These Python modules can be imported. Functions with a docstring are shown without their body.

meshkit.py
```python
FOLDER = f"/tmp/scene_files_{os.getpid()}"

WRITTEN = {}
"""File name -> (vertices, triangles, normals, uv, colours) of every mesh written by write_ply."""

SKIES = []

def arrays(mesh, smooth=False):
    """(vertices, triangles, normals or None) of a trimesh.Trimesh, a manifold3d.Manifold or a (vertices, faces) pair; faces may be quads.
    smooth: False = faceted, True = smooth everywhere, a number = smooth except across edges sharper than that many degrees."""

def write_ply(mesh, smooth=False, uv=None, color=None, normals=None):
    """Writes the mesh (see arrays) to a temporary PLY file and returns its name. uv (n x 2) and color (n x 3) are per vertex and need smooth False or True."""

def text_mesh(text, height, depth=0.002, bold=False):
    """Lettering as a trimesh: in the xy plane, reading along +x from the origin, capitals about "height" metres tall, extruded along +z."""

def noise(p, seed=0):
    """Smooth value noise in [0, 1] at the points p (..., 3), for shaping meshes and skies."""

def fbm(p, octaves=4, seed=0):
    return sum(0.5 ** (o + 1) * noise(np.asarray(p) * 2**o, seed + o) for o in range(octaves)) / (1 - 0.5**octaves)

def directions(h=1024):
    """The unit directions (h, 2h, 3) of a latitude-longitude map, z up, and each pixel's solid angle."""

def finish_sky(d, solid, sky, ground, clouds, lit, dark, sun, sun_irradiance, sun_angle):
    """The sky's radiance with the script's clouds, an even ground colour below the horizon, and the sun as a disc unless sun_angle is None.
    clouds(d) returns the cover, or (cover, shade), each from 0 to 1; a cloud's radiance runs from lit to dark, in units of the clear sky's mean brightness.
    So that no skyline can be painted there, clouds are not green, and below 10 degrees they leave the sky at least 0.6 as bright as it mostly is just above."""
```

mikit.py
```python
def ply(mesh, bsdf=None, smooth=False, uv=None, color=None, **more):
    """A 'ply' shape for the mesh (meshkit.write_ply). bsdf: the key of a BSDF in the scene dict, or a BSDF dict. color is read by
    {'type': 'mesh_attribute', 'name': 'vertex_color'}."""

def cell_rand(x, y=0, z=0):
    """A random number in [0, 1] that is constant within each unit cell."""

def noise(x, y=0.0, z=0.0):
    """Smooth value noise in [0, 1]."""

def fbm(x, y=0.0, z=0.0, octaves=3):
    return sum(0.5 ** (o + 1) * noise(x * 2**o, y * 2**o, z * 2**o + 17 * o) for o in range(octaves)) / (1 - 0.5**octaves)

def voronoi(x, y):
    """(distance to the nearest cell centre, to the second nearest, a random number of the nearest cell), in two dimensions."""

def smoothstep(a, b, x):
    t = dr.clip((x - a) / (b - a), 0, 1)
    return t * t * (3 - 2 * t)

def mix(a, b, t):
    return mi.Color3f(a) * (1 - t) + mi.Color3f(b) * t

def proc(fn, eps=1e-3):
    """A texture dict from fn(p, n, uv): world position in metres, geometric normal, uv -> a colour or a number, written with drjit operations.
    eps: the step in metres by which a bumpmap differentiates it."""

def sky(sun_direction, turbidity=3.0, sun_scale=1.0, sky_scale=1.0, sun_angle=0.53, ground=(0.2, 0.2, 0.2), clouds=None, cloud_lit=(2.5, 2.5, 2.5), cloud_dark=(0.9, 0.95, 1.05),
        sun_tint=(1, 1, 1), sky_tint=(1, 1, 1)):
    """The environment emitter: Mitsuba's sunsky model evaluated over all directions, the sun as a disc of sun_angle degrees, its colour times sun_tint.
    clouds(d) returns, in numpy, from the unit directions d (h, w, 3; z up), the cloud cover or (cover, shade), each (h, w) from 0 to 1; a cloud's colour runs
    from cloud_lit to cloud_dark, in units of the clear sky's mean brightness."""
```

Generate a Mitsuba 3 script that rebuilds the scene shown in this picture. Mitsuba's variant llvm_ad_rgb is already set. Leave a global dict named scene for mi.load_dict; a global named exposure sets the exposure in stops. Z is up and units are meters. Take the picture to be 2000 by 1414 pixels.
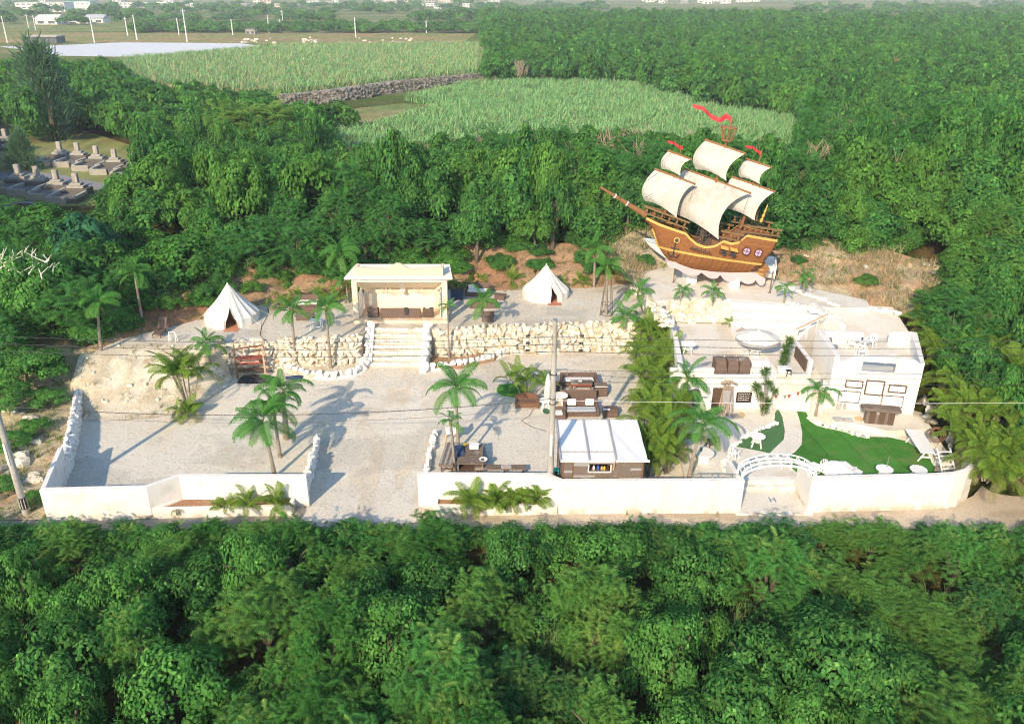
import math, random
import numpy as np, trimesh, shapely
import drjit as dr
import mitsuba as mi
import mikit, meshkit
from shapely.geometry import Polygon, Point, LineString, box as sbox

T = mi.ScalarTransform4f
# ---------------------------------------------------------------- camera, sky, exposure
H_CAM, F_PX, CX, CY = 26.0, 1584.0, 970.0, 707.0
PITCH = math.atan(727.0 / F_PX)
SUN_AZ, SUN_EL = math.radians(24.0), math.radians(29.0)
SUN = (-math.sin(SUN_AZ) * math.cos(SUN_EL), -math.cos(SUN_AZ) * math.cos(SUN_EL), math.sin(SUN_EL))
scene, labels = {}, {}
scene['camera'] = {
    'type': 'perspective', 'fov': math.degrees(2 * math.atan(1000.0 / F_PX)), 'fov_axis': 'x',
    'principal_point_offset_x': 1 * 0.015, 'near_clip': 0.5, 'far_clip': 9000.0,
    'to_world': T().look_at(origin=[0, 0, H_CAM], target=[0, math.cos(PITCH), H_CAM - math.sin(PITCH)], up=[0, 0, 1]),
}
scene['sky'] = mikit.sky(SUN, turbidity=3.0, sun_tint=(0.98, 1.0, 1.07), sky_scale=1.85)
exposure = 2.1

R = np.random.default_rng(11)
rnd = random.Random(5)


def at(px, py, z=0.0):
    """The point at height z that the photograph shows at (px, py)."""
    u, v = (px - CX) / F_PX, (py - CY) / F_PX
    d = np.array([u, math.cos(PITCH) - v * math.sin(PITCH), -math.sin(PITCH) - v * math.cos(PITCH)])
    t = (z - H_CAM) / d[2]
    return np.array([d[0] * t, d[1] * t, z])


def atY(px, py, y):
    u, v = (px - CX) / F_PX, (py - CY) / F_PX
    d = np.array([u, math.cos(PITCH) - v * math.sin(PITCH), -math.sin(PITCH) - v * math.cos(PITCH)])
    t = y / d[1]
    return np.array([d[0] * t, y, H_CAM + d[2] * t])


def yardz(x, y):
    return float(np.interp(y, [-99, 40, 55.5, 999], [0.03, 0.03, 0.6, 0.6]))


def on(px, py, f=yardz):
    z = 0.0
    for _ in range(25):
        p = at(px, py, z)
        z = f(p[0], p[1])
    return at(px, py, z)


# ---------------------------------------------------------------- names and labels
_taken = {}


def numbered(name):
    n = _taken.get(name, 0)
    _taken[name] = n + 1
    return name if n == 0 else f'{name}_{n:03d}'


def thing(name, label, cat, group=None, kind=None):
    k = numbered(name)
    labels[k] = {'label': label, 'category': cat}
    if group:
        labels[k]['group'] = group
    if kind:
        labels[k]['kind'] = kind
    return k


def shape(mesh, m, smooth=False, **kw):
    if isinstance(mesh, dict):
        d = dict(mesh)
        d.update(kw)
        return d
    return mikit.ply(mesh, m, smooth=smooth, **kw)


def put(k, mesh, m=None, smooth=False, **kw):
    scene[k] = shape(mesh, m, smooth, **kw)
    return k


def part(parent, name, mesh, m=None, smooth=False, **kw):
    k = numbered(parent + '__' + name)
    scene[k] = shape(mesh, m, smooth, **kw)
    return k


def solo(name, mesh, m, label, cat, group=None, smooth=False, **kw):
    k = thing(name, label, cat, group)
    return put(k, mesh, m, smooth, **kw)


def struct(name, mesh, m, smooth=False, label=None, **kw):
    k = numbered(name)
    put(k, mesh, m, smooth, **kw)
    labels[k] = {'kind': 'structure'}
    if label:
        labels[k]['label'] = label
    return k


def stuff(k, label=None, cat=None):
    labels[k] = {'kind': 'stuff'}
    if label:
        labels[k]['label'] = label
    if cat:
        labels[k]['category'] = cat


# ---------------------------------------------------------------- mesh helpers: (vertices, triangles)
def cat(*ms):
    ms = [m if isinstance(m, tuple) else (np.array(m.vertices), np.array(m.faces)) for m in ms if m is not None]
    vs, fs, o = [], [], 0
    for v, f in ms:
        vs.append(v)
        fs.append(np.asarray(f) + o)
        o += len(v)
    return np.vstack(vs), np.vstack(fs)


_BF = np.array([[0, 2, 1], [0, 3, 2], [4, 5, 6], [4, 6, 7], [0, 1, 5], [0, 5, 4], [1, 2, 6], [1, 6, 5], [2, 3, 7], [2, 7, 6], [3, 0, 4], [3, 4, 7]])


def bx(x0, x1, y0, y1, z0, z1):
    v = np.array([[x0, y0, z0], [x1, y0, z0], [x1, y1, z0], [x0, y1, z0], [x0, y0, z1], [x1, y0, z1], [x1, y1, z1], [x0, y1, z1]], float)
    return v, _BF.copy()


def cbx(x0, x1, y0, y1, z0, z1, c=0.02):
    """A box with chamfered edges."""
    b = trimesh.convex.convex_hull(np.array([[x, y, z] for ix, x in enumerate((x0, x1)) for iy, y in enumerate((y0, y1)) for iz, z in enumerate((z0, z1))
                                            for x, y, z in ((x + (c if ix == 0 else -c), y + (c if iy == 0 else -c), z), (x + (c if ix == 0 else -c), y, z + (c if iz == 0 else -c)),
                                                            (x, y + (c if iy == 0 else -c), z + (c if iz == 0 else -c)))]))
    return np.array(b.vertices), np.array(b.faces)


def tf(m, loc=(0, 0, 0), rz=0.0, s=1.0, rx=0.0, ry=0.0):
    v = np.array(m[0], float) * s
    for a, (i, j) in ((rx, (1, 2)), (ry, (2, 0)), (rz, (0, 1))):
        if a:
            c, sn = math.cos(a), math.sin(a)
            p, q = v[:, i].copy(), v[:, j].copy()
            v[:, i], v[:, j] = p * c - q * sn, p * sn + q * c
    return v + np.asarray(loc, float), m[1]


def M4(loc=(0, 0, 0), rz=0.0, s=1.0, rx=0.0, ry=0.0):
    t = T().translate(list(map(float, loc)))
    if rz:
        t = t @ T().rotate([0, 0, 1], math.degrees(rz))
    if ry:
        t = t @ T().rotate([0, 1, 0], math.degrees(ry))
    if rx:
        t = t @ T().rotate([1, 0, 0], math.degrees(rx))
    s = [s, s, s] if np.isscalar(s) else list(s)
    return t @ T().scale(s)


def tube(pts, rad, n=6, cap=True):
    p = np.asarray(pts, float)
    rad = np.broadcast_to(np.asarray(rad, float), (len(p),))
    t = np.gradient(p, axis=0)
    t /= np.linalg.norm(t, axis=1, keepdims=True) + 1e-12
    ref = np.array([0, 0, 1.0]) if abs(t[:, 2]).mean() < 0.85 else np.array([1.0, 0, 0])
    a = np.cross(t, ref)
    a /= np.linalg.norm(a, axis=1, keepdims=True) + 1e-12
    b = np.cross(t, a)
    th = np.arange(n) * 2 * math.pi / n
    v = p[:, None] + rad[:, None, None] * (np.cos(th)[None, :, None] * a[:, None] + np.sin(th)[None, :, None] * b[:, None])
    v = v.reshape(-1, 3)
    f = []
    for i in range(len(p) - 1):
        for j in range(n):
            q, w = i * n + j, i * n + (j + 1) % n
            f += [[q, q + n, w], [w, q + n, w + n]]
    if cap:
        v = np.vstack([v, p[:1], p[-1:]])
        c0, c1, e = len(v) - 2, len(v) - 1, (len(p) - 1) * n
        for j in range(n):
            f += [[c0, j, (j + 1) % n], [c1, e + (j + 1) % n, e + j]]
    return v, np.array(f)


def cyl(x, y, z0, z1, r, n=12, r1=None):
    return tube([[x, y, z0], [x, y, z1]], [r, r if r1 is None else r1], n)


def bar(a, b, w=0.05, h=None):
    """A square bar from a to b."""
    a, b = np.asarray(a, float), np.asarray(b, float)
    d = b - a
    L = np.linalg.norm(d)
    d = d / L
    up = np.array([0, 0, 1.0]) if abs(d[2]) < 0.95 else np.array([0, 1.0, 0])
    s = np.cross(d, up)
    s /= np.linalg.norm(s)
    u = np.cross(s, d)
    h = w if h is None else h
    v = np.array([p + s * i * w / 2 + u * j * h / 2 for p in (a, b) for i, j in ((-1, -1), (1, -1), (1, 1), (-1, 1))])
    return v, _BF.copy()


def lathe(prof, n=20, loc=(0, 0, 0)):
    """prof: (radius, z) pairs."""
    pr = np.asarray(prof, float)
    th = np.arange(n) * 2 * math.pi / n
    v = np.stack([pr[:, :1] * np.cos(th), pr[:, :1] * np.sin(th), np.repeat(pr[:, 1:], n, 1)], -1).reshape(-1, 3) + np.asarray(loc, float)
    f = []
    for i in range(len(pr) - 1):
        for j in range(n):
            q, w = i * n + j, i * n + (j + 1) % n
            f += [[q, w, q + n], [w, w + n, q + n]]
    return v, np.array(f)


def prism(poly, z0, z1):
    if not isinstance(poly, (Polygon, shapely.geometry.MultiPolygon)):
        poly = Polygon(poly)
    if not poly.is_valid:
        poly = poly.buffer(0)
    ms = [trimesh.creation.extrude_polygon(g, z1 - z0, engine='earcut') for g in getattr(poly, 'geoms', [poly]) if g.area > 1e-6]
    v, f = cat(*ms)
    v[:, 2] += z0
    return v, f


def grid(P):
    """A sheet from points (n, m, 3)."""
    P = np.asarray(P, float)
    n, m = P.shape[:2]
    i, j = np.meshgrid(np.arange(n - 1), np.arange(m - 1), indexing='ij')
    a = (i * m + j).ravel()
    return P.reshape(-1, 3), np.vstack([np.stack([a, a + m, a + m + 1], 1), np.stack([a, a + m + 1, a + 1], 1)])


def thick(P, t, nrm=None):
    """A sheet (n, m, 3) given thickness t along nrm (or its own normals)."""
    P = np.asarray(P, float)
    if nrm is None:
        nn = np.cross(np.gradient(P, axis=0), np.gradient(P, axis=1))
        nn /= np.linalg.norm(nn, axis=-1, keepdims=True) + 1e-12
    else:
        nn = np.broadcast_to(np.asarray(nrm, float), P.shape)
    n, m = P.shape[:2]
    v0, f0 = grid(P)
    v1, f1 = grid(P + nn * t)
    N = n * m
    f = [f1, f0[:, ::-1] + 0]
    v = np.vstack([v0, v1])
    f = [f0[:, ::-1], f1 + N]
    rim = [i * m for i in range(n)] + [(n - 1) * m + j for j in range(1, m)] + [i * m + m - 1 for i in range(n - 2, -1, -1)] + list(range(m - 2, 0, -1))
    k = np.array(rim)
    k2 = np.roll(k, -1)
    f += [np.stack([k, k2, k2 + N], 1), np.stack([k, k2 + N, k + N], 1)]
    return v, np.vstack(f)


def resample(pts, n):
    p = np.asarray(pts, float)
    d = np.r_[0, np.cumsum(np.linalg.norm(np.diff(p, axis=0), axis=1))]
    t = np.linspace(0, d[-1], n)
    return np.stack([np.interp(t, d, p[:, k]) for k in range(p.shape[1])], 1)


def loft(a, b, nu, nv, bump=0.0, seed=0, ease=None):
    A, B = resample(a, nu), resample(b, nu)
    t = np.linspace(0, 1, nv)[:, None, None]
    P = A[None] * (1 - t) + B[None] * t
    if ease is not None:
        e = ease(np.linspace(0, 1, nv))[:, None]
        P[..., 2] = A[None, :, 2] * (1 - e) + B[None, :, 2] * e
    if bump:
        q = meshkit.fbm(P * 0.9, 4, seed) - 0.5
        P[..., 2] += q * 2 * bump * np.sin(np.pi * np.clip(t[..., 0], 0, 1)) ** 0.5
    return grid(P)


# ---------------------------------------------------------------- materials
def C(v):
    return {'type': 'rgb', 'value': list(map(float, v))}


def mat(name, col, rough=0.8, **kw):
    d = {'type': 'principled', 'base_color': C(col) if isinstance(col, (tuple, list)) else col, 'roughness': rough, 'specular': 0.3, **kw}
    scene[name] = {'type': 'twosided', 'bsdf': d}
    return name


def dmat(name, fn, bump=None, bs=1.0, eps=0.01):
    b = {'type': 'diffuse', 'reflectance': mikit.proc(fn)}
    if bump is not None:
        b = {'type': 'bumpmap', 'bump': mikit.proc(bump, eps=eps), 'scale': bs, 'bsdf': b}
    scene[name] = {'type': 'twosided', 'bsdf': b}
    return name


N3, FB, SS, MX = mikit.noise, mikit.fbm, mikit.smoothstep, mikit.mix


def f_white(p, n, uv):
    s = FB(p.x * 1.3, p.y * 1.3, p.z * 1.3, octaves=4)
    drip = FB(p.x * 5, p.y * 5, p.z * 0.35, octaves=3)
    k = SS(0.52, 0.8, s) * 0.5 + SS(0.55, 0.85, drip) * 0.4
    splash = SS(0.55, 0.1, p.z) * SS(0.42, 0.7, FB(p.x * 2.2, p.y * 2.2, p.z * 1.2 + 7.0, octaves=4)) * SS(41.0, 39.5, p.y)
    c = MX((0.82, 0.80, 0.765), (0.62, 0.585, 0.52), dr.clip(k, 0, 1))
    return MX(c, (0.48, 0.41, 0.30), splash * 0.7)


dmat('white_paint', f_white)


def f_gravel(p, n, uv):
    big = FB(p.x * 0.12, p.y * 0.12, 3.0, octaves=3)
    mid = FB(p.x * 0.9, p.y * 0.9, 1.0, octaves=3)
    fine = N3(p.x * 14, p.y * 14, 0.0) * 0.5 + N3(p.x * 31, p.y * 31, 5.0) * 0.5
    c = MX((0.70, 0.665, 0.585), (0.64, 0.575, 0.47), SS(0.42, 0.72, big * 0.6 + mid * 0.4))
    # worn wheel lanes in the driveway, with packed pale dust and sandy streaks
    drive = SS(-11.0, -9.6, p.x + 0.06 * (p.y - 38)) * SS(-3.4, -4.6, p.x - 0.03 * (p.y - 38)) * SS(58.0, 50.0, p.y)
    streak = FB(p.x * 1.1 + 0.25 * FB(p.x, p.y * 0.5, 3.0), p.y * 0.3, 2.0, octaves=4)
    c = MX(c, MX((0.76, 0.72, 0.64), (0.68, 0.60, 0.48), SS(0.5, 0.72, streak)), drive * 0.6)
    damp = FB(p.x * 0.33 + 9.0, p.y * 0.5, 4.0, octaves=4)
    c = c * (1 - 0.16 * SS(0.56, 0.72, damp))
    peb = SS(0.72, 0.9, N3(p.x * 7, p.y * 7, 9.0))
    return c * (0.78 + 0.38 * fine) * (0.93 + 0.14 * mid) * (1 - 0.16 * peb)


dmat('gravel', f_gravel)


def f_cream(p, n, uv):
    mid = FB(p.x * 0.7, p.y * 0.7, p.z, octaves=4)
    fine = N3(p.x * 18, p.y * 18, 0.0)
    c = MX((0.76, 0.725, 0.65), (0.66, 0.60, 0.51), SS(0.45, 0.75, mid))
    return c * (0.88 + 0.2 * fine)


dmat('cream_concrete', f_cream)


def f_road(p, n, uv):
    big = FB(p.x * 0.25, p.y * 0.6, 3.0, octaves=4)
    fine = N3(p.x * 22, p.y * 22, 0.0)
    left = SS(-9.0, -13.0, p.x + 2 * (big - 0.5))
    c = MX((0.58, 0.50, 0.40), (0.44, 0.37, 0.28), SS(0.5, 0.72, big))
    c = MX(c, (0.30, 0.29, 0.265), left)
    return c * (0.82 + 0.3 * fine)


dmat('road_surface', f_road)


def f_soil(p, n, uv):
    big = FB(p.x * 0.3, p.y * 0.3, p.z * 0.3, octaves=3)
    mid = FB(p.x * 1.7, p.y * 1.7, p.z * 1.7, octaves=4)
    c = MX((0.33, 0.185, 0.115), (0.38, 0.26, 0.165), SS(0.35, 0.65, big))
    c = MX(c, (0.17, 0.15, 0.06), SS(0.58, 0.72, mid))
    return c * (0.7 + 0.6 * N3(p.x * 9, p.y * 9, p.z * 9))


dmat('red_soil', f_soil)


def f_dry(p, n, uv):
    big = FB(p.x * 0.35, p.y * 0.35, p.z * 0.3, octaves=3)
    mid = FB(p.x * 2.2, p.y * 2.2, p.z * 1.7, octaves=4)
    c = MX((0.47, 0.40, 0.27), (0.43, 0.28, 0.17), SS(0.48, 0.68, big))
    c = MX(c, (0.16, 0.19, 0.06), SS(0.6, 0.75, mid))
    return c * (0.65 + 0.65 * N3(p.x * 11, p.y * 11, p.z * 9))


dmat('dry_grass_soil', f_dry)


def f_sand(p, n, uv):
    mid = FB(p.x * 1.1, p.y * 1.1, p.z * 1.1, octaves=4)
    c = MX((0.64, 0.585, 0.475), (0.54, 0.465, 0.34), SS(0.42, 0.68, mid))
    return c * (0.75 + 0.45 * N3(p.x * 10, p.y * 10, p.z * 10))


dmat('sandy_earth', f_sand)


def f_ground(p, n, uv):
    big = FB(p.x * 0.2, p.y * 0.2, 0.0, octaves=3)
    c = MX((0.05, 0.06, 0.018), (0.11, 0.08, 0.04), SS(0.4, 0.7, big))
    far = SS(150, 260, p.y)
    f = FB(p.x * 0.01, p.y * 0.03, 7.0, octaves=3)
    fc = MX((0.13, 0.19, 0.06), (0.24, 0.24, 0.12), SS(0.35, 0.7, f))
    return MX(c, fc, far) * (0.7 + 0.6 * N3(p.x * 4, p.y * 4, 0.0))


dmat('ground_cover', f_ground)


def f_turf(p, n, uv):
    k = N3(p.x * 26, p.y * 9, 0.0) * 0.5 + N3(p.x * 7, p.y * 7, 2.0) * 0.5
    big = FB(p.x * 0.8, p.y * 0.8, 0.0, octaves=3)
    u = p.x * 0.52 + p.y * 0.05
    f = dr.abs(u - dr.floor(u) - 0.5)
    seam = SS(0.012, 0.004, f)
    strip = mikit.cell_rand(u + 0.5, 0, 3)
    c = MX((0.055, 0.18, 0.032), (0.085, 0.25, 0.05), k) * (0.8 + 0.4 * big) * (0.88 + 0.24 * strip)
    c = MX(c, (0.17, 0.22, 0.08), SS(0.58, 0.75, FB(p.x * 0.9, p.y * 1.3, 6.0, octaves=3)) * 0.45)
    return c * (1 - 0.55 * seam)


dmat('turf', f_turf)


def f_turf2(p, n, uv):
    k = N3(p.x * 18, p.y * 18, 0.0)
    return MX((0.075, 0.17, 0.07), (0.105, 0.215, 0.095), k)


dmat('turf_pale', f_turf2)


def f_stone(p, n, uv):
    a = FB(p.x * 2.3, p.y * 2.3, p.z * 2.3, octaves=3)
    b = FB(p.x * 6, p.y * 6, p.z * 6, octaves=3)
    c = MX((0.70, 0.655, 0.565), (0.62, 0.49, 0.34), SS(0.50, 0.70, a))
    return MX(c, (0.40, 0.35, 0.27), SS(0.56, 0.8, b))


dmat('limestone', f_stone)


def f_wstone(p, n, uv):
    b = FB(p.x * 5, p.y * 5, p.z * 5, octaves=3)
    return MX((0.82, 0.805, 0.775), (0.60, 0.565, 0.49), SS(0.55, 0.8, b))


dmat('whitewashed_stone', f_wstone)


def f_gstone(p, n, uv):
    b = FB(p.x * 0.8, p.y * 0.8, p.z * 1.5, octaves=3)
    return MX((0.30, 0.275, 0.24), (0.14, 0.125, 0.10), SS(0.4, 0.7, b))


dmat('grey_stone', f_gstone)


def f_coral(p, n, uv):
    b = N3(p.x * 9, p.y * 9, p.z * 9)
    a = FB(p.x * 2, p.y * 2, p.z * 2, octaves=3)
    return MX((0.78, 0.68, 0.53), (0.72, 0.52, 0.36), SS(0.4, 0.7, a)) * (0.82 + 0.28 * b)


dmat('coral_tile', f_coral)


def f_wood(p, n, uv):
    g = FB(p.x * 3.0, p.y * 3.0, p.z * 30, octaves=3)
    w = FB(p.x * 1.7, p.y * 1.7, p.z * 1.7, octaves=4)
    c = MX((0.15, 0.115, 0.095), (0.24, 0.195, 0.165), g)
    return MX(c, (0.40, 0.37, 0.33), SS(0.60, 0.78, w) * 0.8)


dmat('weathered_wood', f_wood)


def f_rattan(p, n, uv):
    k = dr.sin(p.x * 60) * dr.sin(p.y * 60 + p.z * 60)
    g = N3(p.x * 12, p.y * 12, p.z * 12)
    return MX((0.125, 0.085, 0.07), (0.205, 0.15, 0.125), 0.5 + 0.3 * k + 0.3 * (g - 0.5))


dmat('rattan', f_rattan)


def f_hull(p, n, uv):
    g = FB(p.x * 1.2, p.y * 6, p.z * 14, octaves=3)
    return MX((0.33, 0.145, 0.058), (0.215, 0.09, 0.035), g)


dmat('ship_plank', f_hull)


def f_concrete(p, n, uv):
    b = FB(p.x * 2.2, p.y * 2.2, p.z * 0.6, octaves=4)
    return MX((0.46, 0.435, 0.40), (0.34, 0.315, 0.285), SS(0.35, 0.7, b))


dmat('concrete', f_concrete)


def f_canvas(p, n, uv):
    b = FB(p.x * 3, p.y * 3, p.z * 1.2, octaves=3)
    return MX((0.74, 0.725, 0.685), (0.63, 0.605, 0.55), SS(0.4, 0.8, b))


dmat('canvas', f_canvas)


def f_trunk(p, n, uv):
    ring = SS(0.78, 0.95, N3(p.z * 9, 0.0, 0.0))
    b = FB(p.x * 7, p.y * 7, p.z * 3, octaves=3)
    return MX(MX((0.36, 0.315, 0.265), (0.25, 0.205, 0.165), b), (0.15, 0.12, 0.09), ring * 0.7)


dmat('palm_bark', f_trunk)


def f_bark(p, n, uv):
    b = FB(p.x * 6, p.y * 6, p.z * 2, octaves=3)
    return MX((0.20, 0.165, 0.125), (0.10, 0.08, 0.06), b)


dmat('bark', f_bark)
mat('ceiling_cream', (0.80, 0.69, 0.53), 0.8)
mat('plaster_cream', (0.80, 0.735, 0.63), 0.8)
mat('plastic_white', (0.80, 0.80, 0.79), 0.35)
mat('cushion', (0.74, 0.72, 0.68), 0.9)
mat('metal_white', (0.75, 0.76, 0.77), 0.3)
mat('grey_metal', (0.42, 0.42, 0.42), 0.4, metallic=0.7)
mat('dark_metal', (0.05, 0.05, 0.055), 0.45)
mat('black_rubber', (0.03, 0.03, 0.033), 0.7)
mat('blue_cloth', (0.03, 0.055, 0.12), 0.8)
mat('yellow_plastic', (0.62, 0.45, 0.03), 0.5)
mat('teal_plastic', (0.02, 0.42, 0.33), 0.4)
mat('blue_plastic', (0.05, 0.13, 0.55), 0.4)
mat('red_paint', (0.33, 0.07, 0.05), 0.6)
mat('brown_wood', (0.18, 0.095, 0.06), 0.6)
mat('dark_wood', (0.115, 0.075, 0.055), 0.6)
mat('pale_wood', (0.55, 0.40, 0.24), 0.6)
mat('tan_post', (0.52, 0.36, 0.27), 0.7)
mat('grey_cloth', (0.34, 0.33, 0.33), 0.9)
mat('cable', (0.055, 0.055, 0.06), 0.7)
mat('cable_white', (0.6, 0.6, 0.6), 0.5)
mat('red_flag', (0.62, 0.05, 0.06), 0.6)


def f_sail(p, n, uv):
    a = FB(p.x * 0.9, p.y * 0.9, p.z * 0.5, octaves=4)
    b = FB(p.x * 4, p.y * 4, p.z * 1.2, octaves=3)
    return MX((0.56, 0.54, 0.50), (0.43, 0.40, 0.345), SS(0.42, 0.75, a * 0.7 + b * 0.3))


dmat('sail_cloth', f_sail)
mat('ship_gold', (0.66, 0.39, 0.10), 0.45)
mat('ship_dark', (0.115, 0.048, 0.02), 0.6)
mat('ship_mid', (0.26, 0.125, 0.05), 0.6)
mat('ship_rail', (0.20, 0.125, 0.055), 0.7)
mat('baluster_brown', (0.24, 0.10, 0.045), 0.6)
mat('foam_pink', (0.58, 0.43, 0.445), 0.7)
mat('window_lilac', (0.50, 0.36, 0.56), 0.2)
mat('rug_red', (0.48, 0.21, 0.12), 0.9)
mat('flap_rust', (0.45, 0.17, 0.11), 0.9)
mat('boat_white', (0.80, 0.80, 0.79), 0.25, clearcoat=0.5)
mat('boat_glass', (0.30, 0.42, 0.48), 0.1)
mat('pool_tint', (0.33, 0.40, 0.33), 0.3)
mat('tomb_grey', (0.13, 0.125, 0.115), 0.8)
mat('parapet_peach', (0.66, 0.53, 0.40), 0.8)
mat('tomb_pale', (0.36, 0.345, 0.31), 0.8)
mat('lane_asphalt', (0.20, 0.20, 0.215), 0.9)
mat('far_white', (0.72, 0.71, 0.69), 0.8)
mat('far_grey', (0.40, 0.42, 0.45), 0.8)
mat('far_pink', (0.60, 0.47, 0.42), 0.8)
mat('far_blue', (0.20, 0.42, 0.55), 0.7)
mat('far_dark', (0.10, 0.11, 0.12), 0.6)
mat('net_grey', (0.40, 0.43, 0.47), 0.8)
mat('sign_black', (0.05, 0.035, 0.03), 0.6)
mat('driftwood', (0.36, 0.27, 0.20), 0.9)
mat('green_cloth', (0.05, 0.13, 0.09), 0.9)
scene['glass_pane'] = {'type': 'thindielectric'}
scene['leaf'] = {'type': 'principledthin', 'base_color': {'type': 'mesh_attribute', 'name': 'vertex_color'}, 'roughness': 0.65, 'spec_trans': 0.0, 'diff_trans': 0.85, 'eta': 1.4}
scene['blade'] = {'type': 'twosided', 'bsdf': {'type': 'diffuse', 'reflectance': {'type': 'mesh_attribute', 'name': 'vertex_color'}}}

# ---------------------------------------------------------------- stones
_STONES = []
for s in range(10):
    g = np.random.default_rng(100 + s)
    q = g.normal(size=(15, 3))
    q /= np.linalg.norm(q, axis=1, keepdims=True)
    q = np.sign(q) * np.abs(q) ** 0.75
    h = trimesh.convex.convex_hull(q * g.uniform(0.85, 1.1, (15, 1)))
    _STONES.append((np.array(h.vertices), np.array(h.faces)))
_stone_shape = {}


def stone_part(parent, loc, size, m, rz=0.0, name='stone', seed=None):
    i = R.integers(len(_STONES)) if seed is None else seed
    if (i, m) not in _stone_shape:
        _stone_shape[(i, m)] = mikit.ply(_STONES[i], m)
    return part(parent, name, _stone_shape[(i, m)], to_world=M4(loc, rz=rz, s=np.asarray(size) * 0.5, rx=R.uniform(-0.3, 0.3)))
# ================================================================ THE GROUND
TZ = 2.7      # terrace
GZ = 0.5      # garden
RZ = 3.6      # right roof terrace
BZ = 4.5      # boat terrace
LZ = 3.0      # left roof terrace


def P2(pts, z):
    return [tuple(at(x, y, z)[:2]) for x, y in pts]


terr_front = [(182, 694), (235, 679), (300, 674), (360, 678), (425, 672), (510, 668), (600, 664), (700, 658), (722, 640), (835, 640), (850, 648), (960, 640), (1100, 635), (1235, 630), (1300, 606)]
terr_back = [(1290, 545), (1150, 562), (1060, 563), (960, 566), (900, 566), (760, 560), (690, 572), (560, 585), (470, 602), (330, 638), (240, 660), (190, 682)]
TERR = Polygon(P2(terr_front + terr_back, TZ)).buffer(0)
YARD = Polygon([(-24.0, 36.3), (-17.4, 37.55), (-10.5, 37.55), (-10.5, 36.0), (-4.2, 36.0), (-4.2, 37.55), (2.6, 37.55), (3.4, 36.95), (10.6, 36.95), (12.6, 58.5), (-24.6, 58.5), (-29.2, 52), (-27.9, 47), (-25.3, 40.5)])
PATHR = Polygon([(24.2, 53), (29.2, 52.9), (30.6, 57.8), (28.2, 58.2), (25.0, 57.2)])
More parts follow.
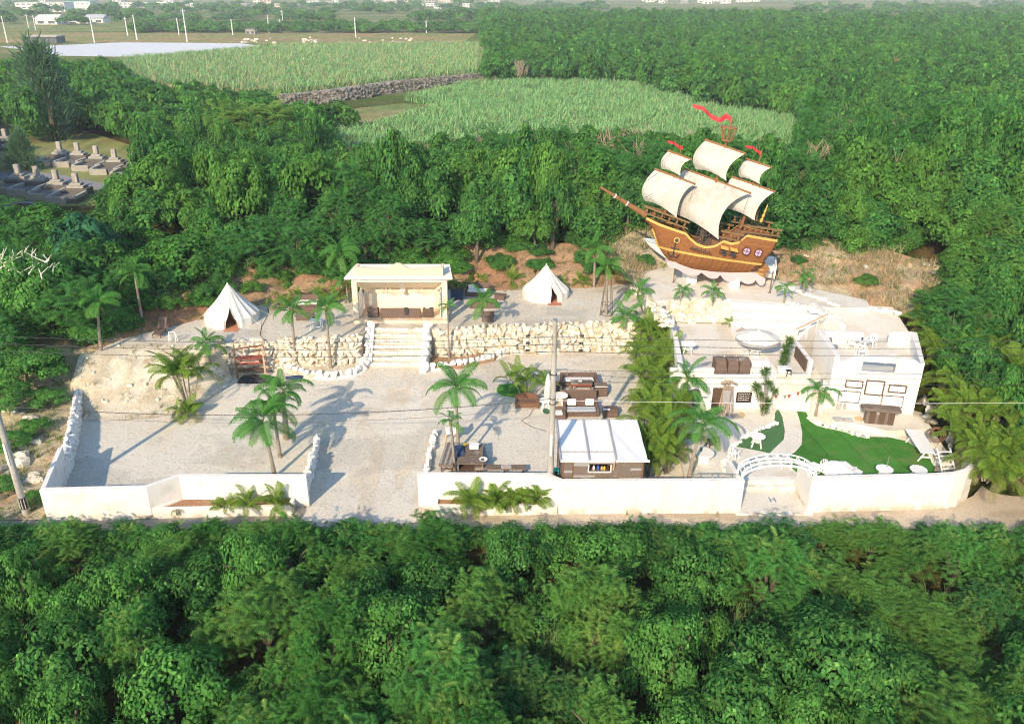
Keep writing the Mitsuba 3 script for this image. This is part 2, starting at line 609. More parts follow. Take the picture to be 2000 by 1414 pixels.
GARD = Polygon([(10.6, 36.95), (13.35, 36.95), (13.35, 39.3), (17.0, 39.3), (17.0, 37.05), (25.4, 37.45), (26.7, 38.6), (28.2, 47.5), (24.6, 50.5), (11.8, 50.5)])
BOAT = Polygon([(11.6, 65.0), (12.1, 57.9), (15.0, 58.6), (18.5, 58.3), (25.0, 56.5), (27.8, 56.5), (28.2, 58.2), (24.0, 61.5), (21.0, 64.8), (15.0, 66.5)])
UPR = Polygon([(21.9, 47.6), (27.0, 46.6), (29.0, 52), (30.6, 57.8), (27.0, 58.8), (24.0, 57.5), (23.2, 53)])
PROP = shapely.union_all([Polygon([(-26.2, 35.7), (28, 35.7), (28, 41), (-26.2, 41)]), TERR.buffer(0.6), YARD.buffer(0.3), GARD.buffer(0.3), BOAT.buffer(0.3), UPR.buffer(0.5), Polygon([(11, 46), (29, 46), (29, 58), (11, 60)])])


def terrain_z(x, y):
    x, y = np.asarray(x, float), np.asarray(y, float)
    g = np.interp(y, [-200, 26, 31, 34.4, 35.3, 38, 44, 56, 66, 72, 88, 100, 140, 4000], [-3, -3, -2.4, -0.6, -0.06, -0.06, 0.4, 2.0, 2.6, 4.8, 3.6, 1.3, 1, 1])
    r = np.interp(y, [-200, 26, 31, 34.4, 35.3, 38, 44, 56, 66, 72, 95, 140, 4000], [-3, -3, -2.4, -0.6, -0.06, -0.06, 0.5, 3.4, 4.8, 6.3, 5.0, 1, 1])
    w = np.clip((x - 8) / 12, 0, 1)
    z = g * (1 - w) + r * w
    z = z + 1.2 * np.exp(-((x + 33) / 5.5) ** 2 - ((y - 57) / 5.0) ** 2)
    n = meshkit.fbm(np.stack([x * 0.22, y * 0.22, x * 0], -1), 4, 3) - 0.5
    amp = np.clip((np.abs(y - 36.4) - 1.2) / 3, 0, 1) * np.where(y > 160, 0.4, 1.0)
    return z + 1.1 * n * amp


xs = np.r_[-3500, -2000, -1200, -700, -400, -250, np.arange(-150, -60, 3.0), np.arange(-60, 60.1, 0.6), np.arange(63, 151, 3.0), 250, 400, 700, 1200, 2000, 3500]
ys = np.r_[-150, -60, -20, 0, np.arange(10, 90, 0.6), np.arange(90, 300, 3.0), 350, 450, 600, 900, 1400, 2200, 4000]
GX, GY = np.meshgrid(xs, ys, indexing='ij')
GZZ = terrain_z(GX, GY)
inside = shapely.contains_xy(PROP.buffer(0.2), GX.ravel(), GY.ravel()).reshape(GX.shape)
GZZ = np.where(inside, np.minimum(GZZ, -0.35), GZZ)
struct('ground', grid(np.stack([GX, GY, GZZ], -1)), 'ground_cover', smooth=True)


def ong(px, py):
    """Where the photograph's pixel meets the natural terrain."""
    z = 1.0
    for _ in range(60):
        p = at(px, py, z)
        z += .5 * (gz(p[0], p[1]) - z)
    return at(px, py, z)


def gz(x, y):
    return float(terrain_z(np.array([x]), np.array([y]))[0])


# road strip along the front wall, its edge towards the thicket uneven
e = np.linspace(-70, 34, 140)
edge = [(x, 35.35 + 0.35 * (meshkit.noise(np.array([[x * 0.6, 1.0, 0.0]]))[0] - 0.5) + 0.25 * (meshkit.noise(np.array([[x * 2.3, 5.0, 0.0]]))[0] - 0.5)) for x in e]
struct('road', prism(edge + [(34, 41.0), (29.0, 40.5), (26.9, 38.5), (25.4, 37.7), (-4.0, 38.0), (-24, 37.8), (-26, 37.3), (-70, 37.3)], -0.4, 0.0), 'road_surface')

# lower yard: three flat strips joined in one gravel slab
mesh = []
for y0, y1 in ((30, 40), (40, 55.5), (55.5, 60)):
    s = YARD.intersection(sbox(-99, y0, 99, y1))
    v, f = prism(s, -0.5, 0.0)
    top = v[:, 2] > -0.1
    v[top, 2] = [yardz(0, y) for y in v[top, 1]]
    mesh.append((v, f))
struct('lower_yard', cat(*mesh), 'gravel')
struct('upper_terrace', prism(TERR, TZ - 3.1, TZ), 'gravel')
struct('garden_paving', prism(GARD, -0.3, GZ), 'cream_concrete')
struct('boat_terrace', prism(BOAT, BZ - 4.9, BZ), 'cream_concrete')
struct('hill_path', loft([(24.0, 53.0, RZ + .004), (29.4, 52.6, RZ + .004)], [(24.9, 57.4, BZ - .01), (30.0, 57.6, BZ - .35)], 14, 14), 'cream_concrete')

# sandy slope between the left end of the terrace and the yard
lo = [on(*p) for p in [(120, 806), (160, 822), (215, 822), (290, 818), (360, 806), (425, 772), (455, 742)]]
hi = [at(*p, TZ + 0.015) for p in [(160, 690), (182, 690), (235, 675), (300, 670), (360, 674), (400, 672), (428, 666)]]
lo_slope, hi_slope = lo, hi
v, f = loft(lo, hi, 70, 36, bump=0.26, seed=4, ease=lambda t: t * t * (3 - 2 * t))
v[:, 2] += 0.03
struct('sandy_slope', (v, f), 'sandy_earth', smooth=True)
# planted soil beds at the foot of the stone walls
bed1 = [at(*p, 0.75) for p in [(560, 722), (600, 735), (690, 725), (712, 700), (705, 668), (560, 690)]]
struct('soil_bed', prism([tuple(p[:2]) for p in bed1], 0.2, 0.82), 'sandy_earth')
bed2 = [at(*p, 0.75) for p in [(838, 718), (900, 716), (965, 702), (992, 684), (985, 668), (850, 680)]]
struct('soil_bed', prism([tuple(p[:2]) for p in bed2], 0.2, 0.80), 'red_soil')

# banks of bare soil behind the terrace and behind the boat
back = [at(*p, TZ) for p in terr_back]
SOIL_A = resample(back, 60)
SOIL_B = SOIL_A + np.stack([SOIL_A[:, 0] * 0.02, np.full(60, 5.5), np.full(60, 2.35)], 1)
SOIL_A = SOIL_A - np.array([0, 0.35, 0.05])
v, f = loft(SOIL_B, SOIL_A, 110, 22, bump=0.55, seed=9)
struct('soil_bank', (v, f), 'red_soil', smooth=True)
DRY_A = [at(*p, BZ) for p in [(1238, 556), (1258, 530)]] + [np.array(q) for q in [(14.9, 66.4, BZ), (21, 64.8, BZ), (24, 61.5, BZ), (28.2, 58.2, BZ - 0.4), (30.8, 57.4, RZ), (31.5, 54, RZ)]]
DRY_B = [np.array(q) for q in [(9.5, 69, 5.2), (12, 71, 6.2), (17, 72.5, 6.6), (24, 72, 6.9), (30, 68, 6.6), (36, 62, 5.8), (37, 58, 5.2), (37, 53, 4.6)]]
v, f = loft(DRY_B, DRY_A, 110, 26, bump=0.6, seed=21)
struct('dry_bank', (v, f), 'dry_grass_soil', smooth=True)

# rough ground outside the left wall and beyond the left end of the terrace
n_ = 40
ra = np.array([[-24.4, 36.2, 0], [-25.45, 40.8, .1], [-27.3, 45, .3], [-28.3, 48.4, .6], [-28.6, 50.6, 1.5], [-28.4, 53.0, 2.6], [-28.8, 57.2, 2.74], [-25.5, 61.5, 2.75]])
rb = np.array([[-32, 36.2, 0], [-33, 41, .0], [-35, 46, .0], [-37, 51, .0], [-38, 57, .0], [-37, 63, .0], [-31, 66, .0]])
rb[:, 2] = terrain_z(rb[:, 0], rb[:, 1]) + .1
v, f = loft(rb, ra, 120, 40, bump=.2, seed=33)
v[:, 2] = np.maximum(v[:, 2], terrain_z(v[:, 0], v[:, 1]) + .1)
struct('rough_ground', (v, f), 'dry_grass_soil', smooth=True)
# ================================================================ BOUNDARY WALL AND STONE WALLS
WH, WT = 2.1, 0.26


def wall_mesh(pts, z0, z1, t=WT):
    return prism(LineString(pts).buffer(t / 2, cap_style=2, join_style=2), z0, z1)


wl = thing('boundary_wall', 'cream painted boundary wall with a slanted jog, left of the gravel driveway', 'wall')
wpts = [(-24.15, 36.2), (-18.65, 36.45), (-17.3, 37.55), (-10.35, 37.55)]
part(wl, 'front_face', wall_mesh(wpts, -0.2, 2.0), 'white_paint')
part(wl, 'side_wing', wall_mesh([(-24.1, 36.36), (-25.25, 40.6)], -0.2, 1.95, 0.24), 'white_paint')
wr = thing('boundary_wall', 'long cream boundary wall between the driveway and the arched gate', 'wall')
part(wr, 'front_face', wall_mesh([(-4.3, 37.58), (2.72, 37.5), (3.5, 36.9), (13.3, 36.98)], -0.2, 2.1), 'white_paint')
wg = thing('boundary_wall', 'cream boundary wall right of the arched gate, curving back at its end', 'wall')
cv = [(16.95, 37.06), (23.6, 37.32), (24.8, 37.45), (25.6, 37.75), (26.3, 38.3), (26.75, 39.1), (26.95, 40.0)]
part(wg, 'front_face', wall_mesh(cv, -0.2, 2.2), 'white_paint')
# gate jambs run back from the wall ends
part(wr, 'gate_jamb', wall_mesh([(13.18, 37.12), (13.1, 39.2)], 0, 1.9, 0.24), 'white_paint')
part(wg, 'gate_jamb', wall_mesh([(17.08, 37.2), (17.15, 39.2)], 0, 1.9, 0.24), 'white_paint')

# rough whitewashed stone walls: along the left side and on both sides of the driveway
side = thing('stone_wall', 'whitewashed rough stone wall along the left edge of the gravel yard', 'wall')
ps = [(-25.3, 40.75), (-26.35, 43.8), (-27.5, 46.8), (-28.5, 49.4)]
part(side, 'core', wall_mesh(ps, -0.1, 1.15, 0.34), 'whitewashed_stone')
for k, (x, y) in enumerate(resample(ps, 26)):
    for z in (0.3, 0.7, 1.05):
        stone_part(side, (x + 0.14, y + R.uniform(-.1, .1), z + R.uniform(-.05, .05)), (0.36, 0.42, 0.44), 'whitewashed_stone')
    stone_part(side, (x - 0.08, y, 1.22), (0.4, 0.42, 0.4), 'whitewashed_stone')


def rubble(k, pts, h, m='whitewashed_stone', s=0.4, w=0.3, core=True, rows=None):
    pts = np.asarray(pts, float)
    L = LineString(pts[:, :2]).length
    n = max(3, int(L / (s * 0.82)))
    q = resample(pts, n)
    if core:
        part(k, 'core', cat(*[tube([a - [0, 0, .1], b - [0, 0, .1]], [h * 0.45, h * 0.45], 6) for a, b in zip(q[:-1], q[1:])]) if h < 0.6 else
             thick(np.stack([q - [0, 0, 0.1], q + [0, 0, h - 0.12]], 0), w * 0.7, (0.3, 1, 0)), m)
    rows = rows or max(1, int(round(h / (s * 0.78))))
    for i in range(n):
        for r in range(rows):
            z = q[i, 2] + (r + 0.5) * h / rows
            stone_part(k, (q[i, 0] + R.uniform(-.06, .06), q[i, 1] + R.uniform(-.06, .06), z), (s * R.uniform(.85, 1.2), (w + .1) * R.uniform(.85, 1.15), h / rows * R.uniform(1.0, 1.3)), m, rz=R.uniform(0, 6))


k = thing('stone_wall', 'whitewashed rough stone wall tapering back along the left side of the driveway', 'wall')
q = [on(603, 960), on(612, 915), on(622, 868)]
q[0][1] = 37.75
for a, b, hh in ((q[0], q[1], 1.15), (q[1], q[2], 0.75)):
    rubble(k, np.array([a, b]), hh)
k = thing('stone_wall', 'low whitewashed stone wall on the right side of the driveway, beside the benches', 'wall')
q = [on(835, 925), on(842, 880), on(850, 853)]
rubble(k, np.array(q), 0.45, s=0.42)

# stone borders of the two planted beds, and the stair's side walls
k = thing('stone_border', 'curved whitewashed stone border round the planted bed left of the stairs', 'wall')
rubble(k, np.array([on(*p) for p in [(560, 722), (592, 736), (640, 740), (690, 735), (712, 722)]]), 0.58, s=0.56, w=0.45, rows=1)
k = thing('stone_border', 'curved whitewashed stone border round the planted bed right of the stairs', 'wall')
rubble(k, np.array([on(*p) for p in [(832, 722), (870, 722), (925, 712), (965, 702), (990, 690), (992, 680)]]), 0.58, s=0.56, w=0.45, rows=1)

for nm, a, b in (('left', on(716, 716), at(722, 640, TZ)), ('right', on(830, 728), at(838, 642, TZ))):
    k = thing('stair_wall', f'whitewashed rough stone side wall on the {nm} of the stairs to the pavilion', 'wall')
    P = np.linspace(a, b, 13)
    part(k, 'core', thick(np.stack([P - [0, 0, 0.6], P + [0, 0, 0.42]], 0), 0.4, (1 if nm == 'left' else -1, 0, 0)), 'whitewashed_stone')
    for i in range(13):
        for r in range(3):
            stone_part(k, P[i] + [R.uniform(-.1, .12), R.uniform(-.1, .1), -0.35 + r * 0.36], (0.46, 0.46, 0.46), 'whitewashed_stone', rz=R.uniform(0, 6))
    if nm == 'left':
        for i in range(9):
            stone_part(k, a + [R.uniform(-.75, .1), R.uniform(-.3, .5), R.uniform(.1, .6)], (0.6, 0.5, 0.5), 'whitewashed_stone', rz=R.uniform(0, 6))

# stairs
st = thing('staircase', 'wide gravel stairs edged with white stones, rising to the cream pavilion', 'stairs')
A, B = on(780, 718), at(780, 640, TZ)
xl0, xr0, xl1, xr1 = on(724, 718)[0], on(826, 718)[0], at(727, 640, TZ)[0], at(834, 640, TZ)[0]
NS = 7
for i in range(NS):
    t0, t1 = i / NS, (i + 1) / NS
    y0, y1, z1 = A[1] + (B[1] - A[1]) * t0, A[1] + (B[1] - A[1]) * t1, A[2] + (TZ - A[2]) * t1
    part(st, 'step', bx(xl0 + (xl1 - xl0) * t0, xr0 + (xr1 - xr0) * t0, y0 + 0.1, B[1] + 0.6, 0.1, z1 - 0.012 if i == NS - 1 else z1), 'gravel')
    x = xl0 + (xl1 - xl0) * t0 + 0.15
    while x < xr0 + (xr1 - xr0) * t0 - 0.15:
        s = R.uniform(.28, .55)
        if R.random() < 0.93:
            stone_part(st, (x + s / 2, y0 + 0.12 + R.uniform(-.03, .05), z1 - 0.09), (s * 1.25, 0.24, 0.27), 'whitewashed_stone', name='edging_stone')
        x += s


# retaining walls of pale limestone: battered face, stones laid in uneven courses
def retaining(k, base, top, s, core_depth=0.5):
    n = 60
    a, b = resample(base, n), resample(top, n)
    a[:, 1] = np.minimum(a[:, 1], b[:, 1] - .45)
    part(k, 'core', thick(np.stack([a + [0, .12, -.3], b + [0, .12, -.05]], 0), core_depth, (0, 1, 0)), 'sandy_earth')
    L = np.linalg.norm(np.diff(a, axis=0), axis=1).sum()
    hgt = np.linalg.norm(b - a, axis=1).mean()
    rows = max(2, int(round(hgt / (s * 0.80))))
    for r in range(rows):
        x = R.uniform(0, s)
        while x < L:
            w = s * R.uniform(0.7, 1.55)
            u = np.clip((x + w / 2) / L, 0, 1) * (n - 1)
            i, fr = int(min(u, n - 2)), 0
            fr = u - i
            A_, B_ = a[i] * (1 - fr) + a[i + 1] * fr, b[i] * (1 - fr) + b[i + 1] * fr
            t = (r + 0.5 + R.uniform(-.12, .12)) / rows
            p = A_ * (1 - t) + B_ * t
            stone_part(k, p + [0, R.uniform(-.06, .12), 0], (w * 1.3, R.uniform(.5, .75), hgt / rows * R.uniform(1.25, 1.6)), 'limestone', rz=R.uniform(-.4, .4))
            x += w
    for i in range(0, n, 2):
        if R.random() < 0.6:
            stone_part(k, b[i] + [0, .15, .08], (R.uniform(.35, .6), .4, .35), 'limestone', rz=R.uniform(0, 6))


k = thing('retaining_wall', 'pale limestone rubble retaining wall left of the stairs', 'stone wall')
retaining(k, [on(402, 742), on(470, 722), on(550, 708), on(625, 706), on(705, 700)], [at(*p, TZ) for p in [(425, 672), (510, 668), (600, 664), (690, 660), (702, 657)]], 0.43)
k = thing('retaining_wall', 'long pale limestone rubble retaining wall right of the stairs, behind the utility pole', 'stone wall')
retaining(k, [on(848, 702), on(900, 698), on(1000, 692), on(1100, 688), on(1232, 684)], [at(*p, TZ) for p in [(852, 648), (960, 640), (1100, 635), (1180, 632), (1238, 630)]], 0.43)
# rubble slope beside the hedge up to the boat terrace
k = thing('rock_pile', 'pale rubble rocks on the slope between the terrace and the boat', 'rocks')
for i in range(120):
    u, t = R.random(), R.random()
    p = at(1235 + 55 * u + 22 * t, 556 + 75 * u + R.uniform(-10, 10), 2.75 + 1.7 * t)
    stone_part(k, p, np.array([R.uniform(.3, .9), R.uniform(.3, .8), R.uniform(.25, .6)]), 'limestone' if R.random() < .5 else 'whitewashed_stone', rz=R.uniform(0, 6), name='rock')
# whitewashed rocks along the path beside the boat terrace and the dry bank
k = thing('stone_border', 'line of white rocks edging the path below the dry grass bank', 'stones')
for a, b, n in (((1530, 560), (1640, 598), 22), ((1640, 598), (1760, 612), 22), ((1540, 592), (1600, 610), 10), ((1600, 610), (1640, 624), 8)):
    for i in range(n):
        t = i / n
        p = at(a[0] + (b[0] - a[0]) * t + R.uniform(-3, 3), a[1] + (b[1] - a[1]) * t + R.uniform(-2, 2), BZ - 0.3 * (a[0] > 1600))
        stone_part(k, p, np.array([R.uniform(.3, .6), R.uniform(.3, .5), R.uniform(.25, .45)]), 'whitewashed_stone', rz=R.uniform(0, 6))
# loose boulders beside the left pole and on the soil banks
for i in range(26):
    px, py = R.uniform(0, 80), R.uniform(820, 1000)
    p = at(px, py, 0.1)
    p[2] = gz(p[0], p[1]) + 0.05
    solo('boulder', _STONES[i % 10], 'limestone' if i % 3 else 'grey_stone', 'pale limestone boulder on the rough ground outside the left boundary wall', 'rock', 'boulders left of the boundary wall',
         to_world=M4(p, rz=R.uniform(0, 6), s=np.array([R.uniform(.25, .7), R.uniform(.25, .6), R.uniform(.2, .45)])))
# concrete planters in front of the wall
pl = thing('planter', 'long cream planter trough of red soil in front of the left boundary wall', 'planter')
part(pl, 'rim', prism(Polygon([(-18.9, 36.35), (-11.1, 36.65), (-11.1, 37.4), (-17.35, 37.4), (-18.5, 36.6)]).difference(Polygon([(-18.2, 36.55), (-11.3, 36.82), (-11.3, 37.45), (-17.2, 37.45)])), -0.1, 0.62), 'white_paint')
part(pl, 'soil', prism([(-18.15, 36.56), (-11.31, 36.83), (-11.31, 37.41), (-17.25, 37.41)], 0, 0.5), 'red_soil')
pr = thing('planter', 'long cream planter trough of red soil between the driveway and the utility pole', 'planter')
part(pr, 'rim', prism(Polygon([(-3.45, 36.6), (3.3, 36.72), (2.75, 37.36), (-3.45, 37.42)]).difference(Polygon([(-3.2, 36.82), (2.9, 36.9), (2.6, 37.5), (-3.2, 37.5)])), -0.1, 0.62), 'white_paint')
part(pr, 'soil', prism([(-3.19, 36.83), (2.85, 36.91), (2.62, 37.35), (-3.19, 37.41)], 0, 0.5), 'red_soil')
# ================================================================ PAVILION
def polyline_arc(cx, cz, r, a0, a1, n):
    return [(cx + r * math.cos(a), cz + r * math.sin(a)) for a in np.linspace(a0, a1, n)]


pv = thing('pavilion', 'cream open-front pavilion with coral stone columns and curved parapet above the stairs', 'pavilion')
X0, X1, Y0, PZ = -10.98, -3.72, 58.0, 2.95
part(pv, 'platform', bx(X0, X1, Y0 - 0.15, Y0 + 3.2, TZ - 0.3, PZ), 'coral_tile')
for x in (X0 + 0.22, X1 - 0.22):
    part(pv, 'column', cbx(x - 0.21, x + 0.21, Y0, Y0 + 0.42, PZ, 5.98, 0.03), 'coral_tile')
for x in (X0 + 0.72, X1 - 0.95):
    part(pv, 'column', cbx(x - 0.16, x + 0.16, Y0 + 2.15, Y0 + 2.47, PZ, 5.0, 0.03), 'coral_tile')
part(pv, 'back_wall', bx(X0 + 1.1, X1 - 1.15, Y0 + 2.5, Y0 + 2.68, PZ, 4.62), 'plaster_cream')
# shell ceiling, falling to the back
ce = np.array([[[X0 + 0.25, Y0 + 0.4, 5.98], [X1 - 0.25, Y0 + 0.4, 5.98]], [[X0 + 1.0, Y0 + 2.66, 4.52], [X1 - 1.05, Y0 + 2.66, 4.52]]])
part(pv, 'ceiling', thick(ce, 0.18, (0, 0.3, 1)), 'ceiling_cream')
for xa, xb in ((X0 + 0.25, X0 + 1.0), (X1 - 0.25, X1 - 1.05)):
    part(pv, 'side_beam', bar((xa, Y0 + 0.42, 5.80), (xb, Y0 + 2.6, 4.42), 0.28, 0.3), 'ceiling_cream')
part(pv, 'back_beam', bx(X0 + 1.0, X1 - 1.05, Y0 + 2.36, Y0 + 2.49, 4.28, 4.6), 'ceiling_cream')
part(pv, 'front_beam', bx(X0 + 0.05, X1 - 0.05, Y0 - 0.02, Y0 + 0.40, 5.98, 6.32), 'plaster_cream')
part(pv, 'cornice', prism([(X0 - 0.42, Y0 - 0.4), (X1 + 0.42, Y0 - 0.4), (X1 + 0.05, Y0 + 2.9), (X0 - 0.05, Y0 + 2.9)], 6.32, 6.47), 'plaster_cream')
mx = (X0 + X1) / 2
prof = [(X0 + 0.3, 6.4), (X0 + 0.3, 7.16), (X0 + 0.62, 7.18)] + [(X0 + 0.62 + i / 12 * 2.0, 7.18 - 0.16 * math.sin(i / 12 * math.pi / 2)) for i in range(1, 13)]
prof += [(mx - 0.95 + i / 16 * 1.9, 7.02 + 0.46 * (0.5 - 0.5 * math.cos(i / 16 * 2 * math.pi))) for i in range(1, 16)]
prof += [(X1 - 0.62 - 2.0 + i / 12 * 2.0, 7.02 + 0.16 * (1 - math.cos(i / 12 * math.pi / 2))) for i in range(0, 13)] + [(X1 - 0.3, 7.16), (X1 - 0.3, 6.4)]
v, f = prism(prof, 0, 0.2)
part(pv, 'parapet', (np.stack([v[:, 0], Y0 - 0.05 + v[:, 2], v[:, 1]], 1), f[:, ::-1]), 'parapet_peach')
for x in (X0 + 0.3, X1 - 0.5):
    part(pv, 'parapet_end', bx(x, x + 0.2, Y0 + 0.152, Y0 + 1.4, 6.468, 7.0), 'parapet_peach')
part(pv, 'ceiling_fan', cat(bar((mx, Y0 + 1.0, 5.55), (mx, Y0 + 2.2, 4.75), 0.4, 0.08), bx(mx - .2, mx + .2, Y0 + 1.95, Y0 + 2.3, 4.42, 4.72)), 'plaster_cream')
part(pv, 'fan_motor', lathe([(0.0, -0.1), (0.16, -0.08), (0.16, 0.05), (0.0, 0.06)], 12, (mx, Y0 + 1.93, 4.5)), 'coral_tile')
for x in (X0 + 0.42, X1 - 0.62):
    part(pv, 'curtain', thick(np.array([[[x + 0.05 * math.sin(i * 2.1), Y0 + 0.5 + i * 0.11, z] for z in (PZ + .02, 3.9, 4.9)] for i in range(16)]), 0.02), 'boat_white')
mat('chandelier_gold', (0.75, 0.50, 0.33), 0.35)
for nm, x in (('left', mx - 1.25), ('right', mx + 1.25)):
    ch = thing('chandelier', f'{nm} gold chandelier hanging from the pavilion ceiling', 'chandelier', 'chandeliers of the pavilion')
    c = np.array([x, Y0 + 1.5, 4.75])
    part(ch, 'stem', tube([c + [0, 0, .55], c + [0, 0, 0]], .015, 5), 'chandelier_gold')
    part(ch, 'arms', cat(*[tube([c + [0, 0, 0], c + [math.cos(a) * .2, math.sin(a) * .2, -.12], c + [math.cos(a) * .36, math.sin(a) * .36, .05]], .014, 4) for a in np.arange(8) * math.pi / 4]), 'chandelier_gold')
    part(ch, 'candles', cat(*[cyl(c[0] + math.cos(a) * .36, c[1] + math.sin(a) * .36, c[2] + .05, c[2] + .17, .025, 6) for a in np.arange(8) * math.pi / 4]), 'plaster_cream')


def sofa(k, w, d, h, m='rattan', arms=True, seat=0.38, cushions=0, cm='cushion', backh=None):
    """A rattan sofa facing -y, centred on x, its front at y=0: returns meshes to place."""
    out = [('frame', bx(-w / 2, w / 2, 0, d, 0.05, seat), m), ('backrest', cbx(-w / 2, w / 2, d - 0.16, d, seat - .003, backh or h, 0.03), m)]
    if arms:
        for s in (-1, 1):
            out.append(('armrest', cbx(s * (w / 2 - .07) - .07, s * (w / 2 - .07) + .07, 0.003, d - 0.163, seat - .003, h * 0.85, 0.02), m))
    for i in range(cushions):
        cw = (w - 0.3) / cushions
        x = -w / 2 + .15 + cw * i
        out.append(('seat_cushion', cbx(x + .02, x + cw - .02, .02, d - .18, seat + .002, seat + .14, 0.04), cm))
    return out


def build(k, parts, loc, rz=0.0, s=1.0):
    for nm, m, mt in parts:
        part(k, nm, tf(m, loc, rz, s), mt)


k = thing('sofa', 'long dark rattan sofa at the front of the pavilion, seen from behind', 'sofa')
build(k, [('backrest', cbx(-1.55, 1.55, 0, .14, 0.0, .82, .03), 'rattan'), ('seat', bx(-1.5, 1.5, .143, .75, .05, .4), 'rattan')], (mx - 0.05, Y0 + .32, PZ))
k = thing('armchair', 'dark rattan armchair left of the long sofa in the pavilion', 'armchair')
build(k, sofa(k, .8, .75, .72, 'rattan'), (mx - 2.2, Y0 + 1.15, PZ), math.pi)
k = thing('armchair', 'dark wooden armchair right of the long sofa in the pavilion', 'armchair')
build(k, sofa(k, .8, .75, .72, 'dark_wood'), (mx + 2.05, Y0 + 1.15, PZ), math.pi)
k = thing('speaker', 'black speaker standing on the long sofa in the pavilion', 'speaker')
part(k, 'cabinet', cbx(mx + .25, mx + .55, Y0 + .19, Y0 + .316, PZ + .3, PZ + .92, .05), 'dark_metal')
k = thing('side_table', 'small white side table with a dark bowl at the right column of the pavilion', 'table')
part(k, 'table_top', lathe([(0, .5), (.2, .5), (.2, .54), (0, .54)], 14, (X1 - 1.35, Y0 + .7, PZ)), 'plastic_white')
part(k, 'pedestal', lathe([(.14, 0), (.05, .06), (.05, .497)], 10, (X1 - 1.35, Y0 + .7, PZ)), 'plastic_white')
part(k, 'bowl', lathe([(0.02, .542), (.16, .62), (.18, .68), (.0, .62)], 10, (X1 - 1.35, Y0 + .7, PZ)), 'dark_metal')

# ================================================================ BELL TENTS
def tent(px, py, rad, h, open_w, label, flap, az=-1.35):
    c = at(px, py, TZ) + [0, rad * 0.9, 0]
    k = thing('bell_tent', label, 'tent', 'bell tents on the terrace')
    n = 16
    th = np.arange(n) * 2 * math.pi / n + az
    wall = 0.62
    ring = np.stack([c[0] + rad * np.cos(th), c[1] + rad * np.sin(th)], 1)
    apex = c + [0, 0, h]
    P = []
    for i in range(n * 4 + 1):
        a = i / 4
        i0 = int(a) % n
        fr = a - int(a)
        q = ring[i0] * (1 - fr) + ring[(i0 + 1) % n] * fr
        sag = 0.10 * math.sin(fr * math.pi)
        col = [np.array([q[0], q[1], TZ + 0.0])]
        col.append(np.array([c[0] + (q[0] - c[0]) * (1 - .3 * sag), c[1] + (q[1] - c[1]) * (1 - .3 * sag), TZ + wall - sag * .3]))
        for t in np.linspace(0.12, 1, 7):
            b = col[1] * (1 - t) + apex * t
            b[2] -= 0.16 * math.sin(t * math.pi) + sag * 0.7 * (1 - t)
            col.append(b)
        P.append(col)
    P = np.array(P)
    # door opening: leave out the columns of one panel in the lower half
    dd = open_w
    keepA = P[dd:-dd if dd else None]
    part(k, 'canvas', thick(keepA, 0.015), 'canvas', smooth=25)
    up = np.concatenate([P[-dd - 1:], P[1:dd + 1]], 0)
    part(k, 'door_hood', thick(up[:, 4:], 0.016), 'canvas', smooth=25)
    for s, cols in ((0, up[:dd + 1]), (1, up[dd:][::-1])):
        lo = cols[:, :5].copy()
        g = np.linspace(0, 1, dd + 1)[:, None, None]
        fold = lo[:1] * (1 - 0.45 * g * np.linspace(1, 0, 5)[None, :, None]) + lo * (0.45 * g * np.linspace(1, 0, 5)[None, :, None])
        fold = lo * 1.0
        fold[:, :] = lo[0][None] + (lo - lo[0][None]) * (np.linspace(0.3, 1.0, 5) ** 1.4)[None, :, None]
        fold[:, :, 1] -= 0.05 * np.sin(np.arange(dd + 1) * 2.2)[:, None]
        part(k, 'door_flap', thick(fold, 0.015), 'canvas', smooth=25)
    d0 = np.array([math.cos(az), math.sin(az), 0])
    part(k, 'groundsheet', prism(Point(c[0], c[1]).buffer(rad * 0.97, 16), TZ + .006, TZ + .02), 'rug_red')
    part(k, 'doormat', bx(c[0] + d0[0] * rad - .55, c[0] + d0[0] * rad + .55, c[1] + d0[1] * rad - .5, c[1] + d0[1] * rad + .1, TZ + .021, TZ + .035), flap)
    part(k, 'centre_pole', cyl(c[0], c[1], TZ + .02, TZ + h - .05, .03, 8), 'pale_wood')
    part(k, 'inner_lining', thick(np.array([[[c[0] + dx * .55 - d0[0] * .2, c[1] + .25 + abs(dx) * .1, z] for z in (TZ + .03, TZ + 1.2)] for dx in (-1, -.4, .4, 1)]), .02), flap)
    part(k, 'finial', lathe([(0.07, -.12), (.06, 0), (.0, .06)], 8, apex), 'canvas')
    for i in range(0, n, 2):
        if i == 0:
            continue
        a = np.array([ring[i][0], ring[i][1], TZ + wall])
        o = np.array([math.cos(th[i]), math.sin(th[i]), 0])
        e = a + o * 0.95
        e[2] = TZ + .02
        part(k, 'guy_rope', tube([a, e], 0.012, 4), 'cable_white')
        part(k, 'peg', tube([e + [0, 0, .08], e - [0, 0, .05]], 0.015, 4), 'grey_metal')
    return k


tent(440, 642, 2.05, 3.0, 3, 'cream canvas bell tent with its door tied open, left of the palms on the terrace', 'rug_red', az=-1.30)
tent(1068, 592, 1.93, 2.75, 2, 'closed white bell tent with a narrow rust-coloured door gap, right of the pavilion', 'flap_rust', az=-1.25)

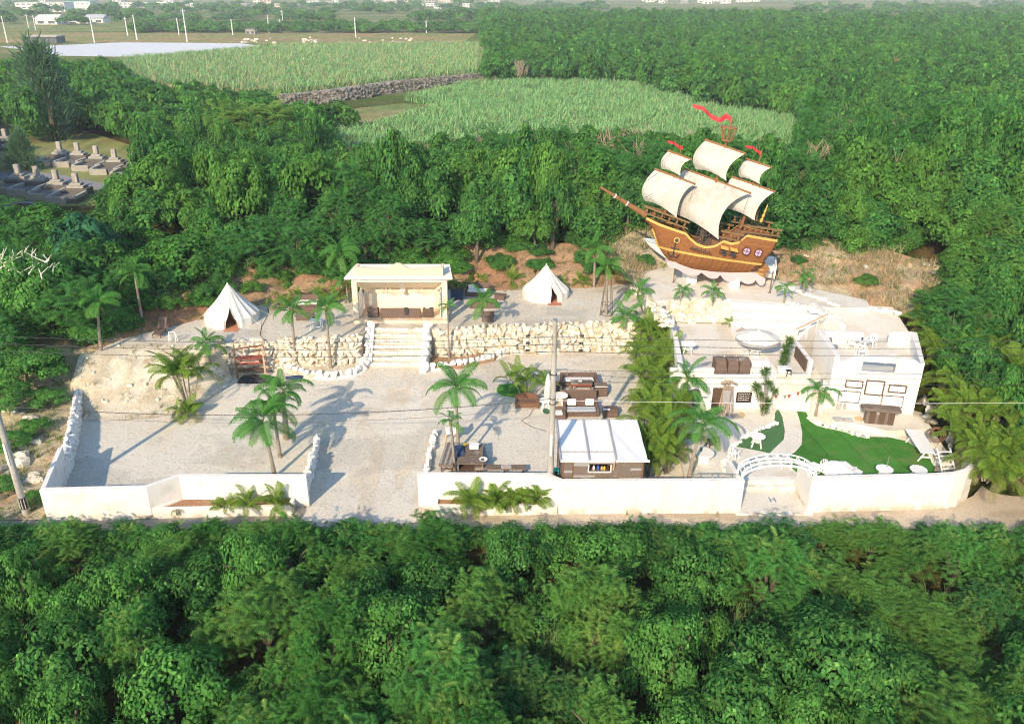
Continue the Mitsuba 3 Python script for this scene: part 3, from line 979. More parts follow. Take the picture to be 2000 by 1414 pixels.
# ================================================================ LEFT WHITE BUILDING (roof terrace)
lb = thing('white_building', 'low whitewashed building with a flat roof terrace and arched doorway behind the palm hedge', 'building')
FY = 48.1
LBP = [(12.5, FY), (18.15, FY - 0.15), (18.15, FY + 1.2), (16.95, 50.6), (17.7, 59.9), (13.6, 59.3), (12.1, 47.2)]
part(lb, 'roof_terrace', prism([(12.4, FY + .28), (17.2, FY + .28), (16.95, 50.6), (17.7, 59.9), (13.6, 59.3)], 0.3, LZ), 'cream_concrete')
# front wall with an arched door and a square door cut out
fw = sbox(11.4, 0.3, 18.15, LZ + .42)
arch = shapely.union_all([sbox(12.75, 0.3, 13.6, 1.55), Point(13.175, 1.55).buffer(.425, 16)])
door = sbox(14.35, 0.3, 15.05, 2.05)
v, f = prism(fw.difference(arch).difference(door), 0, 0.27)
part(lb, 'front_wall', (np.stack([v[:, 0], FY + v[:, 2], v[:, 1]], 1), f[:, ::-1]), 'white_paint')
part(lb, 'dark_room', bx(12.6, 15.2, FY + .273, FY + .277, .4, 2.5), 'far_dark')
part(lb + '__front_wall', 'door', bx(14.36, 15.04, FY + .12, FY + .17, .5, 2.03), 'dark_wood')
part(lb + '__front_wall', 'arch_door', prism([(12.76, FY + .15), (13.1, FY + .15), (13.1, FY + .19), (12.76, FY + .19)], .5, 1.5), 'tan_post')
part(lb, 'parapet_left', prism([(11.95, FY + .3), (12.3, FY + .3), (13.65, 59.2), (13.35, 59.2)], 1.0, LZ + .55), 'white_paint')
part(lb, 'parapet_right', prism([(16.95, 50.6), (17.25, 50.6), (17.98, 59.8), (17.68, 59.8)], 1.0, LZ + .5), 'white_paint')
part(lb, 'seat_wall', cbx(16.75, 18.1, FY + .6, FY + 1.3, LZ - .3, LZ + .62, .04), 'white_paint')
part(lb, 'end_wall', prism([(18.15, FY - .1), (18.4, FY - .1), (18.4, 50.9), (18.15, 50.9)], 0.3, LZ + .3), 'white_paint')
part(lb, 'back_kerb', bx(13.6, 17.65, 59.3, 59.5, LZ - .2, LZ + .12), 'white_paint')
# ================================================================ COURT BETWEEN THE BUILDINGS AND WHITE STAIR
struct('court', prism([(16.9, 50.55), (18.45, 50.5), (18.45, 48.2), (20.6, 48.0), (20.6, 55.4), (17.3, 55.2)], 0.3, LZ - .02), 'cream_concrete')
ws = thing('white_stair', 'broad whitewashed terrace steps rising from the court to the boat', 'stairs')
fr, bk = [(17.5, 54.6), (22.6, 54.8)], [(17.75, 58.6), (25.2, 57.2)]
NW = 4
for i in range(NW):
    t = i / NW
    a = np.array(fr) * (1 - t) + np.array(bk) * t
    part(ws, 'step', prism([tuple(a[0]), tuple(a[1]), (bk[1][0], bk[1][1] + .1), (bk[0][0], bk[0][1] + .1)], 1.0, LZ + (BZ - LZ) * (i + 1) / NW - .01), 'white_paint')
hr = thing('handrail', 'brown timber handrail on the whitewashed steps beside the right roof terrace', 'handrail')
a, b = at(1556, 643, LZ + 1.1), at(1618, 613, BZ + .7)
part(hr, 'rail', bar(a, b, .1, .1), 'tan_post')
for t in (.05, .37, .68, .96):
    q = a * (1 - t) + b * t
    part(hr, 'post', bar(q - [0, 0, .06], q - [0, 0, 1.1], .06), 'plaster_cream')
# side walls of the right flight
part(ws, 'cheek_wall', thick(np.array([[[20.75, 52.2, 1], [20.75, 52.2, LZ + .35]], [[23.6, 54.9, 1], [23.6, 54.9, LZ + 1.3]]]), .22, (-.7, .7, 0)), 'white_paint')

# ================================================================ RIGHT WHITE BUILDING (two storeys, terrace on top)
rb = thing('white_building', 'tall whitewashed building with a roof terrace and a glass balustrade window in its parapet', 'building')
fL, fR = np.array([21.74, 47.5]), np.array([27.05, 46.5])
ux = (fR - fL) / np.linalg.norm(fR - fL)
FL = np.linalg.norm(fR - fL)
un = np.array([-ux[1], ux[0]])
ang = math.atan2(ux[1], ux[0])


def fac(mesh_xz_y):
    """From facade space (along, out towards the viewer is -y, up) to the world."""
    v, f = mesh_xz_y
    q = fL + v[:, :1] * ux + v[:, 1:2] * un
    return np.stack([q[:, 0], q[:, 1], v[:, 2]], 1), f


def upright(poly, d0, d1):
    """A polygon in facade (along, up) extruded from depth d0 to d1."""
    v, f = prism(poly, d0, d1)
    return fac((np.stack([v[:, 0], v[:, 2], v[:, 1]], 1), f[:, ::-1]))


top = [(0, .3), (FL, .3), (FL, 3.9)] + [(FL - .05 - .9 * (1 - math.cos(t)), 4.0 + .75 * math.sin(t)) for t in np.linspace(0, math.pi / 2, 8)]
top += [(1.55, 4.75)] + [(1.5 - t * 1.0, 4.72 - .45 * (0.5 - .5 * math.cos(t * math.pi))) for t in np.linspace(0, 1, 8)] + [(0, 4.25)]
win = sbox(1.75, 3.72, 3.75, 4.38)
part(rb, 'facade', upright(Polygon(top).difference(win), 0, .26), 'white_paint')
part(rb + '__facade', 'balustrade_pane', upright(win.buffer(-.01), .12, .13), 'glass_pane')
part(rb + '__facade', 'window_frame', upright(win.buffer(.03, join_style=2).difference(win.buffer(-.03, join_style=2)), .04, .115), 'grey_metal')
for i, t in enumerate((1.72, 1.88, 2.06, 2.75, 3.1, 3.3, 3.48, 3.66)):
    part(rb + '__facade', 'drain_hole', fac(tf(cyl(0, 0, 0, .03, .03, 8), (t, -.012, 3.52), 0, 1, rx=math.pi / 2)), 'grey_metal')
part(rb, 'terrace_floor', prism([tuple(fL + un * .262), tuple(fR + un * .262), (29.0, 52), (29.4, 52.8), (23.9, 53.2), (22.4, 52.4)], .4, RZ), 'cream_concrete')
part(rb, 'left_parapet', prism([tuple(fL), tuple(fL + ux * .3), (22.6, 51.9), (22.1, 51.9)], .4, RZ + 1.05), 'white_paint')
part(rb, 'right_parapet', prism([tuple(fR - ux * .26), tuple(fR + un * .02), (28.95, 51.6), (28.6, 51.8)], .4, RZ + .95), 'white_paint')
part(rb, 'back_parapet', prism([(22.3, 51.9), (25.3, 51.6), (25.3, 51.9), (22.3, 52.2)], RZ - .3, RZ + .9), 'white_paint')
part(rb, 'back_parapet', cbx(27.1, 28.8, 51.5, 51.85, RZ - .3, RZ + .95, .08), 'white_paint')
part(rb, 'stair_parapet', prism([(24.3, 53.0), (24.6, 53.0), (24.0, 57.3), (23.7, 57.3)], RZ - 1, RZ + 1.0), 'white_paint')
part(rb + '__facade', 'lamp', fac(cbx(-.62, -.46, -.16, -.02, 2.55, 2.95, .02)), 'grey_metal')
part(rb, 'left_return', prism([tuple(fL + ux * -1.2), tuple(fL), tuple(fL + un * 1.0), tuple(fL + ux * -1.2 + un * 1.0)], .3, LZ - .6), 'white_paint')

# picture frames on the facade
FR = [(1.0, 1.95, 2.55, 2.95, .07, 'small dark-framed blank panel on the white facade, upper left of the row'), (2.25, 3.25, 2.15, 3.05, .08, 'square dark-framed panel in the middle of the white facade'),
      (3.65, 4.6, 2.45, 2.85, .07, 'small dark-framed blank panel on the white facade, upper right of the row'), (.7, 1.95, 1.45, 2.2, .035, 'large thin-framed white panel on the facade, lower left of the square panel'),
      (3.35, 4.6, 1.35, 2.1, .035, 'large thin-framed white panel on the facade, lower right of the square panel')]
for a, b, c, d, w, lab in FR:
    k = thing('picture_frame', lab, 'frame', 'framed panels on the facade')
    s = sbox(a, c, b, d)
    part(k, 'frame', upright(s.buffer(w, join_style=2).difference(s), -.07, -.003), 'dark_wood')
    part(k, 'panel', upright(s.buffer(-.001), -.03, -.003), 'boat_white')

# stage in front of the facade, with the bar counter
struct('stage', prism([tuple(fL - ux * .3 - un * .0), tuple(fR + ux * .2), (27.2, 44.6), (24.5, 44.4), (21.6, 45.9)], .3, .9), 'cream_concrete')
k = thing('bar_counter', 'dark brown wooden bar counter in front of the white facade', 'bar counter')
ca = at(1716, 828, .9)
part(k, 'front_panel', tf(bx(-.85, .85, -.05, .4, 0, .92), ca, ang), 'weathered_wood')
part(k, 'counter_top', tf(cbx(-1.15, 1.15, -.2, .55, .923, 1.12, .02), ca, ang), 'weathered_wood')
for i in range(9):
    part(k, 'plank', tf(bx(-.84 + i * .187, -.84 + i * .187 + .177, -.075, -.051, .02, .9), ca, ang), 'dark_wood' if i % 3 else 'weathered_wood')

# rocky strip between the left roof terrace and the boat terrace
k = thing('rock_pile', 'pale rocks in the strip behind the left roof terrace, round two small palms', 'rocks')
part(k, 'soil', loft([(13.2, 58.0, BZ - .05), (18.4, 58.2, BZ - .05)], [(13.2, 59.62 - 2.4, LZ + .1), (17.9, 56.9, LZ + .1)], 20, 10, bump=.2, seed=8), 'sandy_earth')
for i in range(46):
    t, u = R.random(), R.random()
    stone_part(k, (13.3 + 4.8 * t, 58.1 - 1.0 * u + .1 * t, BZ - 1.4 * u), np.array([R.uniform(.3, .7), R.uniform(.3, .6), R.uniform(.25, .5)]), 'whitewashed_stone' if i % 2 else 'limestone', rz=R.uniform(0, 6), name='rock')
# ================================================================ GARDEN
GA = lambda *p: [tuple(at(x, y, GZ)[:2]) for x, y in p]
struct('lawn', prism(GA((1437, 872), (1448, 858), (1478, 842), (1512, 832), (1514, 806), (1520, 798), (1528, 815), (1533, 842), (1531, 858), (1503, 885), (1480, 880)), GZ - .05, GZ + .012), 'turf_pale')
struct('lawn', prism(GA((1555, 800), (1572, 800), (1582, 822), (1592, 830), (1612, 829), (1640, 838), (1668, 845), (1690, 853), (1735, 854), (1772, 862), (1785, 872), (1808, 884), (1836, 931), (1600, 931), (1555, 922), (1529, 896), (1552, 884), (1566, 868), (1567, 845), (1562, 820)), GZ - .05, GZ + .014), 'turf')
struct('turf_mat', prism([tuple(on(*p)[:2]) for p in [(970, 764), (975, 755), (1000, 753), (1026, 758), (1028, 775), (1000, 776), (979, 773)]], .2, .62), 'turf')
# entrance
struct('entrance_floor', prism([(13.3, 36.7), (16.95, 36.75), (17.0, 39.3), (13.3, 39.3)], -.1, .06), 'cream_concrete')
k = thing('entrance_steps', 'pale stone steps inside the arched gate', 'steps')
part(k, 'step', bx(13.35, 17.0, 38.95, 39.35, 0, .30), 'white_paint')
part(k, 'step', bx(13.35, 17.0, 39.353, 39.7, 0, .52), 'white_paint')
part(k, 'threshold', bx(13.05, 17.2, 36.62, 36.85, -.1, .10), 'white_paint')
mH = meshkit.text_mesh('H', .42, .006, True)
hp = at(1503, 980, .062)
solo('floor_letter', tf((np.array(mH.vertices), np.array(mH.faces)), hp), 'grey_metal', 'dark letter H set in the paved floor of the arched gate', 'letter')

k = thing('arch_gate', 'white lattice arch spanning the garden gate in the boundary wall', 'arch')
aL, aR = 13.15, 17.15
mxg, span = (aL + aR) / 2, (aR - aL) / 2
for nm, y, r in (('front_rib', 37.0, .07), ('rear_rib', 37.75, .06)):
    for dz in (0, .26):
        pts = [(mxg - span * math.cos(t), y, 2.1 + dz + .85 * math.sin(t)) for t in np.linspace(0, math.pi, 25)]
        part(k, nm, tube(pts, r * (1 if dz == 0 else .7), 6), 'plastic_white')
for t in np.linspace(.1, math.pi - .1, 11):
    p = np.array([mxg - span * math.cos(t), 37.0, 2.1 + .85 * math.sin(t)])
    part(k, 'rung', bar(p + [0, 0, .26], p + [0, .75, .26], .05), 'plastic_white')
    part(k, 'strut', cat(bar(p, p + [0, 0, .26], .035), bar(p + [0, .75, 0], p + [0, .75, .26], .035)), 'plastic_white')
for x in (aL, aR):
    part(k, 'post', cat(bx(x - .06, x + .06, 36.95, 37.07, 1.9, 2.15), bx(x - .06, x + .06, 37.69, 37.81, .1, 2.15)), 'plastic_white')
part(k, 'wall_rail', bx(10.4, 13.1, 37.2, 37.24, 2.22, 2.26), 'grey_metal')
part(k, 'rail_bracket', cat(*[bx(x, x + .04, 37.1, 37.2, 2.0, 2.26) for x in (10.6, 11.6, 12.6)]), 'grey_metal')


def round_table(p, label, rz=0, group='white plastic round tables', r=.47, h=.72, name='round_table'):
    k = thing(name, label, 'table', group)
    part(k, 'table_top', lathe([(0, h - .035), (r - .02, h - .035), (r, h - .02), (r, h), (r - .015, h + .012), (0, h + .012)], 26, p), 'plastic_white')
    for i in range(4):
        a = rz + i * math.pi / 2
        o = np.array([math.cos(a), math.sin(a), 0])
        part(k, 'leg', bar(p + o * r * .38 + [0, 0, h - .037], p + o * r * .86, .09, .035), 'plastic_white')
    part(k, 'brace', lathe([(.0, h * .42), (r * .52, h * .42), (r * .52, h * .46), (0, h * .46)], 4, p), 'plastic_white')
    return k


def chair(p, rz, label, group='white plastic garden chairs', m='plastic_white'):
    k = thing('garden_chair', label, 'chair', group)
    M = lambda q: tf(q, p, rz)
    part(k, 'seat', M(cbx(-.24, .24, -.22, .22, .40, .44, .015)), m)
    back = np.array([[[x, .22 + .10 * t + .02 * (x / .24) ** 2 * -4 * .1, .44 + .44 * t - .10 * (x / .24) ** 2 * t] for x in np.linspace(-.23, .23, 7)] for t in (0, .5, 1)])
    for i in range(0, 6, 2):
        part(k, 'back_slat', M(thick(back[:, i:i + 2], .02)), m)
    part(k, 'back_rim', M(tube([(-.24, .22, .42), (-.25, .27, .66), (-.2, .32, .82), (0, .33, .89), (.2, .32, .82), (.25, .27, .66), (.24, .22, .42)], .02, 5)), m)
    for sx in (-1, 1):
        part(k, 'armrest', M(tube([(sx * .26, .24, .62), (sx * .28, -.05, .63), (sx * .27, -.2, .58), (sx * .26, -.23, .4)], .022, 5)), m)
        for sy in (-1, 1):
            part(k, 'leg', M(bar((sx * .21, sy * .19, .40), (sx * .27, sy * .25, 0), .045)), m)
    return k


def stool(p, label, m='dark_wood', s=1.0, name='stool', group=None):
    k = thing(name, label, 'stool', group)
    part(k, 'seat', tf(cbx(-.19, .19, -.19, .19, .40, .45, .01), p, .2, s), m)
    for a, b in ((-1, -1), (1, -1), (1, 1), (-1, 1)):
        part(k, 'leg', tf(bar((a * .14, b * .14, .4), (a * .18, b * .18, 0), .045), p, .2, s), m)
    part(k, 'stretcher', tf(cat(bar((-.16, -.16, .18), (.16, -.16, .18), .03), bar((-.16, .16, .18), (.16, .16, .18), .03)), p, .2, s), m)
    return k


def G(px, py, z=GZ):
    return at(px, py, z)


round_table(G(1477, 871, GZ + .012), 'white plastic round table standing on the small pale green lawn', .5)
round_table(G(1723, 936, GZ + .014), 'white plastic round table on the lawn behind the wall, right of the white cloth heap', .3)
round_table(G(1789, 937, GZ + .014), 'white plastic round table on the lawn behind the wall, nearest the long white table', .9)
k = thing('parasol_pole', 'thin grey pole rising through the round table right of the cloth heap', 'pole')
q = G(1727, 934, GZ + .02)
part(k, 'shaft', cyl(q[0], q[1], GZ + .02, GZ + 1.5, .02, 6), 'grey_metal')
k = thing('long_table', 'white plastic rectangular table on the lawn beside the right garden border', 'table')
q0, q1 = G(1809, 905), G(1785, 868)
ax = q1 - q0
L = np.linalg.norm(ax)
rz = math.atan2(ax[1], ax[0])
part(k, 'table_top', tf(cbx(-.05, L + .6, -.48, .48, .70, .74, .012), q0, rz), 'plastic_white')
for t in (.25, L + .25):
    part(k, 'trestle', tf(cat(bar((t, -.05, .7), (t - .05, -.42, 0), .09, .05), bar((t, .05, .7), (t - .05, .42, 0), .09, .05), bx(t - .05, t + .03, -.25, .25, .25, .33)), q0, rz), 'plastic_white')
chair(G(1432, 895), 2.4, 'white plastic armchair at the lower left edge of the small lawn')
chair(G(1612, 928), .3, 'white plastic chair behind the wall, just right of the arched gate')
chair(G(1534, 912), 3.0, 'white plastic chair on the steps seen through the arched gate')
k = thing('dust_sheet', 'heap of white cloth over stacked chairs on the lawn behind the wall', 'cloth')
q = G(1645, 925)
gx, gy = np.meshgrid(np.linspace(-1.15, 1.15, 42), np.linspace(-.6, .75, 28), indexing='ij')
hh = (.62 * np.exp(-((gx + .25) / .85) ** 4 - ((gy - .05) / .62) ** 4) + .35 * (meshkit.fbm(np.stack([gx * 2.6, gy * 2.6, gx * 0], -1), 4, 5) - .4) * np.exp(-(gx / 1.0) ** 4 - (gy / .65) ** 4))
put(k, thick(np.stack([q[0] + gx + .1 * np.sin(gy * 9), q[1] + gy + .06 * np.sin(gx * 11), GZ + .02 + np.maximum(hh, 0)], -1), .015), 'plastic_white', smooth=40)
k = thing('dust_sheet', 'crumpled white cloth lying on the lawn just right of the arched gate', 'cloth')
q = G(1585, 915)
gx, gy = np.meshgrid(np.linspace(-.7, .6, 30), np.linspace(-.45, .5, 22), indexing='ij')
hh = .35 * meshkit.fbm(np.stack([gx * 3, gy * 3, gx * 0 + 3], -1), 4, 5) * np.exp(-(gx / .6) ** 4 - (gy / .42) ** 4)
put(k, thick(np.stack([q[0] + gx + .1 * np.sin(gy * 9), q[1] + gy + .06 * np.sin(gx * 11), GZ + .025 + hh], -1), .012), 'plastic_white', smooth=40)
# pedestal table and stools on the left of the garden
k = thing('pedestal_table', 'round white stone pedestal table beside the leaning palm', 'table')
q = G(1372, 899)
part(k, 'table_top', lathe([(0, .5), (.62, .5), (.64, .53), (.64, .57), (.6, .6), (0, .6)], 28, q), 'white_paint')
part(k, 'pedestal', lathe([(.44, 0), (.42, .05), (.4, .498)], 20, q), 'white_paint')
k = thing('ornament', 'small dark figurine on the round white pedestal table', 'ornament')
part(k, 'figure', lathe([(.07, .601), (.05, .66), (.03, .68), (.06, .75), (.0, .82)], 8, q + [-.12, .1, 0]), 'dark_metal')
stool(G(1388, 872), 'dark wooden stool beside the leaning palm, the nearer of a pair', s=1.05, group='dark stools by the leaning palm')
stool(G(1396, 866), 'dark wooden stool beside the leaning palm, the farther of a pair', s=1.0, group='dark stools by the leaning palm')
# boards, rack and sign at the front of the left building
k = thing('driftwood_rack', 'leaning bundle of pale driftwood poles against the left white building', 'driftwood')
b0 = at(1416, 812, GZ)
for i in range(15):
    x = R.uniform(-.55, .45)
    part(k, 'pole', tube([b0 + [x, R.uniform(-.1, .15), 0], b0 + [x * .8 + .1, .35, 1.1], b0 + [x * .55 + .15, .55 + R.uniform(-.1, .1), 2.1 + R.uniform(-.35, .3)]], R.uniform(.03, .05), 5), 'driftwood')
part(k, 'dark_cloth', tf(cbx(-.22, .25, .2, .32, .75, 1.75, .04), b0), 'grey_cloth')
part(k, 'crosspiece', tube([b0 + [-.4, .45, 2.15], b0 + [.2, .5, 2.3], b0 + [.65, .5, 2.05]], .09, 6), 'driftwood')
k = thing('sign_board', 'black notice board with rows of pale writing on the left white building', 'sign')
part(k, 'board', bx(15.95, 16.95, FY - .06, FY - .003, .98, 1.72), 'sign_black')
for i in range(4):
    x = 16.05
    while x < 16.8:
        w = R.uniform(.05, .16)
        part(k, 'writing', bx(x, x + w, FY - .066, FY - .0605, 1.58 - i * .15 + .0, 1.60 - i * .15 + R.uniform(.01, .03)), 'boat_white')
        x += w + .045
k = thing('stepping_slab', 'pale grey slab lying in front of the driftwood bundle', 'slab')
put(k, prism(GA((1427, 810), (1442, 808), (1452, 818), (1432, 819)), GZ - .02, GZ + .05), 'concrete')
k = thing('stepping_slab', 'tan slab lying under the notice board', 'slab')
put(k, prism(GA((1441, 809), (1450, 806), (1456, 812), (1449, 818)), GZ - .02, GZ + .06), 'pale_wood')
# low white garden borders
for pts, lab, h in (([(1514, 830), (1478, 842), (1448, 858), (1432, 875), (1428, 893), (1414, 905), (1420, 932)], 'low white stone border curving round the small lawn', .22),
                    ([(1582, 822), (1600, 832), (1645, 842), (1690, 855)], 'low white border between the large lawn and the stage', .3),
                    ([(1800, 858), (1822, 885), (1842, 930)], 'low white border at the right end of the large lawn', .25)):
    k = thing('garden_border', lab, 'border')
    q = np.array([G(*p) for p in pts])
    rubble(k, q, h, s=.42, w=.3, rows=1)
k = thing('ladder', 'white wooden ladder leaning on rocks at the right end of the garden', 'ladder')
a0, a1 = at(1856, 935, GZ), at(1842, 878, GZ + 1.3)
for sx in (-.38, .38):
    part(k, 'rail', bar(a0 + [sx, 0, 0], a1 + [sx, 0, .1], .06), 'plastic_white')
for i in range(7):
    t = (i + .5) / 7
    q = a0 * (1 - t) + a1 * t
    part(k, 'rung', bar(q + [-.38, -.02, 0], q + [.38, -.02, 0], .07, .05), 'plastic_white')
k = thing('rock_pile', 'grey and pale rocks between the garden and the right palm hedge', 'rocks')
for i in range(46):
    px, py = 1800 + R.uniform(-12, 50), R.uniform(760, 930)
    px += (py - 780) * .35
    stone_part(k, at(px, py, .7), np.array([R.uniform(.3, .8), R.uniform(.3, .7), R.uniform(.3, .7)]), ('whitewashed_stone', 'limestone', 'grey_stone')[i % 3], rz=R.uniform(0, 6), name='rock')
k = thing('bicycle_wheel_ring', 'rusty wire ring on the rocks right of the long white table', 'ring')
q = at(1828, 862, 1.1)
part(k, 'hoop', cat(*[tube([q + [.5 * s * math.cos(t), .2 * math.sin(t) + .05 * i, .45 + .42 * s * math.sin(t)] for t in np.linspace(0, 2 * math.pi, 18)], .03, 4) for i, s in enumerate((1, .8, .6))]), 'brown_wood')
# things on the stage
for px, py, lab in ((1636, 820, 'left'), (1655, 822, 'right')):
    k = thing('crate', f'{lab} of two pale grey trays lying on the stage beside the bar counter', 'tray', 'trays on the stage')
    q = at(px, py, .9)
    part(k, 'tray', tf(cbx(-.28, .28, -.22, .22, 0.002, .14, .02), q), 'concrete')
    part(k, 'lid', tf(bx(-.22, .22, -.16, .16, .142, .16), q), 'net_grey')
k = thing('planter_box', 'small pale box on the stage against the facade', 'box')
q = at(1641, 797, .9)
part(k, 'box', tf(cbx(-.3, .3, -.2, .2, .002, .4, .03), q), 'concrete')
part(k, 'post', tf(bx(-.04, .04, -.26, -.203, .0, .5), q), 'plastic_white')
k = thing('hat', 'yellow straw hat lying on the stage left of the bar counter', 'hat')
part(k, 'brim', lathe([(0, .002), (.3, .002), (.3, .02), (0, .03)], 16, at(1678, 818, .9)), 'pale_wood')
part(k, 'crown', lathe([(.15, .03), (.14, .13), (0, .16)], 12, at(1678, 818, .9)), 'pale_wood')

# ================================================================ ROOF TERRACES AND COURT
round_table(at(1344, 690, LZ), 'white plastic round table alone on the left roof terrace', .4, r=.5)
for i, (px, sh) in enumerate(((1407, 'left'), (1431, 'middle'), (1454, 'right'))):
    k = thing('wicker_chair', f'dark wicker armchair, {sh} of three in a row on the left roof terrace', 'armchair', 'row of wicker armchairs')
    q = at(px, 735, LZ) + [0, .05, 0]
    part(k, 'back', tf(thick(np.array([[[x, -.02 + .38 * t * t * .6, .15 + t * .85] for x in (-.33, -.17, 0, .17, .33)] for t in (0, .35, .7, 1)]), .06), q), 'rattan')
    part(k, 'canopy', tf(thick(np.array([[[x, .22 + .75 * t, 1.0 + .06 * math.sin(t * 3) - .05 * abs(x)] for x in (-.35, -.18, 0, .18, .35)] for t in (0, .5, 1)]), .05), q), 'weathered_wood')
    part(k, 'seat', tf(cbx(-.33, .33, .05, .8, .1, .42, .02), q), 'rattan')
    for s in (-1, 1):
        part(k, 'side', tf(bx(s * .345 - .025, s * .345 + .025, .06, .9, .1, .95), q), 'dark_wood')


def parasol(p, r, h, label, closed=False, drop=.45, n=10):
    k = thing('parasol', label, 'parasol')
    part(k, 'pole', cyl(p[0], p[1], p[2], p[2] + h - .05, .025, 8), 'grey_metal')
    part(k, 'base', lathe([(0, 0.002), (.3, .002), (.3, .06), (.06, .12), (0, .12)], 18, p), 'plastic_white')
    if closed:
        part(k, 'canopy', lathe([(.10, h - 1.95), (.22, h - 1.75), (.25, h - 1.3), (.17, h - .5), (.07, h - .06), (.0, h)], 10, p), 'canvas', smooth=30)
        return k
    th = np.linspace(0, 2 * math.pi, n * 4 + 1)
    sc = 1 - .03 * np.abs(np.sin(th * n / 2))
    Pn = np.array([[[p[0] + r * t * s * math.cos(a), p[1] + r * t * s * math.sin(a), p[2] + h - drop * t ** 1.25 - .03 * t * math.sin(a * n / 2) ** 2] for t in (0.02, .35, .7, 1)] for a, s in zip(th, sc)])
    part(k, 'canopy', thick(Pn, .012), 'canvas')
    rim = Pn[:, -1]
    V = np.stack([rim, rim - [0, 0, .22]], 1)
    part(k, 'valance', thick(V, .008), 'grey_cloth')
    for i in range(n):
        a = 2 * math.pi * i / n
        part(k, 'rib', bar(p + [0, 0, h - .1], p + [r * .96 * math.cos(a), r * .96 * math.sin(a), h - drop - .04], .02), 'grey_metal')
    part(k, 'finial', lathe([(.05, h - .01), (.04, h + .06), (0, h + .1)], 8, p), 'plastic_white')
    return k


pp = at(1474, 696, LZ - .02)
parasol(pp + [0, 0, 0], 1.5, 1.95, 'white open parasol shading a round table in the court between the white buildings', drop=.5)
round_table(pp + [.02, .02, 0], 'white round table under the open parasol in the court', .2, group=None, r=.55, h=.62)
k = thing('dog_kennel', 'dark driftwood lump on the wall top beside the open parasol', 'driftwood')
q = at(1440, 652, LZ + .4)
part(k, 'stump', tube([q, q + [.3, 0, .25], q + [.7, .1, .1]], [.22, .25, .12], 7), 'driftwood')
k = thing('block_plinth', 'white block plinth in the court below the spiky plant', 'block')
part(k, 'plinth', tf(cbx(-.4, .4, -.2, .25, 0, .5, .02), at(1530, 730, LZ - .02)), 'white_paint')
stool(at(1538, 733, LZ - .02), 'dark stool beside the white block in the court', 'black_rubber', .9)
k = thing('court_wall', 'white wall with dark doorway edge right of the spiky plant', 'wall')
part(k, 'panel', prism([(20.5, 48.3), (20.75, 48.3), (20.85, 51.6), (20.6, 51.6)], .3, LZ + .9), 'white_paint')
part(k, 'dark_door', prism([(20.40, 48.6), (20.497, 48.6), (20.58, 51.0), (20.5, 51.0)], LZ, LZ + .8), 'dark_wood')
struct('passage', prism([(20.75, 47.2), (21.9, 47.4), (23.0, 52.6), (20.8, 52.6)], .3, 2.1), 'cream_concrete')
struct('ramp', (lambda v, f: (v, f))(*loft([(18.6, 47.9, .52), (21.7, 47.4, .52)], [(18.6, 50.4, 2.6), (20.6, 50.4, 2.6)], 8, 8)), 'cream_concrete')
chair(at(1572, 733, 2.1), 2.8, 'white plastic chair in the grey passage between the white buildings', None)
k = thing('blue_crate', 'pale teal folded cloth lying in the passage beside the right building', 'cloth')
part(k, 'bundle', tf(cbx(-.35, .35, -.25, .25, .002, .18, .05), at(1598, 722, 2.1)), 'net_grey')
# bunting across the passage
k = thing('bunting', 'string of small red, grey and green pennants across the garden passage', 'bunting')
a, b = at(1512, 771, 1.6), at(1582, 755, 2.2)
pts = [a * (1 - t) + b * t - [0, 0, .25 * math.sin(t * math.pi)] for t in np.linspace(0, 1, 12)]
part(k, 'string', tube(pts, .01, 4), 'cable_white')
cols = ['red_paint', 'boat_white', 'grey_metal', 'red_paint', 'boat_white', 'red_paint', 'teal_plastic', 'grey_metal']
for i in range(8):
    q = a * (1 - (i + .5) / 8) + b * ((i + .5) / 8) - [0, 0, .25 * math.sin((i + .5) / 8 * math.pi)]
    part(k, 'pennant', thick(np.array([[q + [-.11, 0, -.005], q + [.11, 0, -.005]], [q + [-.02, -.04, -.27], q + [.02, -.04, -.27]]]), .008), cols[i])
# furniture on the right roof terrace
round_table(at(1682, 683, RZ), 'white plastic round table on the right roof terrace between chairs', .3)
k = thing('ornament', 'small dark cup on the round table of the right roof terrace', 'cup')
part(k, 'cup', lathe([(0, .735), (.06, .735), (.07, .9), (0, .9)], 8, at(1680, 683, RZ)), 'dark_metal')
chair(at(1661, 682, RZ), 1.2, 'white plastic chair left of the round table on the right roof terrace')
chair(at(1700, 677, RZ), -.9, 'white plastic chair behind the round table on the right roof terrace')
chair(at(1680, 697, RZ), 3.1, 'white plastic chair in front of the round table on the right roof terrace')
chair(at(1735, 712, RZ), 3.0, 'white plastic chair behind the glass pane of the right roof parapet')
k = thing('folding_chair', 'thin dark folding chair beside the left parapet of the right roof terrace', 'chair')
q = at(1624, 686, RZ)
part(k, 'seat', tf(bx(-.2, .35, -.2, .2, .4, .43), q), 'grey_metal')
part(k, 'back', tf(bar((-.2, 0, .4), (-.28, .02, 1.0), .3, .03), q), 'grey_metal')
part(k, 'frame', tf(cat(bar((-.22, -.18, .85), (.3, -.18, 0), .025), bar((-.22, .18, .85), (.3, .18, 0), .025), bar((.32, -.18, .42), (-.2, -.18, 0), .025), bar((.32, .18, .42), (-.2, .18, 0), .025)), q), 'dark_metal')

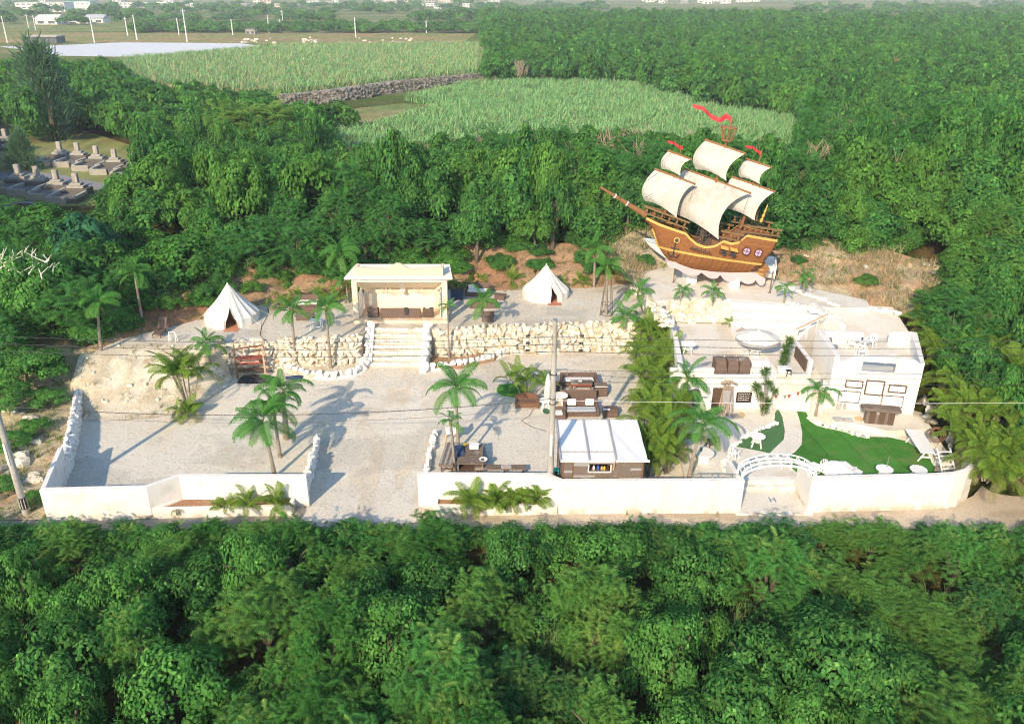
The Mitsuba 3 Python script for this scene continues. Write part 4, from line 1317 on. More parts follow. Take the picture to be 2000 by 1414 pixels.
# ================================================================ TERRACE FURNITURE
k = thing('daybed', 'dark rattan daybed with pale cushions behind the two terrace palms', 'daybed')
build(k, [('frame', bx(-1.1, 1.1, 0, 1.0, .05, .34), 'rattan'), ('back', cbx(-1.15, 1.15, 1.0, 1.16, .05, .85, .03), 'rattan'), ('cushion', cbx(-1.0, 1.0, .05, .95, .343, .47, .04), 'cushion'), ('front_panel', bx(-1.1, 1.1, -.9, -.8, .05, .5), 'rattan')], at(596, 604, TZ), .06)
k = thing('low_table', 'low dark rattan table in front of the daybed behind the two terrace palms', 'table')
build(k, [('table_top', cbx(-.75, .75, -.35, .35, .38, .43, .015), 'weathered_wood'), ('base', bx(-.65, .65, -.28, .28, .02, .378), 'rattan')], at(596, 624, TZ))
k = thing('folding_table', 'white folding table between the two palms on the terrace', 'table')
q = at(619, 642, TZ)
part(k, 'table_top', tf(cbx(-.5, .5, -.3, .3, .70, .74, .02), q), 'plastic_white')
for s in (-1, 1):
    part(k, 'leg_frame', tf(cat(bar((s * .35, -.25, .7), (s * .4, -.25, 0), .04), bar((s * .35, .25, .7), (s * .4, .25, 0), .04), bar((s * .38, -.25, .25), (s * .38, .25, .25), .03)), q), 'plastic_white')
part(k, 'stretcher', tf(bx(-.35, .35, -.27, -.23, .2, .26), q), 'plastic_white')
k = thing('sun_lounger', 'brown slatted sun lounger at the forest edge on the left of the terrace', 'sun lounger')
q = at(312, 655, TZ)
part(k, 'back', tf(bar((0, .55, .32), (0, 1.1, 1.0), .62, .05), q), 'rattan')
part(k, 'seat', tf(bx(-.31, .31, -.6, .55, .28, .33), q), 'rattan')
part(k, 'leg_frame', tf(cat(*[bar((x, y, .28), (x, y, 0), .05) for x in (-.28, .28) for y in (-.55, .5)]), q), 'brown_wood')
k = thing('folding_stand', 'small white folding stand standing on the gravel near the left palms', 'stand')
q = at(338, 668, TZ)
for s in (-1, 1):
    part(k, 'leg_frame', tf(cat(bar((s * .25, -.1, 0), (s * .22, .1, .75), .045), bar((s * .25, .3, 0), (s * .22, .1, .75), .045)), q), 'plastic_white')
part(k, 'crossbar', tf(bar((-.22, .1, .75), (.22, .1, .75), .04), q), 'plastic_white')
k = thing('daybed', 'dark rattan daybed with white cushions right of the pavilion', 'daybed')
build(k, [('frame', bx(-1.0, 1.0, 0, .9, .05, .36), 'rattan'), ('back', cbx(-1.05, 1.05, .9, 1.05, .05, .95, .03), 'rattan'), ('arm', cbx(-1.05, -.9, 0, .897, .05, .7, .03), 'rattan'), ('arm', cbx(.9, 1.05, 0, .897, .05, .7, .03), 'rattan'),
          ('cushion', cbx(-.85, .85, .05, .85, .363, .5, .05), 'cushion'), ('pillow', cbx(-.8, -.25, .5, .8, .503, .85, .06), 'cushion')], at(932, 580, TZ), -.05)
k = thing('box_seat', 'black covered box beside the rattan daybed right of the pavilion', 'box')
build(k, [('body', cbx(-.5, .5, -.3, .5, .02, .75, .03), 'blue_cloth'), ('lid', cbx(-.52, .52, -.32, .52, .753, .82, .02), 'dark_metal')], at(893, 584, TZ), .15)
k = thing('sofa', 'dark rattan sofa facing the daybed right of the pavilion', 'sofa')
build(k, [('back', cbx(-1.1, 1.1, -.1, .06, .03, .85, .03), 'rattan'), ('seat', bx(-1.0, 1.0, .063, .7, .05, .4), 'rattan'), ('cushion', cbx(-.9, .9, .1, .65, .403, .5, .04), 'cushion')], at(944, 602, TZ), .04)
k = thing('side_table', 'dark rattan side table at the right end of the daybed near the white tent', 'table')
build(k, [('table_top', cbx(-.5, .5, -.3, .3, .36, .42, .015), 'rattan'), ('base', bx(-.42, .42, -.25, .25, .02, .358), 'rattan')], at(977, 584, TZ), -.3)
k = thing('bench', 'small dark bench behind the slim palm at the terrace edge', 'bench')
build(k, [('seat', cbx(-.5, .5, -.2, .2, .36, .42, .01), 'rattan'), ('back', cbx(-.5, .5, .2, .26, .36, .75, .01), 'rattan'), ('base', bx(-.45, .45, -.15, .15, .02, .357), 'rattan')], at(953, 628, TZ), .05)

# ================================================================ LOWER YARD FURNITURE
Y = lambda px, py: on(px, py)
k = thing('timber_rack', 'reddish timber rack with shelves standing against the left retaining wall', 'rack')
q = Y(492, 738)
build(k, [('post', bx(-1.05, -.93, -.05, .05, 0, 2.3), 'brown_wood'), ('post', bx(.93, 1.05, -.05, .05, 0, 2.5), 'tan_post'), ('post', bx(.93, 1.05, .5, .6, 0, 2.5), 'tan_post'), ('top_rail', bar((-1.05, .0, 2.3), (1.05, .0, 2.5), .1), 'brown_wood'),
          ('shelf', bx(-.93, .93, -.05, .5, 1.5, 1.56), 'red_paint'), ('shelf', bx(-.93, .93, -.05, .5, 1.05, 1.11), 'brown_wood'), ('shelf', bx(-.93, .93, -.05, .5, .5, .56), 'dark_wood')], q, .12)
for i in range(9):
    part(k, 'log', tf(tube([(-.85 + .02 * i, .05 * (i % 5), 1.17 + .11 * (i // 5)), (.8 - .03 * i, .06 * (i % 5), 1.17 + .11 * (i // 5))], .06, 6), q, .12), ('red_paint', 'brown_wood', 'tan_post')[i % 3])
k = thing('tarpaulin', 'dark grey tarpaulin heap at the foot of the timber rack', 'tarpaulin')
gx, gy = np.meshgrid(np.linspace(-1.2, 1.3, 26), np.linspace(-.6, .5, 16), indexing='ij')
hh = .42 * meshkit.fbm(np.stack([gx * 1.8, gy * 1.8, gx * 0], -1), 4, 9) * np.clip(1.6 - (gx / 1.1) ** 4 - (gy / .45) ** 4, 0, 1)
q = Y(500, 742)
put(k, thick(np.stack([q[0] + gx, q[1] + gy, q[2] + .02 + hh], -1), .012), 'black_rubber', smooth=40)
k = thing('tarpaulin', 'blue grey cloth roll left of the white stone border', 'cloth')
put(k, tube([Y(566, 741) + [-.3, 0, .12], Y(580, 740) + [0, 0, .14], Y(590, 738) + [.1, 0, .1]], [.1, .16, .08], 8), 'blue_cloth')
k = thing('sofa', 'dark rattan corner sofa around a wooden table behind the round white tables', 'sofa')
q = Y(1131, 757)
build(k, [('back', cbx(-1.3, 1.3, .75, .92, .03, .8, .03), 'rattan'), ('arm', cbx(-1.3, -1.12, -.35, .747, .03, .75, .03), 'rattan'), ('arm', cbx(1.12, 1.3, -.35, .747, .03, .75, .03), 'rattan'), ('seat', bx(-1.117, 1.117, .1, .747, .05, .38), 'rattan'),
          ('cushion', cbx(-1.05, 1.05, .14, .74, .383, .5, .04), 'cushion')], q)
k = thing('wooden_table', 'dark wooden table with reddish legs standing inside the corner sofa', 'table')
build(k, [('table_top', cbx(-.75, .75, -.35, .35, .62, .68, .01), 'weathered_wood'), ('apron', bx(-.7, .7, -.32, -.28, .5, .617), 'red_paint')] + [('leg', bar((sx * .62, sy * .28, .62), (sx * .68, sy * .3, 0), .08), 'brown_wood') for sx in (-1, 1) for sy in (-1, 1)], q + [.1, -.45, 0])
k = thing('napkin_box', 'small white box on the dark wooden table of the corner sofa', 'box')
part(k, 'box', tf(cbx(-.12, .12, -.08, .08, .682, .78, .015), q + [.0, -.45, 0]), 'plastic_white')
k = thing('sofa', 'long dark rattan sofa with its back to the road, in front of the corner sofa', 'sofa')
build(k, [('back', cbx(-1.25, 1.25, 0, .14, .03, .82, .03), 'rattan'), ('seat', bx(-1.2, 1.2, .143, .7, .05, .4), 'rattan'), ('arm', cbx(-1.25, -1.1, .143, .75, .4, .62, .02), 'rattan')], Y(1129, 783) + [0, 0, 0])
k = thing('storage_chest', 'dark rattan chest with a pale stripe right of the corner sofa', 'chest')
build(k, [('body', cbx(-.42, .42, -.4, .45, .02, .62, .02), 'rattan'), ('lid', cbx(-.44, .44, -.1, .47, .623, .70, .02), 'weathered_wood'), ('pale_slat', bx(-.44, .44, -.17, -.103, .623, .66), 'plaster_cream')], Y(1173, 770))
k = thing('sofa', 'dark rattan sofa with three pale cushions behind the white roofed hut', 'sofa')
q = Y(1135, 812)
build(k, [('back', cbx(-1.15, 1.15, .75, .92, .03, .85, .03), 'rattan'), ('arm', cbx(-1.17, -1.0, -.2, .747, .03, .62, .03), 'rattan'), ('arm', cbx(1.0, 1.17, -.2, .747, .03, .62, .03), 'rattan'), ('seat', bx(-.997, .997, -.2, .747, .05, .36), 'rattan'),
          ('cushion', cbx(-.97, .97, -.18, .5, .363, .47, .04), 'net_grey'), ('pillow', cbx(-.9, -.3, .5, .72, .473, .95, .06), 'cushion'), ('pillow', cbx(.3, .9, .5, .72, .473, .95, .06), 'cushion')], q)
k = thing('storage_chest', 'dark rattan chest with a white book on it beside the white roofed hut', 'chest')
build(k, [('body', cbx(-.5, .5, -.3, .3, .02, .55, .03), 'rattan'), ('lid', cbx(-.52, .52, -.32, .32, .553, .6, .02), 'rattan'), ('white_cloth', bx(-.5, -.05, -.34, -.12, .603, .62), 'plastic_white')], Y(1191, 812))
k = thing('lounge_chair', 'dark rattan armchair left of the corner sofa beside the utility pole', 'armchair')
build(k, sofa(k, .85, .8, .7, 'rattan'), Y(1092, 772) + [-.2, .1, 0], .1)
k = thing('lounge_chair', 'dark rattan armchair with a pale cushion behind the utility pole', 'armchair')
build(k, sofa(k, .85, .8, .7, 'rattan', cushions=1), Y(1092, 822), .05)
round_table(Y(1094, 790), 'white plastic round table just right of the utility pole', .3, r=.52)
round_table(Y(1066, 800), 'white plastic round table just left of the utility pole under the closed parasol', .7, r=.45)
parasol(Y(1069, 796), .9, 2.55, 'white closed parasol standing beside the utility pole', closed=True)
k = thing('bucket', 'dark green round basin under the white table left of the utility pole', 'basin')
part(k, 'bowl', lathe([(0.0, .02), (.2, .02), (.27, .18), (.24, .18), (.0, .06)], 14, Y(1067, 806)), 'green_cloth')
k = thing('garden_bench', 'brown wooden slatted bench with arched back in front of the palm clump', 'bench')
q = Y(1029, 795)
for i in range(4):
    part(k, 'seat_slat', tf(bx(-.75, .75, -.22 + i * .13, -.11 + i * .13, .40, .43), q), 'brown_wood')
bk = Polygon([(-.75, .45), (.75, .45), (.75, .75)] + [(.75 - 1.5 * t, .75 + .2 * math.sin(t * math.pi)) for t in np.linspace(0, 1, 9)][1:])
v, f = prism(bk, .3, .34)
part(k, 'back', tf((np.stack([v[:, 0], v[:, 2], v[:, 1]], 1), f[:, ::-1]), q), 'brown_wood')
for s in (-1, 1):
    part(k, 'arm_frame', tf(cat(bx(s * .75 - .04, s * .75 + .04, -.24, .34, .60, .65), bx(s * .75 - .04, s * .75 + .04, -.24, -.17, 0, .6), bx(s * .75 - .04, s * .75 + .04, .26, .33, 0, .6)), q), 'brown_wood')
part(k, 'front_panel', tf(bx(-.71, .71, -.24, -.2, .08, .38), q), 'brown_wood')
# benches and tables behind the wall right of the driveway
k = thing('trestle_table', 'long dark plank table beside the low white stone wall of the driveway', 'table')
A0, A1 = Y(880, 928), Y(892, 884)
rz = math.atan2(A1[1] - A0[1], A1[0] - A0[0])
L = np.linalg.norm(A1 - A0)
for i in range(6):
    part(k, 'plank', tf(bx(0, L + .1, -.42 + i * .142, -.42 + i * .142 + .134, .68, .72), A0 + [-.25, .05, 0], rz), 'grey_cloth' if i % 2 else 'weathered_wood')
part(k, 'front_apron', tf(bx(-.03, .0, -.42, .43, .55, .72), A0 + [-.25, .05, 0], rz), 'weathered_wood')
for t in (.2, L - .1):
    part(k, 'trestle', tf(cat(bar((t, -.35, .68), (t, -.3, 0), .07), bar((t, .35, .68), (t, .3, 0), .07), bx(t - .03, t + .03, -.3, .3, .25, .32)), A0 + [-.25, .05, 0], rz), 'dark_wood')
k = thing('grill_cover', 'dark blue cloth cover over a stand behind the front palm trunk', 'cover')
q = Y(896, 902)
build(k, [('cover', cbx(-.4, .4, -.55, .55, .35, .95, .1), 'blue_cloth'), ('stand', cat(*[bx(x - .03, x + .03, y - .03, y + .03, 0, .36) for x in (-.33, .33) for y in (-.45, .45)]), 'dark_wood')], q, .1)
k = thing('sink_table', 'pale blue sink table on timber legs behind the front palm', 'table')
q = Y(884, 862)
build(k, [('basin', cbx(-.42, .42, -.42, .42, .75, .88, .03), 'metal_white'), ('leg', bar((-.36, -.36, .75), (-.6, -.8, 0), .07), 'pale_wood'), ('leg', bar((.0, -.36, .75), (0, -.5, 0), .09), 'plastic_white'), ('leg', bar((.36, .3, .75), (.4, .4, 0), .07), 'pale_wood'), ('leg', bar((-.36, .3, .75), (-.4, .4, 0), .07), 'pale_wood'), ('splash_panel', bx(.36, .42, -.4, .4, .883, 1.2), 'metal_white')], q, .1)
k = thing('crate_table', 'weathered timber table with a white box on it behind the boundary wall', 'table')
q = Y(926, 908)
build(k, [('body', bx(-.5, .5, -.3, .9, .05, .80), 'dark_wood')] + [('plank', bx(-.55 + i * .22, -.55 + i * .22 + .21, -.32, .95, .803, .84), 'weathered_wood') for i in range(5)] + [('shelf_box', bx(-.32, .2, -.5, -.323, .35, .7), 'dark_metal')], q)
k = thing('white_box', 'white plastic box on the weathered timber table behind the boundary wall', 'box')
build(k, [('box', cbx(-.28, .28, -.2, .25, .842, 1.05, .04), 'plastic_white'), ('lid', cbx(-.29, .29, -.21, .26, 1.053, 1.09, .02), 'plastic_white')], q + [0, .55, 0])
k = thing('yellow_box', 'yellow plastic box on the gravel between the blue cover and the timber table', 'box')
build(k, [('box', cbx(-.17, .17, -.2, .2, .002, .3, .02), 'yellow_plastic')], Y(909, 876))
k = thing('workbench', 'weathered grey wooden workbench closest to the boundary wall', 'workbench')
q = Y(919, 928)
build(k, [('plank', bx(-.8, .8, -.32 + i * .2, -.32 + i * .2 + .19, .78, .83), 'weathered_wood') for i in range(4)] + [('side_panel', bx(-.75, -.68, -.28, .4, 0, .777), 'weathered_wood'), ('side_panel', bx(.68, .75, -.28, .4, 0, .777), 'weathered_wood'), ('shelf', bx(-.677, .677, -.25, .38, .3, .35), 'dark_wood')], q + [0, .25, 0])
k = thing('barrel', 'narrow grey tarpaulin propped against the right side of the timber table', 'tarpaulin')
part(k, 'sheet', thick(np.array([[Y(945, 905) + [-.15, 0, .02], Y(952, 900) + [.1, 0, .02]], [Y(938, 885) + [0, 0, .75], Y(941, 885) + [.1, 0, .8]]]), .03), 'grey_cloth')
k = thing('washbasin', 'small white washbasin on a pedestal beside the workbench', 'basin')
build(k, [('bowl', lathe([(.0, .72), (.2, .74), (.26, .84), (.22, .84), (.0, .76)], 14), 'plastic_white'), ('pedestal', lathe([(.1, 0), (.06, .1), (.06, .735)], 10), 'plaster_cream')], Y(944, 920))
k = thing('low_bench', 'long low dark plank bench with a metal tray directly behind the wall', 'bench')
q = Y(977, 931)
build(k, [('bench_top', cbx(-1.5, 1.5, -.2, .35, .42, .48, .01), 'weathered_wood'), ('leg_board', bx(-1.4, -1.3, -.15, .3, 0, .417), 'dark_wood'), ('leg_board', bx(.2, .3, -.15, .3, 0, .417), 'dark_wood'), ('leg_board', bx(1.3, 1.4, -.15, .3, 0, .417), 'dark_wood')], q + [0, .25, 0])
k = thing('metal_tray', 'grey metal tray with a brown dish on the long low plank bench', 'tray')
build(k, [('tray', cbx(-.3, .3, -.14, .28, .482, .50, .008), 'net_grey'), ('dish', lathe([(0, .503), (.14, .503), (.17, .54), (.0, .52)], 14), 'tan_post')], q + [.35, .25, 0])
# ================================================================ HUT WITH WHITE ROOF
k = thing('hut', 'weathered plank hut with a white sheet roof right of the utility pole', 'hut')
hx0, hx1, hy0, hy1 = 3.55, 7.95, 37.5, 41.0
Z0, Z1, Z2 = .05, 2.95, 3.25
hw = at(1176, 918, 2.6)[0]
win = (5.0, 6.15, 2.28, 2.68)
part(k, 'frame_post', cat(bx(hx0, hx0 + .1, hy0 - .03, hy0 + .08, Z0, Z1), bx(hx1 - .1, hx1, hy0 - .03, hy0 + .08, Z0, Z1), bx(4.1, 4.16, hy0 - .03, hy0 + .05, Z0, Z1)), 'brown_wood')
row = 0
z = 1.6
while z < Z1 - .02:
    h = .145
    for a, b in ((hx0 + .1, 4.1), (4.16, hx1 - .1)):
        cuts = [a, b]
        segs = []
        if a > 4 and z + h > win[2] and z < win[3]:
            segs = [(a, win[0]), (win[1], b)]
        else:
            segs = [(a, b)]
        for s0, s1 in segs:
            x = s0
            while x < s1 - .01:
                e = min(s1, x + R.uniform(.9, 1.7))
                if s1 - e < .3:
                    e = s1
                part(k, 'plank', bx(x + .003, e - .003, hy0 - R.uniform(0, .012), hy0 + .03, z, min(z + h - .008, Z1)), 'weathered_wood' if R.random() < .75 else 'grey_cloth')
                x = e
    z += h
part(k, 'inner_wall', cat(bx(hx0 + .05, win[0], hy0 + .035, hy0 + .06, Z0, Z1), bx(win[1], hx1 - .05, hy0 + .035, hy0 + .06, Z0, Z1), bx(win[0], win[1], hy0 + .035, hy0 + .06, Z0, win[2]), bx(win[0], win[1], hy0 + .035, hy0 + .06, win[3], Z1)), 'dark_wood')
part(k, 'side_wall', bx(hx0, hx0 + .06, hy0 + .083, hy1, Z0, Z1), 'weathered_wood')
part(k, 'side_wall', bx(hx1 - .06, hx1, hy0 + .083, hy1, Z0, Z1), 'weathered_wood')
part(k, 'back_wall', bx(hx0 + .06, hx1 - .06, hy1 - .06, hy1, Z0, Z2 - .05), 'weathered_wood')
part(k, 'window_frame', cat(bx(win[0] - .06, win[1] + .06, hy0 - .05, hy0 - .013, win[2] - .07, win[2]), bx(win[0] - .06, win[0], hy0 - .05, hy0 - .013, win[2], win[3] + .02), bx(win[1], win[1] + .06, hy0 - .05, hy0 - .013, win[2], win[3] + .02)), 'plaster_cream')
part(k, 'counter', bx(win[0], win[1], hy0 + .065, hy0 + .5, win[2] - .06, win[2] - .01), 'dark_wood')
# roof panels: white sheets between dark ribs
xs_ = [hx0 - .12, 4.98, 6.42, hx1 + .18]
rz0, rz1 = Z1 + .05, Z2 + .15
for i in range(3):
    Pn = np.array([[[x, y, rz0 + (rz1 - rz0) * t - .05 * math.sin((x - xs_[i]) / (xs_[i + 1] - xs_[i]) * math.pi) * math.sin(t * math.pi) + (.03 * math.sin(x * 7 + y * 3) if i == 2 else 0)] for x in np.linspace(xs_[i] + .003, xs_[i + 1] - .003, 14)]
                   for t, y in zip(np.linspace(0, 1, 14), np.linspace(hy0 - .12, hy1 + .2, 14))])
    part(k, 'roof_panel', thick(Pn, .02), 'metal_white', smooth=30)
for x in xs_[:3]:
    part(k, 'roof_rib', bar((x, hy0 - .1, rz0 + .07), (x, hy1 + .2, rz1 + .07), .09, .07), 'grey_cloth')
part(k, 'roof_batten', bar((hx0 - .08, hy0 + .65, rz0 + .10), (6.4, hy0 + .65, rz0 + .10), .05, .04), 'grey_cloth')
part(k, 'eave', bx(hx0 - .12, hx1 + .18, hy0 - .15, hy0 - .123, rz0 - .06, rz0 + .02), 'metal_white')
part(k, 'rear_edge', bar((hx0 - .12, hy1 + .22, rz1), (hx1 + .18, hy1 + .22, rz1), .05), 'grey_cloth')
part(k, 'downpipe', tube([(6.35, hy0 - .18, rz0 + .05), (6.33, hy0 - .14, 2.7), (6.3, hy0 - .12, 2.45)], .035, 6), 'tan_post')
part(k, 'finial_block', cbx(hx1 + .05, hx1 + .28, hy0 - .2, hy0 - .152, rz0 - .06, rz0 + .08, .01), 'plastic_white')
for x, m, h, lab in ((5.28, 'plastic_white', .26, 'white bottle'), (5.52, 'blue_plastic', .28, 'blue bottle'), (5.72, 'tan_post', .22, 'brown jar'), (5.86, 'yellow_plastic', .24, 'orange and yellow bottle')):
    kk = thing('bottle', f'{lab} on the counter in the hut window', 'bottle')
    put(kk, lathe([(0, 0), (.06, 0), (.065, h * .65), (.03, h * .8), (.03, h), (0, h)], 10, (x, hy0 + .18, win[2] - .008)), m)
k = thing('teal_crate', 'small teal crate on a dark post at the left side of the hut', 'crate')
part(k, 'crate', cbx(3.18, 3.45, 38.2, 38.6, 1.6, 1.85, .02), 'teal_plastic')
part(k, 'crate_opening', bx(3.22, 3.41, 38.194, 38.198, 1.64, 1.81), 'dark_metal')
part(k, 'post', bx(3.15, 3.48, 38.15, 38.65, 0, 1.597), 'dark_wood')
# ================================================================ SAILING SHIP (model propped in front of the real boat)
TILT = math.radians(14.5)
SB = np.array([0.0, 61.0, 0.0])
SB[2] = H_CAM - SB[1] * math.tan(PITCH + math.atan((540 - CY) / F_PX))
SB[0] = (1395 - CX) / F_PX * (SB[1] * math.cos(PITCH) - (SB[2] - H_CAM) * math.sin(PITCH))


def S(X, Y):
    """Model coordinates (along, up) in the ship's centre plane of a point of its drawn side view."""
    p = atY(1140 + X / 3.536, 180 + Y / 3.536, SB[1])
    u, v = p[0] - SB[0], p[2] - SB[2]
    return np.array([u * math.cos(TILT) - v * math.sin(TILT), u * math.sin(TILT) + v * math.cos(TILT)])


def SS_(pts):
    return np.array([S(*p) for p in pts])


ship = thing('sailing_ship', 'brown wooden three-masted sailing ship with cream sails and red pennants, tilted bow up', 'ship')
LSH = lambda m: tf(m, SB, ry=TILT)


def sp(name, mesh, m, **kw):
    return part(ship, name, LSH(mesh), m, **kw)


def s3(X, Y, y=0.0):
    q = S(X, Y)
    return np.array([q[0], y, q[1]])


sheer = SS_([(425, 862), (520, 900), (690, 950), (715, 980), (760, 1018), (820, 1036), (880, 1026), (940, 990), (985, 1008), (1040, 1000), (1095, 952), (1200, 974), (1310, 996)])
keel = SS_([(425, 884), (478, 952), (510, 1060), (560, 1135), (640, 1190), (740, 1222), (860, 1240), (1000, 1250), (1120, 1250), (1190, 1235), (1262, 1110), (1312, 1002)])
o = np.argsort(keel[:, 0])
x_lo, x_hi = max(sheer[:, 0].min(), keel[:, 0].min()) + .01, min(sheer[:, 0].max(), keel[:, 0].max()) - .01
band0, band1 = S(520, 1062), S(1225, 1168)
ZS = lambda x: np.interp(x, sheer[:, 0], sheer[:, 1])
ZK = lambda x: np.minimum(np.interp(x, keel[o, 0], keel[o, 1]), ZS(x) - .05)
ZB = lambda x: np.clip(band0[1] + (x - band0[0]) / (band1[0] - band0[0]) * (band1[1] - band0[1]) + .05 * np.cos((x + 1) * .5), ZK(x) + .02, ZS(x) - .03)


def beam(x):
    s = np.clip((x - x_lo) / (x_hi - x_lo), 0, 1)
    return 1.55 * np.clip(np.sin(np.clip(s * 1.9, 0, math.pi / 2)) ** .7, 0.03, 1) * (1 - .28 * np.clip((s - .6) / .4, 0, 1) ** 2)


def HP(x, z, side, off=0.0):
    zk, zs = ZK(x), ZS(x)
    top = np.maximum(zs, ZB(x) + .3)
    t = np.clip((z - zk) / np.maximum(top - zk, .05), 0, 1)
    y = beam(x) * (1 - (1 - t) ** 2.3) ** .62 * (1 - .1 * t ** 3)
    return np.stack([x, side * (y + off), z], -1)


nx = 60
xs_s = np.linspace(x_lo, x_hi, nx)
for side in (-1, 1):
    G_ = np.array([HP(np.full(14, x), ZK(x) + (ZS(x) - ZK(x)) * np.linspace(0, 1, 14), side) for x in xs_s])
    sp('hull_side', thick(G_, .08, (0, -side, 0)), 'ship_dark', smooth=30)
deck = np.array([[[x, yy * beam(x) * .9, ZS(x) - .22] for yy in (-1, -.5, 0, .5, 1)] for x in xs_s])
sp('deck', thick(deck, .06, (0, 0, -1)), 'ship_mid')
sp('transom', thick(np.array([HP(np.full(8, x_hi), ZK(x_hi) + (ZS(x_hi) - ZK(x_hi)) * np.linspace(0, 1, 8), s) for s in (-1, 1)]), .06, (1, 0, 0)), 'ship_dark')


def patch(name, xa, xb, fa, fb, side, m, off=.03, n=8):
    xx = np.linspace(xa, xb, n)
    Gp = np.array([HP(np.full(3, x), np.linspace(fa(x), fb(x), 3), side, .002) for x in xx])
    return sp(name, thick(Gp, off, (0, side, 0)), m)


for side in (-1, 1):
    # strakes between the gold band and the rail
    rows = 6
    for r in range(rows):
        cuts = [x_lo + .25, x_lo + 2.4 + .5 * (r % 2), x_lo + 4.8 + .6 * (r % 3), x_lo + 7.2 - .5 * (r % 2), x_hi - .1]
        for a, b in zip(cuts[:-1], cuts[1:]):
            fa = lambda x, r=r: ZB(x) + .10 + (np.maximum(ZS(x) - .16, ZB(x) + .12) - ZB(x) - .10) * (r / rows) + .012
            fb = lambda x, r=r: ZB(x) + .10 + (np.maximum(ZS(x) - .16, ZB(x) + .12) - ZB(x) - .10) * ((r + 1) / rows)
            patch('strake', a + .012, b - .012, fa, fb, side, 'ship_plank', n=10)
    # staves below the band, fanning out
    nst = 19
    for i in range(nst):
        a, b = x_lo + 1.1 + (x_hi - x_lo - 1.9) * i / nst, x_lo + 1.1 + (x_hi - x_lo - 1.9) * (i + 1) / nst
        n = 6
        Gp = np.array([[HP(np.array([xx]), np.array([ZK(xx) + .03 + (ZB(xx) - .11 - ZK(xx) - .03) * t]), side, .002)[0] for t in np.linspace(0, 1, n)] for xx in (a + .016, (a + b) / 2, b - .016)])
        sp('stave', thick(Gp, .03, (0, side, 0)), 'ship_plank')
    patch('gold_band', x_lo + .7, x_hi - .35, lambda x: ZB(x) - .10, lambda x: ZB(x) + .08, side, 'ship_gold', .06, 40)
    patch('rail_band', x_lo, x_hi, lambda x: ZS(x) - .15, lambda x: ZS(x) + .02, side, 'ship_gold', .07, 60)
    patch('stem_board', x_lo + .02, x_lo + .30, lambda x: ZK(x), lambda x: ZS(x) - .16, side, 'ship_dark', .05, 6)

# rails with turned balusters
BAL = lathe([(.03, 0), (.06, .03), (.10, .13), (.06, .24), (.04, .30), (.06, .34)], 8)
for (xa, ya, xb, yb, n) in ((418, 786, 712, 880, 6), (918, 926, 1070, 955, 3), (1066, 888, 1338, 930, 7)):
    a, b = S(xa, ya), S(xb, yb)
    for side in (-1, 1):
        ya_ = side * (beam(np.clip(a[0], x_lo, x_hi)) * .92 + .06)
        yb_ = side * (beam(np.clip(b[0], x_lo, x_hi)) * .92 + .06)
        A3, B3 = np.array([a[0], ya_, a[1]]), np.array([b[0], yb_, b[1]])
        hk = sp('handrail', bar(A3, B3, .16, .12), 'ship_rail')
        lo = np.array([0, 0, .46])
        sp('foot_rail', bar(A3 - lo, B3 - lo, .12, .09), 'ship_rail')
        for i in range(n):
            t = (i + .5) / n
            q = A3 * (1 - t) + B3 * t - [0, 0, .42]
            part(hk, 'baluster', LSH(tf(BAL, q)), 'baluster_brown', smooth=40)
# bowsprit, masts, yards
a, b = s3(430, 850), s3(115, 657)
sp('bowsprit', tube([a, (a + b) / 2, b], [.24, .15, .08], 8), 'ship_mid', smooth=40)
for t in (.42, .68):
    q = a * (1 - t) + b * t
    sp('bowsprit_ring', tube([q - (b - a) * .012, q + (b - a) * .012], [.18 - .07 * t + .05] * 2, 8), 'cable_white')
MAST = {'main': ((822, 985), (1018, 215), .17), 'fore': ((570, 810), (672, 395), .11), 'mizzen': ((1112, 860), (1228, 412), .11)}
for nm, (p, q, r) in MAST.items():
    p3, q3 = s3(*p), s3(*q)
    sp('mast', tube([p3 - [0, 0, .9], p3, q3], [r, r, r * .35], 8), 'ship_mid', smooth=40)
SAILS = [('fore_course', (510, 548), (752, 620), (420, 670), (436, 770), (664, 706), (628, 852), 34), ('fore_topsail', (595, 415), (738, 459), (544, 480), (550, 542), (676, 495), (658, 570), 18),
         ('main_course', (728, 556), (1118, 672), (630, 690), (612, 860), (945, 790), (905, 988), 40), ('main_topsail', (862, 344), (1098, 412), (776, 450), (792, 550), (990, 500), (968, 600), 30),
         ('mizzen_course', (1050, 603), (1298, 672), (980, 700), (975, 824), (1196, 760), (1160, 870), 30), ('mizzen_topsail', (1135, 472), (1285, 512), (1084, 545), (1092, 600), (1218, 560), (1202, 627), 18)]
